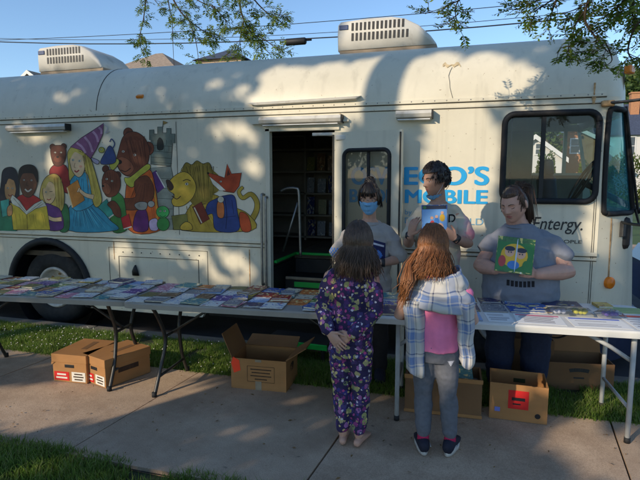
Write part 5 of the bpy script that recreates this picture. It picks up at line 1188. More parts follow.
# visible sprays
def spray_set(parent, root, strands, seed, name='hanging_branch', q_=1., thin=1.):
    r = random.Random(seed); tw = MB(); tw.smooth = True; lv = MB()
    def frond(b, d, L):
        n = max(4, int(L/.016/q_)); side = d.cross(Vector((r.uniform(-.5, .5), r.uniform(-.5, .5), 1))).normalized(); p = b.copy(); dd = d.copy(); path = [p.copy()]
        for k in range(n):
            dd = (dd+Vector((0, 0, -.055))).normalized(); p = p+dd*(L/n); path.append(p.copy())
            nrm = side.cross(dd).normalized(); f = math.sin(PI*(.12+.8*(k+1)/n))
            for s in (-1, 1):
                if r.random() < .08: continue
                l_ = .036*q_*f*r.uniform(.8, 1.2); w_ = l_*.24; o = (side*s*.92+dd*.4+nrm*r.uniform(-.45, .25)).normalized(); q = p+o*.002; ww = dd*w_
                lv.add([q, q+o*l_*.5+ww, q+o*l_, q+o*l_*.5-ww], [(0, 1, 2, 3)])
        tw.tube([path[0], path[n//2], path[-1]], [.0018, .0014, .0008], 4)
    for (pp, y0, y1, r0, dens, lf) in strands:
        n = len(pp); pts = [at(a, b, y0+(y1-y0)*i/(n-1)) for i, (a, b) in enumerate(pp)]; sp = spline(pts, 6); m = len(sp)
        tw.tube(sp, [r0*(1-.75*k/(m-1)) for k in range(m)], 6)
        L = sum((sp[k+1]-sp[k]).length for k in range(m-1)); cnt = int(L*dens*1.7*thin)
        for k in range(cnt):
            f = r.uniform(.03, 1); i = min(m-2, int(f*(m-1))); b = sp[i]+(sp[i+1]-sp[i])*(f*(m-1)-i); ax = (sp[i+1]-sp[i]).normalized()
            d = (ax*.5+Vector((r.gauss(0, 1), r.gauss(0, .8), r.gauss(-.15, .55)))).normalized()
            # short spur carrying several fronds
            e = b+d*r.uniform(.01, .07)*q_; tw.tube([b, e], [.0025, .0015], 4)
            for q in range(r.choice((2, 2, 3, 4))): frond(e, (d+Vector((r.gauss(0, .5), r.gauss(0, .5), r.gauss(0, .4)))).normalized(), lf*r.uniform(.6, 1.15))
    tw.build(name, M_TWIG, parent); lv.build('leaflets', M_LOCUST, parent, fix=False)
SL = [([(150, -30), (146, 0), (143, 22), (139, 42), (146, 56)], 1.50, 1.60, 0.0105, 16, 0.155),
      ([(165, -30), (168, 0), (172, 20), (173, 45), (174, 66)], 1.60, 1.70, 0.0090, 5, 0.139),
      ([(160, -30), (178, 8), (196, 26), (215, 37)], 1.30, 1.50, 0.0135, 21, 0.171),
      ([(180, -10), (205, 4), (222, 8)], 1.40, 1.40, 0.0090, 21, 0.155),
      ([(186, 14), (194, 34), (198, 55), (197, 62)], 1.40, 1.50, 0.0075, 14, 0.155),
      ([(212, 5), (224, 18), (228, 24)], 1.40, 1.50, 0.0075, 18, 0.155),
      ([(228, -35), (238, -5), (243, 18), (255, 38), (270, 54)], 1.20, 1.50, 0.0165, 24, 0.186),
      ([(240, -20), (258, 4), (275, 18), (282, 10)], 1.30, 1.40, 0.0105, 21, 0.171),
      ([(244, 20), (240, 40), (243, 58)], 1.35, 1.50, 0.0075, 19, 0.171),
      ([(255, 35), (268, 42), (281, 54)], 1.40, 1.50, 0.0075, 21, 0.155),
      ([(230, 52), (222, 58), (212, 60)], 1.50, 1.50, 0.0060, 18, 0.155), ([(150, -6), (158, 4), (165, 10)], 1.50, 1.50, 0.0060, 13, 0.139)]
spray_set(treeL, LT, SL, 31, q_=1.4)
SR = [([(470, -40), (463, -8), (455, 10), (462, 34)], -1.0, -.9, .008, 24, .11), ([(460, 0), (442, 8), (425, 14)], -1.0, -1.0, .005, 28, .10), ([(458, 14), (448, 22), (440, 24)], -1.0, -.95, .004, 26, .09),
      ([(575, -40), (555, -10), (530, 4), (515, 10)], -1.4, -1.2, .011, 30, .11), ([(560, -10), (552, 12), (548, 30)], -1.3, -1.2, .007, 28, .11), ([(600, -40), (590, -5), (585, 20), (598, 40), (608, 52)], -1.5, -1.3, .012, 36, .12),
      ([(585, 10), (575, 26), (572, 44), (566, 60)], -1.3, -1.2, .006, 22, .10), ([(650, -20), (625, 0), (606, 20)], -1.6, -1.3, .011, 36, .12), ([(655, 10), (636, 26), (628, 50), (634, 62)], -1.6, -1.4, .009, 26, .12),
      ([(640, -20), (632, 10), (640, 30)], -1.5, -1.4, .008, 36, .12), ([(604, 40), (612, 60), (600, 68)], -1.3, -1.2, .005, 30, .10), ([(572, 46), (578, 38), (584, 46)], -1.25, -1.2, .004, 26, .09), ([(570, 46), (561, 48), (557, 54)], -1.25, -1.2, .004, 24, .09), ([(566, -10), (540, 8), (528, 14)], -1.3, -1.2, .006, 32, .11), ([(610, -30), (600, -8), (574, 10), (552, 14)], -1.35, -1.25, .007, 26, .11)]
spray_set(treeR, RT, SR, 32, q_=1.15, thin=.62)
HUB = Vector((-3.0, 1.2, 5.3))
limbs(treeL, LT, LT+Vector((.04, .04, 8.6)), [P[i] for i in rng.choice(np.where(ml & (PX < -2.0) & (P[:, 2]+KE*P[:, 1] > 2.9))[0], 5)], .18, .045, (.95, .99))
mb = MB(); mb.smooth = True; trunkline(mb, [LT+Vector((.04, .04, 8.3)), LT+Vector((.9, 2.4, 8.2)), Vector((-3.4, -1.0, 7.2)), HUB], (.06, .03)); mb.build('limb', M_BARK, treeL)
for tg in (at(150, -30, 1.5), at(162, -30, 1.5), at(228, -35, 1.2), at(180, -10, 1.4), at(240, -20, 1.3)):
    mb = MB(); mb.smooth = True; trunkline(mb, [HUB, (HUB+tg)/2+Vector((.05, 0, .12)), tg], (.022, .009)); mb.build('limb', M_BARK, treeL)
limbs(treeR, RT, RT+Vector((-.1, .1, 6)), [at(470, -40, -1.0), at(575, -40, -1.4), at(600, -40, -1.5), at(650, -20, -1.6), at(655, 10, -1.6), at(640, -20, -1.5)], .16, .035)
# ================================================================ people
from mathutils.bvhtree import BVHTree
def skinmat(name, col):
    m, n, l, p = nodes_of(name); p.inputs['Roughness'].default_value = .5; p.inputs['Specular IOR Level'].default_value = .35
    p.inputs['Subsurface Weight'].default_value = .12; p.inputs['Subsurface Radius'].default_value = (.01, .004, .002); p.inputs['Subsurface Scale'].default_value = 1.
    tc = n.new('ShaderNodeTexCoord'); z = n.new('ShaderNodeTexNoise'); z.inputs['Scale'].default_value = 22; z.inputs['Detail'].default_value = 4; l.new(tc.outputs['Object'], z.inputs['Vector'])
    r = n.new('ShaderNodeValToRGB'); r.color_ramp.elements[0].position = .3; r.color_ramp.elements[1].position = .75
    r.color_ramp.elements[0].color = (*[c*.88 for c in col], 1); r.color_ramp.elements[1].color = (col[0]*1.06, col[1]*.98, col[2]*.96, 1); l.new(z.outputs['Fac'], r.inputs[0]); l.new(r.outputs[0], p.inputs['Base Color'])
    return m
SK_A = skinmat('skin_warm', (.50, .29, .20)); SK_B = skinmat('skin_tan', (.44, .25, .17)); SK_C = skinmat('skin_fair', (.56, .33, .25)); SK_K = skinmat('skin_child', (.55, .33, .24))
M_LIP = mat('lips', (.40, .14, .12), .45, .08, 20); M_EYEW = mat('eye_white', (.62, .60, .57), .3, .03, 9); M_IRIS = mat('iris_dark', (.03, .02, .014), .2, .1, 40)
def hairmat(name, c, isl=.45):
    return mat(name, c, .42, .25, 14, spec=.5, island=isl)
H_DARK = hairmat('hair_dark_brown', (.022, .014, .010)); H_BLK = hairmat('hair_black_brown', (.014, .010, .008)); H_BROWN = hairmat('hair_brown', (.12, .075, .05)); H_AUB = hairmat('hair_auburn', (.27, .105, .036)); H_POR = hairmat('hair_chestnut', (.075, .042, .026))
def RM(yaw, pitch=0, roll=0):
    """head turn: yaw about z (0 faces -y), pitch nods down, roll tilts"""
    return Matrix.Rotation(math.radians(yaw), 3, 'Z') @ Matrix.Rotation(math.radians(pitch), 3, 'X') @ Matrix.Rotation(math.radians(roll), 3, 'Y')
def gs(a, b): return math.exp(-(a/b)**2)
def headp(d, s=1., feat=True, fat=1.):
    dx, dy, dz = d; x, y, z = .075*dx, .094*dy, .113*dz; t = max(0, -dz)
    x *= 1-(.30/fat)*t**1.6
    if dy > 0: y *= 1-.5*t
    else: y *= 1-.05*t
    y -= .034*t**2
    if feat and dy < -.1:
        ax = abs(x)
        f = 0
        if -.036 < z < .03: f = .025*((.03-z)/.054)**1.2 if z > -.024 else .025*(z+.036)/.012
        y -= f*gs(x, .0115); y -= .007*gs(ax-.0125, .006)*gs(z+.025, .008)
        y += .009*gs(ax-.031, .015)*gs(z-.009, .011); y -= .0045*gs(ax-.028, .02)*gs(z-.027, .008)
        y -= .0065*gs(x, .02)*(gs(z+.0495, .005)+gs(z+.0605, .0055)); y += .004*gs(x, .022)*gs(z+.055, .0025)
        y -= .006*gs(x, .018)*gs(z+.094, .014); y -= .005*gs(ax-.042, .02)*gs(z+.018, .018)
    if fat > 1:
        x *= 1+(fat-1)*1.0*gs(z+.055, .05); y -= (fat-1)*.02*gs(z+.1, .03)
    return Vector((x*s, y*s, z*s))
def head(mb, c, R, s=1., fat=1.):
    nu, nv = 64, 44; vs = []
    for j in range(nv+1):
        th = PI*j/nv
        for i in range(nu):
            ph = 2*PI*i/nu; vs.append(Vector(c)+R @ headp((math.sin(th)*math.cos(ph), math.sin(th)*math.sin(ph), math.cos(th)), s, True, fat))
    mb.add(vs, [(j*nu+i, (j+1)*nu+i, (j+1)*nu+(i+1) % nu, j*nu+(i+1) % nu) for j in range(nv) for i in range(nu)])
    for sx in (-1, 1): mb.ell(Vector(c)+R @ Vector((sx*.074*s*fat**.5, .012*s, -.006*s)), (.011*s, .019*s, .031*s), 12, 8, R @ Matrix.Rotation(sx*.35, 3, 'Z'))
def head_patch(c, R, s, test, off, fat=1., feat=True, nu=72, nv=56, extra=None):
    mb = MB(); mb.smooth = True; idx = {}; V = []
    def vid(j, i):
        i %= nu
        if (j, i) not in idx:
            th = PI*j/nv; ph = 2*PI*i/nu; d = (math.sin(th)*math.cos(ph), math.sin(th)*math.sin(ph), math.cos(th)); p = headp(d, 1., feat, fat)
            n = Vector((d[0]/.075, d[1]/.094, d[2]/.113)).normalized(); o = off(d, p) if callable(off) else off
            q = p+n*o
            if extra: q = extra(q)
            idx[(j, i)] = len(V); V.append(Vector(c)+R @ (q*s))
        return idx[(j, i)]
    F = []
    for j in range(nv):
        for i in range(nu):
            th = PI*(j+.5)/nv; ph = 2*PI*(i+.5)/nu; d = (math.sin(th)*math.cos(ph), math.sin(th)*math.sin(ph), math.cos(th))
            if test(d, headp(d, 1., feat, fat)): F.append((vid(j, i), vid(j+1, i), vid(j+1, i+1), vid(j, i+1)))
    mb.add(V, F); return mb
def hand(mb, wr, d, n, th, s=1., curl=(.25, .35, .3), spread=.06, thumb=.5):
    wr, d, n, th = Vector(wr), Vector(d).normalized(), Vector(n), Vector(th)
    n = (n-d*n.dot(d)).normalized(); t2 = d.cross(n); th = t2 if t2.dot(th) > 0 else -t2
    mb.tube([wr-d*.01*s, wr+d*.02*s, wr+d*.055*s, wr+d*.086*s], [(.026*s, .019*s), (.031*s, .017*s), (.040*s, .016*s), (.039*s, .012*s)], 14, True, ref=th)
    for off, L in ((.030, .070), (.010, .078), (-.0105, .072), (-.030, .056)):
        p = wr+d*(.084-abs(off)*.25)*s+th*off*s; a = 0; path = [p-d*.02*s, p]; dd0 = (d+th*off*spread*22).normalized(); L *= s
        for k, fr in enumerate((.44, .31, .25)):
            a += curl[k]*(1+(-off)*4); dd = dd0*math.cos(a)+n*math.sin(a); p = p+dd*L*fr; path.append(p)
        mb.tube(path, [.0085*s, .0088*s, .0082*s, .0075*s, .0062*s], 9, True)
    p = wr+d*.022*s+th*.026*s; dd = (d*.62+th*.72+n*(.15+thumb*.4)).normalized(); d2 = (d*.85+th*.30+n*(.25+thumb*.7)).normalized()
    mb.tube([p-dd*.012*s, p+dd*.028*s, p+dd*.03*s+d2*.024*s, p+dd*.03*s+d2*.046*s], [.0125*s, .0108*s, .0095*s, .0078*s], 10, True)
def arm(mb, a, e, w_, r):
    a, e, w_ = Vector(a), Vector(e), Vector(w_)
    mb.tube([a, a.lerp(e, .35), a.lerp(e, .8), e, e.lerp(w_, .25), e.lerp(w_, .65), w_], [r[0], r[0]*.98, r[1]*1.0, r[1]*.98, r[1]*1.02, (r[1]+r[2])*.5, r[2]], 14, True)
def leg(mb, h, k, a, r):
    h, k, a = Vector(h), Vector(k), Vector(a)
    mb.tube([h, h.lerp(k, .5), h.lerp(k, .9), k, k.lerp(a, .3)+Vector((0, .008, 0)), k.lerp(a, .7), a], [r[0], (r[0]+r[1])*.52, r[1], r[1]*.95, r[1]*1.02, (r[1]+r[2])*.5, r[2]], 16, True)
def foot(mb, a, d, s=1.):
    a = Vector(a); d = Vector(d).normalized(); g = Vector((a.x, a.y, 0))
    mb.tube([g-d*.035*s+Vector((0, 0, .032*s)), g+d*.02*s+Vector((0, 0, .04*s)), g+d*.09*s+Vector((0, 0, .03*s)), g+d*.15*s+Vector((0, 0, .018*s)), g+d*.185*s+Vector((0, 0, .013*s))], [(.028*s, .03*s), (.032*s, .036*s), (.04*s, .027*s), (.042*s, .016*s), (.036*s, .011*s)], 14, True, ref=d.cross(Vector((0, 0, 1))))
def make_body(person, mb, skin, hc, R, s, lips=True, fat=1., vox=.0045):
    me = remesh(mb, vox, 2); c = Vector(hc); Ri = R.transposed(); k = np.zeros(len(me.polygons), dtype=np.int32)
    if lips:
        for i, p in enumerate(me.polygons):
            q = (Ri @ (p.center-c))/s
            if q.y < -.07 and -.067 < q.z < -.045 and abs(q.x) < .023*(1-abs(q.z+.055)/.016): k[i] = 1
    o = link('body', me, [skin, M_LIP], person); me.polygons.foreach_set('material_index', k); me.update(); return o
def eyes(person, c, R, s, skin, down=False):
    for sx in (-1, 1):
        mb = MB(); mb.smooth = True; q = Vector((sx*.031, -.0708, .007))
        mb.ell(Vector(c)+R @ (q*s), (.0108*s,)*3, 14, 10)
        mb.cur = 1; g = Vector((0, -.96, -.28 if not down else -.6)).normalized(); mb.ell(Vector(c)+R @ ((q+g*.0072)*s), (.0058*s, .0055*s, .0058*s), 10, 8, R); mb.cur = 2; mb.ell(Vector(c)+R @ ((q+Vector((0, -.0004, .0042)))*s), (.0122*s, .0116*s, .0090*s), 14, 10, R); mb.build('eye', [M_EYEW, M_IRIS, skin], person, L0)
def brows(person, c, R, s, m):
    mb = MB(); mb.smooth = True
    for sx in (-1, 1): mb.tube([Vector(c)+R @ (headp((0, 0, 0), 1)+Vector((sx*x, y, z)))*1 for x, y, z in ((.015*s, -.094*s, .026*s), (.03*s, -.088*s, .031*s), (.046*s, -.075*s, .026*s))], [(.003*s, .0025*s), (.0034*s, .0025*s), (.0016*s, .0015*s)], 6)
    mb.build('eyebrows', m, person, L0)
def cloth(person, name, mb, m, amp=.005, fx=9, fz=14, vox=.009, smooth=4, seed=0, fold=None):
    def disp(p):
        d = amp*(noise.noise(Vector((p.x*fx+seed, p.y*fx, p.z*fz)))+.6*noise.noise(Vector((p.x*fx*2.3, p.y*fx*2.3+seed, p.z*fz*1.7))))
        w_ = noise.noise(Vector((p.x*5+p.z*9+seed, p.y*5, p.z*6-p.x*5))); d += amp*1.5*(1-abs(w_)*2.4)*.6
        return d+(fold(p) if fold else 0)
    return link(name, remesh(mb, vox, smooth, disp), m, person)
def decal(person, cl, x0, x1, z0, z1, m, name, off=.0025, nx=12, nz=14, ysign=1, shape=None, slant=0., mats=None):
    """a print lying on the cloth: the garment's own surface, a hair above it"""
    bv = BVHTree.FromPolygons([v.co for v in cl.data.vertices], [p.vertices[:] for p in cl.data.polygons]); V = []; F = []; ok = {}
    for j in range(nz+1):
        for i in range(nx+1):
            x = x0+(x1-x0)*i/nx; z = z0+(z1-z0)*j/nz+slant*(i/nx-.5); h = bv.ray_cast(Vector((x, -2*ysign, z)), Vector((0, ysign, 0)))
            if h[0] is not None: ok[(j, i)] = len(V); V.append(h[0]-Vector((0, off*ysign, 0)))
    for j in range(nz):
        for i in range(nx):
            q = [(j, i), (j, i+1), (j+1, i+1), (j+1, i)]
            if all(k in ok for k in q) and (shape is None or shape((i+.5)/nx, (j+.5)/nz)): F.append(tuple(ok[k] for k in q))
    mb = MB(); mb.smooth = True; mb.add(V, F); return mb.build(name, m, cl, L0)
def decal_text(cl, txt, x0, x1, z0, z1, m, bold=0., off=.004):
    bv = BVHTree.FromPolygons([v.co for v in cl.data.vertices], [p.vertices[:] for p in cl.data.polygons])
    o = place_text('shirt_lettering', txt, x0, x1, z0, z1, 0, m, cl, bold, 0, None, L0)
    for v in o.data.vertices:
        h = bv.ray_cast(Vector((v.co.x, -2, v.co.z)), Vector((0, 1, 0)))
        if h[0] is not None: v.co.y = h[0].y-off
    return o
def strands(mb, roots, r0, seg=4):
    for path in roots:
        n = len(path); mb.tube(path, [(r0*(1-.65*(k/(n-1))**1.5), r0*.55*(1-.6*(k/(n-1)))) for k in range(n)], seg)
def cap_hair(person, c, R, s, test, off, m, fat=1., name='hair'):
    return head_patch(c, R, s, test, off, fat, False)
def person(label, loc): return thing('person', label, 'person', loc, 0, None)
M_GREYT = mat('grey_jersey', S(158, 152, 146), .9, .05, 40, .15, 300); M_GREYT2 = mat('slate_jersey', S(122, 126, 136), .9, .05, 40, .15, 300)
M_NAVYC = mat('navy_denim', S(34, 42, 66), .9, .15, 60, .2, 250); M_DARKC = mat('dark_trousers', S(40, 38, 42), .9, .12, 40)
M_PRINT_N = mat('navy_print', S(30, 32, 78), .7, .2, 30); M_PRINT_B = mat('blue_print', S(70, 120, 190), .7, .2, 60); M_MASK = mat('mask_blue', S(118, 172, 214), .8, .05, 60, .1, 300)
M_WHITEINK = mat('white_ink', S(190, 190, 200), .7, .1, 40)
def tiedye():
    m, n, l, p = nodes_of('tie_dye_jersey'); p.inputs['Roughness'].default_value = .9
    tc = n.new('ShaderNodeTexCoord'); z = n.new('ShaderNodeTexNoise'); z.inputs['Scale'].default_value = 4.5; z.inputs['Detail'].default_value = 5; z.inputs['Distortion'].default_value = 1.5; l.new(tc.outputs['Object'], z.inputs['Vector'])
    sx = n.new('ShaderNodeSeparateXYZ'); l.new(tc.outputs['Object'], sx.inputs[0]); mr = n.new('ShaderNodeMapRange'); mr.inputs['From Min'].default_value = .05; mr.inputs['From Max'].default_value = .30; mr.inputs['To Min'].default_value = -.12; mr.inputs['To Max'].default_value = .16; l.new(sx.outputs['X'], mr.inputs[0])
    ad = n.new('ShaderNodeMath'); ad.operation = 'ADD'; l.new(z.outputs['Fac'], ad.inputs[0]); l.new(mr.outputs[0], ad.inputs[1])
    r = n.new('ShaderNodeValToRGB'); e = r.color_ramp.elements; e[0].position = .45; e[0].color = (*S(186, 178, 158), 1); e[1].position = .72; e[1].color = (*S(200, 130, 140), 1); q = e.new(.58); q.color = (*S(206, 172, 164), 1)
    l.new(ad.outputs[0], r.inputs[0]); l.new(r.outputs[0], p.inputs['Base Color']); return m
def floral():
    m, n, l, p = nodes_of('floral_pyjama'); p.inputs['Roughness'].default_value = .85; tc = n.new('ShaderNodeTexCoord'); col = None
    base = n.new('ShaderNodeRGB'); base.outputs[0].default_value = (*S(44, 34, 74), 1); col = base.outputs[0]
    nd = n.new('ShaderNodeTexNoise'); nd.inputs['Scale'].default_value = 55; l.new(tc.outputs['Object'], nd.inputs['Vector'])
    for sc, thr, cs, off in ((25, .42, ((74, 44, 104), (128, 52, 110), (58, 50, 120), (150, 96, 150)), 0.), (20, .38, ((150, 148, 96), (168, 158, 112), (70, 60, 110), (120, 128, 92), (54, 40, 86)), 3.3), (44, .34, ((200, 190, 200), (176, 70, 130), (206, 186, 120), (50, 40, 80), (60, 46, 96)), 7.1)):
        mp = n.new('ShaderNodeMapping'); mp.inputs['Location'].default_value = (off, off*1.7, off*.4); l.new(tc.outputs['Object'], mp.inputs[0])
        mx0 = n.new('ShaderNodeMixRGB'); mx0.blend_type = 'ADD'; mx0.inputs[0].default_value = .02; l.new(mp.outputs[0], mx0.inputs[1]); l.new(nd.outputs['Color'], mx0.inputs[2])
        v = n.new('ShaderNodeTexVoronoi'); v.inputs['Scale'].default_value = sc; l.new(mx0.outputs[0], v.inputs['Vector'])
        sp = n.new('ShaderNodeSeparateXYZ'); l.new(v.outputs['Color'], sp.inputs[0]); r = n.new('ShaderNodeValToRGB'); r.color_ramp.interpolation = 'CONSTANT'; e = r.color_ramp.elements
        while len(e) < len(cs): e.new(.5)
        for i, c in enumerate(cs): e[i].position = i/len(cs); e[i].color = (*S(*c), 1)
        l.new(sp.outputs['X'], r.inputs[0]); lt = n.new('ShaderNodeMath'); lt.operation = 'LESS_THAN'; lt.inputs[1].default_value = thr; l.new(v.outputs['Distance'], lt.inputs[0])
        mx = n.new('ShaderNodeMixRGB'); l.new(lt.outputs[0], mx.inputs[0]); l.new(col, mx.inputs[1]); l.new(r.outputs[0], mx.inputs[2]); col = mx.outputs[0]
    l.new(col, p.inputs['Base Color']); return m
def plaid():
    m, n, l, p = nodes_of('plaid_flannel'); p.inputs['Roughness'].default_value = .95; uv = n.new('ShaderNodeUVMap'); uv.uv_map = 'uv'; sx = n.new('ShaderNodeSeparateXYZ'); l.new(uv.outputs[0], sx.inputs[0])
    col = None; cr = []
    for ax in ('X', 'Y'):
        mu = n.new('ShaderNodeMath'); mu.operation = 'MULTIPLY'; mu.inputs[1].default_value = 1/.16; l.new(sx.outputs[ax], mu.inputs[0]); fr = n.new('ShaderNodeMath'); fr.operation = 'FRACT'; l.new(mu.outputs[0], fr.inputs[0])
        r = n.new('ShaderNodeValToRGB'); r.color_ramp.interpolation = 'CONSTANT'; e = r.color_ramp.elements
        W, B_, D = (*S(192, 189, 184), 1), (*S(104, 126, 168), 1), (*S(62, 66, 90), 1)
        st = [(0, W), (.30, B_), (.37, W), (.42, B_), (.70, W), (.80, D), (.85, W)]
        while len(e) < len(st): e.new(.5)
        for i, (q, c) in enumerate(st): e[i].position = q; e[i].color = c
        l.new(fr.outputs[0], r.inputs[0]); cr.append(r.outputs[0])
    mx = n.new('ShaderNodeMixRGB'); mx.inputs[0].default_value = .5; l.new(cr[0], mx.inputs[1]); l.new(cr[1], mx.inputs[2]); l.new(mx.outputs[0], p.inputs['Base Color']); return m
M_TIE, M_FLORAL, M_PLAID = tiedye(), floral(), plaid()
M_PINKT = mat('pink_jersey', S(236, 128, 168), .9, .05, 30, .1, 250); M_LEGGING = mat('grey_leggings', S(98, 100, 108), .9, .12, 50, .1, 250)
M_SOCK = mat('magenta_sock', S(190, 40, 90), .9, .1, 60); M_SHOE = mat('sneaker_navy', S(30, 32, 48), .8, .15, 40); M_SOLE = mat('sneaker_sole', S(196, 192, 186), .7, .06, 30); M_BAND = mat('wrist_band', (.015, .015, .018), .5, .1, 20); M_GLASSES = mat('spectacle_frame', (.02, .015, .015), .3, .1, 20)
def sheet_uv(name, fn, nu, nv, th, m, parent, lu, lv):
    P = [[Vector(fn(i/nu, j/nv)) for i in range(nu+1)] for j in range(nv+1)]; V = []; U = []
    for layer in (0, 1):
        for j in range(nv+1):
            for i in range(nu+1):
                a = P[j][min(nu, i+1)]-P[j][max(0, i-1)]; b = P[min(nv, j+1)][i]-P[max(0, j-1)][i]; n = a.cross(b).normalized(); V.append(P[j][i]+n*th*(layer-.5)); U.append((i/nu*lu, j/nv*lv))
    o = (nu+1)*(nv+1); F = []
    for j in range(nv):
        for i in range(nu):
            q = (j*(nu+1)+i, j*(nu+1)+i+1, (j+1)*(nu+1)+i+1, (j+1)*(nu+1)+i); F.append(q); F.append(tuple(k+o for k in reversed(q)))
    E_ = [i for i in range(nu+1)]+[j*(nu+1)+nu for j in range(1, nv+1)]+[nv*(nu+1)+i for i in range(nu-1, -1, -1)]+[j*(nu+1) for j in range(nv-1, 0, -1)]
    for k in range(len(E_)): a, b = E_[k], E_[(k+1) % len(E_)]; F.append((a, a+o, b+o, b))
    me = bpy.data.meshes.new(name); me.from_pydata([tuple(v) for v in V], [], F); uv = me.uv_layers.new(name='uv')
    for lp in me.loops: uv.data[lp.index].uv = U[lp.vertex_index]
    me.polygons.foreach_set('use_smooth', [True]*len(me.polygons)); me.update()
    return link(name, me, m, parent)
def surf(c, R, s, az, el, k=1.06, fat=1.):
    """point over the scalp; az 0 = face, el up"""
    d = (math.sin(az)*math.cos(el), -math.cos(az)*math.cos(el), math.sin(el)); return Vector(c)+R @ (headp(d, 1., False, fat)*s*k)
rh = random.Random(77)

# ---- woman in a blue mask and grey shirt
p1 = person('woman in a grey T-shirt, glasses and blue face mask, before the open bus door', (-.82, -.75, -.03)); s = 1.07
hc = Vector((.005, -.03, 1.51)); R = RM(4, 12)
mb = MB(); mb.loft([(0, 0, .80, .15, .11), (0, 0, .90, .17, .12), (0, 0, 1.02, .15, .11), (0, 0, 1.17, .15, .11), (0, .005, 1.25, .125, .08), (0, .01, 1.335, .06, .06)])
mb.tube([(0, .015, 1.30), (0, .0, 1.42)], [.056, .052], 14, True); head(mb, hc, R, s)
for sx, e, w_ in ((1, (.25, -.01, 1.02), (.15, -.21, 1.015)), (-1, (-.255, .0, 1.02), (-.19, -.22, .97))): arm(mb, (sx*.145, .005, 1.245), e, w_, (.043, .040, .028))
hand(mb, (.14, -.215, 1.015), (-1, -.15, .02), (0, 1, -.2), (0, -.1, 1), .92, (.45, .5, .4)); hand(mb, (-.195, -.225, .968), (.8, -.35, -.1), (0, .5, -.8), (.3, -.8, .3), .92, (.4, .4, .3))
for sx in (-1, 1): leg(mb, (sx*.085, 0, .84), (sx*.095, -.015, .46), (sx*.10, .02, .08), (.085, .056, .038)); foot(mb, (sx*.10, .02, .08), (sx*.2, -1, 0), .95)
make_body(p1, mb, SK_A, hc, R, s, False); eyes(p1, hc, R, s, SK_A, True); brows(p1, hc, R, s, H_BLK)
mb = MB(); mb.loft([(0, 0, .63, .185, .145), (0, 0, .72, .19, .15), (0, 0, .95, .178, .14), (0, 0, 1.12, .182, .135), (0, .003, 1.21, .172, .118), (0, .008, 1.275, .125, .092), (0, .012, 1.315, .084, .076)])
for sx, e in ((1, (.255, -.03, 1.06)), (-1, (-.26, -.01, 1.065))): mb.tube([(sx*.10, .005, 1.255), (sx*.165, .0, 1.205), e], [.054, .060, .064], 16, True)
t1 = cloth(p1, 't_shirt', mb, M_GREYT, .010, seed=2)
mb = MB(); mb.smooth = True; mb.tube([Vector((.088*math.cos(a), .012+.078*math.sin(a)-.012*(1-math.sin(a))*.5, 1.318-.025*(1-math.sin(a))*.5)) for a in [2*PI*k/28 for k in range(29)]], .005, 8, caps=False); mb.build('collar', M_GREYT, t1, L0)
decal(p1, t1, .045, .15, .985, 1.17, M_PRINT_N, 'chest_print', slant=-.03); decal(p1, t1, .055, .14, 1.135, 1.15, M_WHITEINK, 'print_stripe', .004, 10, 3, slant=-.025); decal(p1, t1, .065, .13, 1.03, 1.10, M_PRINT_B, 'print_emblem', .004, 12, 12, shape=lambda a, b: (a-.5)**2+(b-.5)**2 < .22, slant=-.02); decal(p1, t1, -.34, -.24, 1.02, 1.10, M_PRINT_B, 'sleeve_print', .0025, 14, 10, shape=lambda a, b: (int(a*7)+int(b*5)) % 2 == 0)
mb = MB(); mb.loft([(0, 0, .60, .165, .13), (0, 0, .75, .175, .135), (0, 0, .9, .16, .12)])
for sx in (-1, 1): leg(mb, (sx*.085, 0, .78), (sx*.095, -.01, .46), (sx*.10, .02, .10), (.1, .075, .062))
cloth(p1, 'trousers', mb, M_DARKC, .004, seed=3)
mb = MB(); mb.smooth = True; mb.tube([(.165+.002, -.205, 1.015), (.14, -.212, 1.015)], [.034, .033], 14); mb.build('wrist_band', M_BAND, p1, L0)
msk = head_patch(hc, R, s, lambda d, p: d[1] < -.12 and -.108 < p.z < -.008 and abs(p.x) < .062, lambda d, p: .009+.0012*math.sin(p.z*420)); mk = msk.build('face_mask', M_MASK, p1, L0)
mb = MB(); mb.smooth = True
for sx in (-1, 1): mb.tube([hc+R @ (Vector((sx*.06, -.052, -.02))*s), hc+R @ (Vector((sx*.078, -.01, .0))*s), hc+R @ (Vector((sx*.08, .012, .012))*s)], .0016, 5); mb.tube([hc+R @ (Vector((sx*.055, -.055, -.075))*s), hc+R @ (Vector((sx*.078, -.01, -.03))*s), hc+R @ (Vector((sx*.08, .012, -.02))*s)], .0016, 5)
mb.build('ear_loop', M_WHITEINK, mk, L0)
mb = MB(); mb.smooth = True
for sx in (-1, 1): mb.tube([hc+R @ ((Vector((sx*.032, -.094, .006))+Vector((.024*math.cos(a), .006*abs(math.cos(a)), .019*math.sin(a))))*s) for a in [2*PI*k/20 for k in range(21)]], .0020, 6, caps=False); mb.tube([hc+R @ (Vector((sx*.056, -.088, .008))*s), hc+R @ (Vector((sx*.079, .0, .01))*s)], .0018, 5)
mb.tube([hc+R @ (Vector((-.008, -.1, .008))*s), hc+R @ (Vector((.008, -.1, .008))*s)], .0018, 5); mb.build('glasses', M_GLASSES, p1, L0)
hm = head_patch(hc, R, s, lambda d, p: not (d[1] < -.30 and p.z < .052) and not (p.z < -.055), lambda d, p: .013+.006*noise.noise(Vector(d)*5), 1., False)
for k in range(70):
    a = rh.uniform(-.75, .75); e0 = 1.25; pts = [surf(hc, R, s, a*(.6+.4*t), e0-(e0-.30+.08*abs(a))*t, 1.14) for t in (0, .35, .7, 1)]; strands(hm, [pts], .007)
for k in range(120):
    a = rh.choice((-1, 1))*rh.uniform(.95, 3.1); strands(hm, [[surf(hc, R, s, a, e, 1.13+rh.uniform(0, .05)) for e in (-.35+rh.uniform(-.1, .2), .1, .5, .9, 1.3)]], .006)
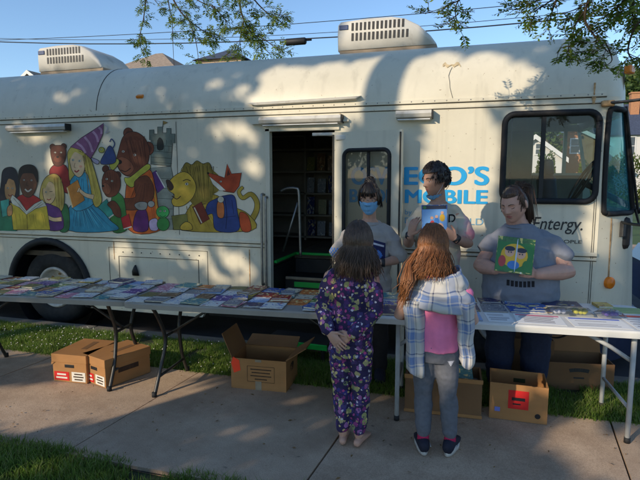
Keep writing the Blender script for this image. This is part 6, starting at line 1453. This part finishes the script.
for k in range(60):
    q = Vector((rh.gauss(0, 1), rh.gauss(0, 1), rh.gauss(0, 1))).normalized(); t = q.cross(Vector((rh.random(), rh.random(), 1))).normalized(); b = hc+Vector((.0, .02, .128)); strands(hm, [[b+(q*math.cos(x)+t*math.sin(x))*Vector((.046, .046, .036)).x for x in (0, .5, 1, 1.5, 2)]], .007)
for k in range(26): # loose strands beside the face
    a0 = surf(hc, R, s, 1.25+rh.uniform(-.1, .3), .5, 1.13); strands(hm, [[a0, surf(hc, R, s, 1.35, .05, 1.22)+Vector((rh.uniform(-.005, .01), 0, 0)), surf(hc, R, s, 1.4, -.35, 1.32)+Vector((rh.uniform(-.01, .02), 0, rh.uniform(-.02, .01)))]], .005)
hm.build('hair', H_BLK, p1, L0, fix=False)

# ---- man with a picture book, mask pulled under his chin
p2 = person('man in a cream and pink tie-dye T-shirt looking aside, holding a blue picture book', (-.27, -.75, -.03)); s = 1.08
hc = Vector((-.02, -.01, 1.655)); R = RM(-52, 10)
mb = MB(); mb.loft([(0, 0, .88, .15, .11), (0, 0, 1.0, .14, .10), (0, 0, 1.2, .16, .11), (0, 0, 1.34, .15, .105), (0, .005, 1.41, .125, .08), (0, .01, 1.49, .065, .06)])
mb.tube([(0, .015, 1.46), (-.012, .008, 1.60)], [.06, .056], 14, True); head(mb, hc, R, s)
arm(mb, (-.142, 0, 1.39), (-.222, -.06, 1.155), (-.185, -.27, 1.235), (.044, .041, .029)); arm(mb, (.142, 0, 1.39), (.235, -.05, 1.17), (.155, -.285, 1.225), (.044, .041, .029))
hand(mb, (-.182, -.278, 1.245), (.25, -.12, 1), (.5, .8, -.1), (.9, -.4, 0), 1., (.25, .45, .35), .05, .5); hand(mb, (.145, -.29, 1.232), (-.75, -.25, .55), (-.15, .9, .1), (-.2, -.1, 1), 1., (.5, .55, .4), .05, .9)
for sx in (-1, 1): leg(mb, (sx*.085, 0, .92), (sx*.095, -.015, .50), (sx*.10, .02, .08), (.082, .056, .038)); foot(mb, (sx*.10, .02, .08), (sx*.2, -1, 0), 1.08)
make_body(p2, mb, SK_B, hc, R, s); eyes(p2, hc, R, s, SK_B); brows(p2, hc, R, s, H_DARK)
mb = MB(); mb.loft([(0, 0, .83, .168, .128), (0, 0, .95, .168, .128), (0, 0, 1.15, .17, .126), (0, 0, 1.30, .168, .122), (0, .004, 1.38, .150, .104), (0, .007, 1.425, .115, .088), (0, .01, 1.468, .082, .074)])
for sx, e in ((1, (.225, -.03, 1.24)), (-1, (-.213, -.035, 1.23))): mb.tube([(sx*.11, .005, 1.415), (sx*.152, .0, 1.365), e], [.050, .057, .062], 16, True)
t2 = cloth(p2, 't_shirt', mb, M_TIE, .010, seed=12)
mb = MB(); mb.smooth = True; mb.tube([Vector((.084*math.cos(a), .01+.076*math.sin(a)-.012*(1-math.sin(a))*.5, 1.470-.025*(1-math.sin(a))*.5)) for a in [2*PI*k/28 for k in range(29)]], .005, 8, caps=False); mb.build('collar', M_TIE, t2, L0)
decal_text(t2, 'D', .085, .135, 1.335, 1.395, M_DARKC, .015)
mb = MB(); mb.loft([(0, 0, .80, .15, .11), (0, 0, .95, .155, .115), (0, 0, 1.0, .15, .11)])
for sx in (-1, 1): leg(mb, (sx*.085, 0, .88), (sx*.095, -.01, .50), (sx*.10, .02, .10), (.098, .075, .06))
cloth(p2, 'trousers', mb, M_DARKC, .004, seed=13)
for q in (((-.19, -.255, 1.23), (-.185, -.272, 1.255)), ((.163, -.275, 1.222), (.142, -.29, 1.24))):
    mb = MB(); mb.smooth = True; mb.tube(q, [.034, .033], 14); mb.build('wrist_band', M_BAND, p2, L0)
mk = head_patch(hc, R, s, lambda d, p: p.z < -.078 and p.y < .02 and abs(p.x) < .055, lambda d, p: .010, 1., True, extra=lambda q: Vector((q.x*1.08, q.y*1.04, q.z-.012+.003*math.sin(q.y*300)))).build('face_mask', M_MASK, p2, L0)
mb = MB(); mb.smooth = True
for sx in (-1, 1): mb.tube([hc+R @ (Vector((sx*.05, -.05, -.1))*s), hc+R @ (Vector((sx*.072, -.01, -.05))*s), hc+R @ (Vector((sx*.082, .016, .005))*s)], .0018, 5)
mb.build('ear_loop', M_WHITEINK, mk, L0)
hm = head_patch(hc, R, s, lambda d, p: not (d[1] < -.28 and p.z < .062) and not (p.z < -.01 and d[1] < .3) and p.z > -.055, lambda d, p: .012+.012*max(0, d[2])+.006*noise.noise(Vector(d)*6), 1., False)
for k in range(800):
    a = rh.uniform(-PI, PI); e = rh.uniform(.85, 1.5) if abs(a) < .9 else rh.uniform(-.25 if abs(a) > 1.7 else .1, 1.5); b = surf(hc, R, s, a, e, 1.08); a2 = a*.92 if abs(a) > 1 else a*.8; e2 = e-rh.uniform(.12, .4)*(1 if abs(a) > 1 else .7); L = rh.uniform(1.17, 1.3)
    strands(hm, [[b, surf(hc, R, s, (a+a2)/2+rh.uniform(-.08, .08), (e+e2)/2, L), surf(hc, R, s, a2+rh.uniform(-.1, .1), e2, L-.03)]], .004)
hm.build('hair', H_DARK, p2, L0, fix=False)

# ---- woman with a ponytail
p3 = person('woman with a brown ponytail in a slate grey T-shirt, looking down at a yellow book', (.36, -.75, -.03)); s = 1.11
hc = Vector((-.075, -.05, 1.478)); R = RM(-32, 20, -4); FT = 1.16
mb = MB(); mb.loft([(0, 0, .66, .20, .17), (0, -.01, .78, .24, .21), (0, -.01, .95, .235, .21), (0, 0, 1.1, .21, .17), (-.01, .005, 1.2, .17, .12), (-.03, .01, 1.30, .09, .085), (-.04, .01, 1.36, .07, .07)])
mb.tube([(-.04, .01, 1.31), (-.07, -.02, 1.42)], [.075, .07], 14, True); head(mb, hc, R, s, FT)
arm(mb, (-.18, 0, 1.19), (-.295, -.08, 1.01), (-.20, -.30, 1.02), (.066, .060, .038)); arm(mb, (.185, .01, 1.19), (.315, -.06, .99), (.085, -.315, 1.005), (.066, .060, .038))
hand(mb, (-.198, -.305, 1.02), (.85, -.35, .22), (.1, .9, -.1), (.1, -.1, 1), .95, (.45, .5, .4), .04, .9); hand(mb, (.075, -.32, 1.005), (-.9, -.2, .12), (-.1, .9, -.1), (-.1, -.1, 1), .95, (.45, .5, .4), .04, .9)
for sx in (-1, 1): leg(mb, (sx*.12, 0, .74), (sx*.125, -.01, .44), (sx*.125, .02, .08), (.125, .08, .05)); foot(mb, (sx*.125, .02, .08), (sx*.2, -1, 0), 1.)
make_body(p3, mb, SK_C, hc, R, s, True, FT); brows(p3, hc, R, s, H_POR)
mb = MB(); mb.smooth = True
for sx in (-1, 1): mb.tube([hc+R @ (Vector((sx*x, y, z))*s) for x, y, z in ((.018, -.0835, .004), (.031, -.0845, .0), (.045, -.075, .004))], .0022, 5)
mb.build('eyelashes', M_IRIS, p3, L0)
mb = MB(); mb.loft([(0, 0, .64, .235, .20), (0, -.015, .72, .265, .235), (0, -.02, .86, .275, .25), (0, -.015, 1.0, .26, .235), (0, -.005, 1.1, .245, .20), (0, 0, 1.18, .218, .155), (-.01, .006, 1.25, .17, .122), (-.025, .01, 1.305, .122, .10), (-.03, .01, 1.325, .099, .089)])
for sx, e in ((1, (.275, -.03, 1.115)), (-1, (-.245, -.035, 1.14))): mb.tube([(sx*.13, .005, 1.215), (sx*.20, .0, 1.175), e], [.076, .078, .074], 16, True)
t3 = cloth(p3, 't_shirt', mb, M_GREYT2, .011, 7, 9, seed=22)
mb = MB(); mb.smooth = True; mb.tube([Vector((-.03+.103*math.cos(a), .008+.092*math.sin(a)-.012*(1-math.sin(a))*.5, 1.328-.025*(1-math.sin(a))*.5)) for a in [2*PI*k/28 for k in range(29)]], .005, 8, caps=False); mb.build('collar', M_GREYT2, t3, L0)
for k in range(7):
    a = -.6+.2*k; decal(p3, t3, -.115+.028*k, -.095+.028*k, .925-.03*math.cos(a), .965-.03*math.cos(a), M_DARKC, 'shirt_print', .003, 3, 4)
mb = MB(); mb.loft([(0, 0, .56, .24, .2), (0, 0, .68, .245, .205), (0, 0, .8, .23, .19)])
for sx in (-1, 1): leg(mb, (sx*.125, 0, .66), (sx*.13, -.01, .44), (sx*.13, .02, .09), (.135, .108, .085))
cloth(p3, 'jeans', mb, M_NAVYC, .005, seed=23)
hm = head_patch(hc, R, s, lambda d, p: not (d[1] < -.22 and p.z < .072) and not (d[1] < .15 and p.z < .0) and p.z > -.05, lambda d, p: (.001 if d[1] < .1 else .009)+.010*max(0, min(1, (p.z-.07)/.03))+.003*noise.noise(Vector(d)*7), FT, False)
TB = hc+R @ Vector((0, .088, .075))
for k in range(620):
    a = rh.uniform(-PI, PI); e = rh.uniform(.66, .85) if abs(a) < 1.0 else rh.uniform(-.3, .5); path = [surf(hc, R, s, a, e, 1.07, FT)]
    for t in (.33, .66): path.append(surf(hc, R, s, a+(PI*(1 if a > 0 else -1)-a)*t*.9, e+(.75-e)*t+.35*math.sin(PI*t)*(1 if abs(a) < 1.2 else .3), 1.11, FT))
    path.append(TB+Vector((rh.uniform(-.012, .012),)*3)); strands(hm, [path], .004)
mb2 = MB(); mb2.smooth = True
for k in range(700):
    o = Vector((rh.gauss(0, .014), rh.gauss(0, .014), rh.gauss(0, .012))); sp = rh.uniform(.5, 1.3)
    strands(hm, [[TB+o*.5, TB+R @ Vector((0, .035, .03))+o, TB+R @ Vector((0, .075, -.01))+o*1.5+Vector((.015, 0, 0))*sp, TB+Vector((.07, .035, -.09))+o*1.5*sp, TB+Vector((.085, .03, -.20))+o*1.5*sp+Vector((0, 0, -.04*rh.random()))]], .0032)
for k in range(40):
    q = Vector((rh.gauss(0, 1), rh.gauss(0, 1), rh.gauss(0, 1))).normalized(); strands(hm, [[TB+q*.03, TB+q*.03+Vector((rh.gauss(0, .02), rh.gauss(0, .02), .025))]], .005)
hm.build('hair', H_POR, p3, L0, fix=False)
def held_book(label, c, w_, h, th, R3, colour, art, grp=None):
    mb = MB(); mb.bev((0, 0, 0), (w_, th, h), .002, None, 1); mb.cur = 1
    b = 0
    for (x, z, rx, rz, mi) in art:
        mb.cur = mi; b += 1; V = [(x*w_+rx*w_*math.cos(2*PI*k/20), -th/2-.0006-.0003*b, z*h+rz*h*math.sin(2*PI*k/20)) for k in range(20)] if rx < .4 else [((x+a*rx)*w_, -th/2-.0006-.0003*b, (z+q*rz)*h) for a, q in ((-1, -1), (1, -1), (1, 1), (-1, 1))]
        mb.add(V, [tuple(range(len(V)))])
    o = mb.build('book', [COV[colour], M_PAGES, mat('art_yellow', S(226, 176, 40), .4, .1, 9), mat('art_blue', S(60, 120, 190), .4, .1, 9), mat('art_green', S(50, 120, 60), .4, .15, 9), mat('art_skin', S(220, 170, 140), .4, .1, 9), mat('art_dark', S(40, 40, 60), .4, .1, 9), mat('art_red', S(180, 60, 60), .4, .1, 9), mat('art_pale_and_glare', S(190, 205, 220), .3, .1, 9), mat('art_sky', S(110, 160, 215), .4, .15, 9)], None, L0)
    o.location = c; o.rotation_euler = R3; return tag(o, label, 'book', grp)
held_book('blue picture book held up by the man in tie-dye', (-.275, -1.06, 1.335), .185, .225, .012, (-.12, -.03, .12), 'blue', [(0, -.06, .48, .42, 9), (0, .42, .46, .06, 6), (-.38, .42, .07, .05, 4), (-.08, -.12, .10, .12, 7), (.08, -.05, .10, .13, 3), (.30, .08, .10, .12, 2), (-.28, -.2, .1, .12, 6), (.22, -.22, .13, .13, 5), (.02, -.32, .14, .1, 8), (-.1, .08, .06, .05, 5), (.08, .12, .06, .05, 5), (.3, .24, .06, .05, 5)])
held_book('yellow and green picture book with two faces, held by the ponytailed woman', (.285, -1.095, 1.105), .25, .25, .018, (-.22, .10, .06), 'green', [(0, -.05, .485, .40, 4), (-.02, -.02, .36, .34, 2), (-.15, .08, .13, .14, 5), (.15, .05, .13, .14, 5), (-.15, .17, .14, .07, 6), (.16, .15, .14, .07, 6), (-.02, -.28, .16, .12, 3), (.03, .0, .02, .48, 8), (-.33, -.2, .1, .16, 7), (.32, -.26, .1, .14, 4), (-.18, .07, .02, .02, 6), (-.11, .07, .02, .02, 6), (.12, .04, .02, .02, 6), (.19, .04, .02, .02, 6)])  # the tall pale ellipse is a glare stripe painted along the spine

# ---- girl in floral pyjamas, seen from behind, hands clasped at her back
p4 = person('girl with brown shoulder length hair in purple floral pyjamas, barefoot, hands behind back', (-.69, -1.95, .002)); s = 1.05
hc = Vector((.035, .02, 1.262)); R = RM(180, 6)
mb = MB(); mb.loft([(0, 0, .62, .11, .09), (0, 0, .70, .125, .10), (0, 0, .84, .105, .085), (0, 0, .98, .12, .085), (0, 0, 1.06, .11, .07), (0, 0, 1.10, .05, .05)])
mb.tube([(0, 0, 1.06), (.03, .015, 1.2)], [.045, .043], 12, True); head(mb, hc, R, s)
arm(mb, (-.13, 0, 1.05), (-.158, -.06, .865), (-.095, -.155, .755), (.04, .034, .024)); arm(mb, (.13, 0, 1.05), (.158, -.06, .865), (.035, -.155, .745), (.04, .034, .024))
hand(mb, (-.092, -.165, .752), (.70, -.10, -.72), (.1, 1, .1), (.7, -.2, .6), .84, (.04, .12, .12), .10, .1); hand(mb, (.035, -.150, .750), (-.80, -.02, -.62), (0, 1, -.1), (-.6, -.3, .8), .82, (.05, .15, .15), .10, .1)
for sx, ax in ((-1, -.045), (1, .055)): leg(mb, (sx*.062, 0, .62), (sx*.058, .01, .36), (ax, 0, .07), (.07, .047, .030)); foot(mb, (ax, 0, .07), (sx*.15, 1, 0), .82)
make_body(p4, mb, SK_K, hc, R, s, False, 1., .003)
mb = MB(); mb.loft([(0, 0, .66, .135, .108), (0, 0, .74, .135, .108), (0, 0, .86, .118, .095), (0, 0, .98, .13, .095), (0, 0, 1.055, .12, .078), (0, 0, 1.105, .055, .052)])
for sx, e, w_ in ((-1, (-.162, -.06, .865), (-.105, -.147, .768)), (1, (.162, -.06, .865), (.052, -.147, .758))): mb.tube([(sx*.10, 0, 1.06), (sx*.145, -.02, .98), e, Vector(e).lerp(Vector(w_), .5), w_], [.048, .050, .046, .043, .040], 14, True)
cloth(p4, 'pyjama_top', mb, M_FLORAL, .005, 12, 16, .008, seed=31)
mb = MB(); mb.loft([(0, 0, .58, .118, .1), (0, 0, .68, .128, .103), (0, 0, .74, .12, .098)])
for sx, ax in ((-1, -.047), (1, .057)): leg(mb, (sx*.062, 0, .62), (sx*.06, .01, .36), (ax, 0, .115), (.074, .056, .044))
cloth(p4, 'pyjama_bottoms', mb, M_FLORAL, .005, 14, 22, .008, seed=33)
hm = head_patch(hc, R, s, lambda d, p: not (d[1] < -.30 and p.z < .05) and p.z > -.085, lambda d, p: .011, 1., False)
def long_hair(hm, n, zend, spread, drift, r0, amax=3.14, jitter=.02, amin=.85):
    for k in range(n):
        a = rh.choice((-1, 1))*rh.uniform(amin, amax); e0 = rh.uniform(.35, 1.5); path = [surf(hc, R, s, a, e, 1.05+rh.uniform(0, .09)) for e in np.linspace(e0, -.15, 5)]
        b = path[-1]; ze = zend(a)+rh.uniform(-.05, .03); out_ = Vector((b.x-hc.x, b.y-hc.y, 0)); jx = Vector((rh.gauss(0, jitter), rh.gauss(0, jitter), 0)); ph = rh.uniform(0, 6)
        for t in (.25, .5, .75, 1.0): path.append(b+out_*spread*math.sin(t*1.8)+Vector(drift(a, t))+jx*t+Vector((.010*math.sin(t*6+ph), .010*math.cos(t*5+ph), (ze-b.z)*t)))
        strands(hm, [path], r0)
long_hair(hm, 1900, lambda a: 1.10+.02*math.sin(a*5), .15, lambda a, t: (.0, -.012*t, 0), .0031, jitter=.026)
hm.build('hair', H_BROWN, p4, L0, fix=False)

# ---- girl with long auburn hair and a plaid shirt round her shoulders
p5 = person('girl with long auburn hair, pink top and a plaid shirt slung round her shoulders', (-.19, -1.90, .002)); s = 1.05
hc = Vector((-.03, .03, 1.25)); R = RM(180+6, 14)
mb = MB(); mb.loft([(0, 0, .62, .11, .09), (0, 0, .70, .12, .095), (0, 0, .84, .105, .082), (0, 0, .98, .12, .085), (0, 0, 1.05, .11, .07), (0, 0, 1.09, .05, .05)])
mb.tube([(0, 0, 1.05), (-.02, .02, 1.19)], [.045, .043], 12, True); head(mb, hc, R, s)
arm(mb, (-.135, 0, 1.04), (-.21, -.03, .84), (-.15, .20, .80), (.040, .036, .024)); arm(mb, (.135, 0, 1.04), (.205, -.03, .84), (.15, .20, .80), (.040, .035, .024))
hand(mb, (-.148, .205, .80), (.3, .9, -.35), (0, -.3, -1), (1, -.2, 0), .80, (.15, .2, .2)); hand(mb, (.148, .205, .80), (-.3, .9, -.35), (0, -.3, -1), (-1, -.2, 0), .80, (.15, .2, .2))
LA, RA = (-.058, -.005, .08), (.098, .02, .08)
leg(mb, (-.062, 0, .62), (-.065, .01, .36), LA, (.07, .047, .030)); leg(mb, (.062, 0, .62), (.08, .01, .36), RA, (.07, .047, .030)); foot(mb, LA, (-.25, 1, 0), .8); foot(mb, RA, (.2, 1, 0), .8)
make_body(p5, mb, SK_K, hc, R, s, False)
mb = MB(); mb.loft([(0, 0, .645, .128, .108), (0, 0, .72, .125, .103), (0, 0, .84, .116, .094), (0, 0, .98, .125, .092), (0, 0, 1.045, .115, .075), (0, 0, 1.09, .055, .052)])
for sx in (-1, 1): mb.tube([(sx*.10, 0, 1.05), (sx*.15, 0, .98)], [.048, .054], 14, True)
cloth(p5, 'pink_top', mb, M_PINKT, .005, 14, 6, .008, seed=41)
mb = MB(); mb.loft([(0, 0, .58, .112, .096), (0, 0, .66, .12, .099), (0, 0, .72, .115, .094)])
leg(mb, (-.062, 0, .62), (-.065, .01, .36), (-.058, -.003, .13), (.074, .053, .042)); leg(mb, (.062, 0, .62), (.08, .01, .36), (.096, .018, .13), (.074, .053, .042))
lg = cloth(p5, 'leggings', mb, M_LEGGING, .0035, 16, 26, .007, seed=43)
mb = MB(); mb.add([(.085, -.086, .60), (.112, -.078, .60), (.098, -.083, .565)], [(0, 1, 2)])
decal(p5, lg, .075, .11, .565, .60, M_WHITEINK, 'triangle_mark', .002, 8, 8, shape=lambda a, b: abs(a-.5) < b*.5)
for (x, y, z), d in ((LA, (-.25, 1, 0)), (RA, (.2, 1, 0))):
    d = Vector(d).normalized(); sd = Vector((d.y, -d.x, 0))
    mb = MB(); mb.smooth = True; mb.tube([(x, y, .07), (x, y, .115), (x, y-.002, .15)], [.036, .034, .036], 14); mb.build('sock', M_SOCK, p5, L0)
    g = Vector((x, y, 0)); mb = MB(); mb.smooth = True
    mb.tube([g-d*.042+Vector((0, 0, .050)), g-d*.01+Vector((0, 0, .058)), g+d*.05+Vector((0, 0, .050)), g+d*.10+Vector((0, 0, .038)), g+d*.145+Vector((0, 0, .032))], [(.033, .042), (.038, .046), (.041, .034), (.042, .022), (.036, .014)], 16, True, ref=sd); sh = mb.build('sneaker', M_SHOE, p5, L0)
    mb = MB(); mb.smooth = True; ol = []
    for k in range(28):
        a = 2*PI*k/28; q = math.cos(a); ol.append((g+d*(.053+.118*q)+sd*(math.sin(a)*(.041 if q > 0 else .036))))
    V = [Vector((o.x, o.y, z_)) for z_ in (.002, .022, .026) for o in ol]
    mb.add(V, [(j*28+i, j*28+(i+1) % 28, (j+1)*28+(i+1) % 28, (j+1)*28+i) for j in range(2) for i in range(28)]+[tuple(range(28)), tuple(56+i for i in range(28))]); mb.build('sole', M_SOLE, sh, L0)
    mb = MB(); mb.box(g+d*-.02+sd*.039+Vector((0, 0, .05)), (.004, .05, .006), (0, .0, math.atan2(-d.x, d.y))); mb.box(g+d*.02+sd*.041+Vector((0, 0, .04)), (.004, .04, .006), (0, 0, math.atan2(-d.x, d.y))); mb.build('side_stripe', M_SOLE, sh, L0)
# the plaid shirt: a wide folded band round back and upper arms, with hanging tails
def shawl(u, v):
    ph = math.radians(-150+300*u); top = 1.105+.02*math.sin(ph*1.0)-.045*math.cos(ph)*.4; bot = .90-.02*math.sin(ph)+.0*math.cos(ph)
    z = bot+(top-bot)*v; a = .212-.09*v**1.3; b = .142-.055*v**1.5
    f = .006*math.sin(v*15+ph*2.1+1.6*noise.noise(Vector((ph*1.3, v*2, 1))))+.009*noise.noise(Vector((ph*3, v*6, 4)))
    return ((a+f)*math.sin(ph)+.01, -(b+f)*math.cos(ph)-.005, z+.012*noise.noise(Vector((ph*2.5, v*3, 7))))
sw = sheet_uv('plaid_shirt', shawl, 90, 26, .005, M_PLAID, p5, .95, .23)
def tail(x0, x1, zt, zb, y0, sd):
    def fn(u, v):
        z = zb+(zt-zb)*v; w_ = 1-.10*math.sin(v*3+1); x = (x0+x1)/2+(x1-x0)*(u-.5)*w_+.010*(1-v)*sd+.012*noise.noise(Vector((v*4, sd, 3)))
        cur = .055*(2*u-1)**2
        return (x, y0+cur+.016*math.sin(u*10+v*3+sd)*(1-.4*v)+.008*noise.noise(Vector((u*4, v*5, sd))), z+(.025*math.sin(u*PI*1.4+sd) if v < .02 else 0)*(1-v))
    return fn
sheet_uv('shirt_tail', tail(-.175, -.06, .95, .52, -.135, 1.), 30, 40, .007, M_PLAID, sw, .22, .47)
sheet_uv('shirt_tail', tail(.115, .205, .95, .60, -.125, 2.), 26, 36, .007, M_PLAID, sw, .18, .40)
hm = head_patch(hc, R, s, lambda d, p: not (d[1] < -.30 and p.z < .05) and p.z > -.085, lambda d, p: .010, 1., False)
def zend5(a): return 1.115 if abs(a) > 2.2 else (1.10 if a < 0 else 1.06)
# az > 0 on a head turned round lies on the viewer's left
long_hair(hm, 1500, zend5, .08, lambda a, t: (-.012*t*t if a < 0 else -.03*t*t, -.05*t if abs(a) > 1.8 else -.02*t, 0), .0031)
for k in range(170):
    a = rh.uniform(1.1, 2.0); path = [surf(hc, R, s, a*.95, e, 1.07+rh.uniform(0, .10)) for e in np.linspace(rh.uniform(.4, 1.4), -.1, 5)]; b = path[-1]; L = rh.uniform(.72, 1.0); jx = Vector((rh.gauss(0, .014), rh.gauss(0, .014), 0))
    end = Vector((-.185+rh.gauss(0, .014), -.145+rh.gauss(0, .018), .945+rh.uniform(-.05, .09)))
    m1 = Vector((-.15+rh.gauss(0, .015), -.155+rh.gauss(0, .012), 1.08))
    path += [b.lerp(m1, .5)+Vector((-.02, -.02, 0))+jx*.5, m1+jx, m1.lerp(end, .5)+jx, m1.lerp(end, L)+jx]
    strands(hm, [path], .0031)
hm.build('hair', H_AUB, p5, L0, fix=False)
# shoes of the three adults
for pp, px_, ss in ((p1, .10, .95), (p2, .10, 1.08), (p3, .125, 1.0)):
    for sx in (-1, 1):
        d = Vector((sx*.2, -1, 0)).normalized(); g = Vector((sx*px_, .02, 0)); mb = MB(); mb.smooth = True
        mb.tube([g-d*.045*ss+Vector((0, 0, .052)), g-d*.005+Vector((0, 0, .062)), g+d*.08*ss+Vector((0, 0, .050)), g+d*.15*ss+Vector((0, 0, .036)), g+d*.20*ss+Vector((0, 0, .030))], [(.038, .048), (.044, .054), (.048, .042), (.049, .028), (.04, .018)], 16, True, ref=Vector((d.y, -d.x, 0)))
        mb.build('shoe', M_SHOE, pp, L0)
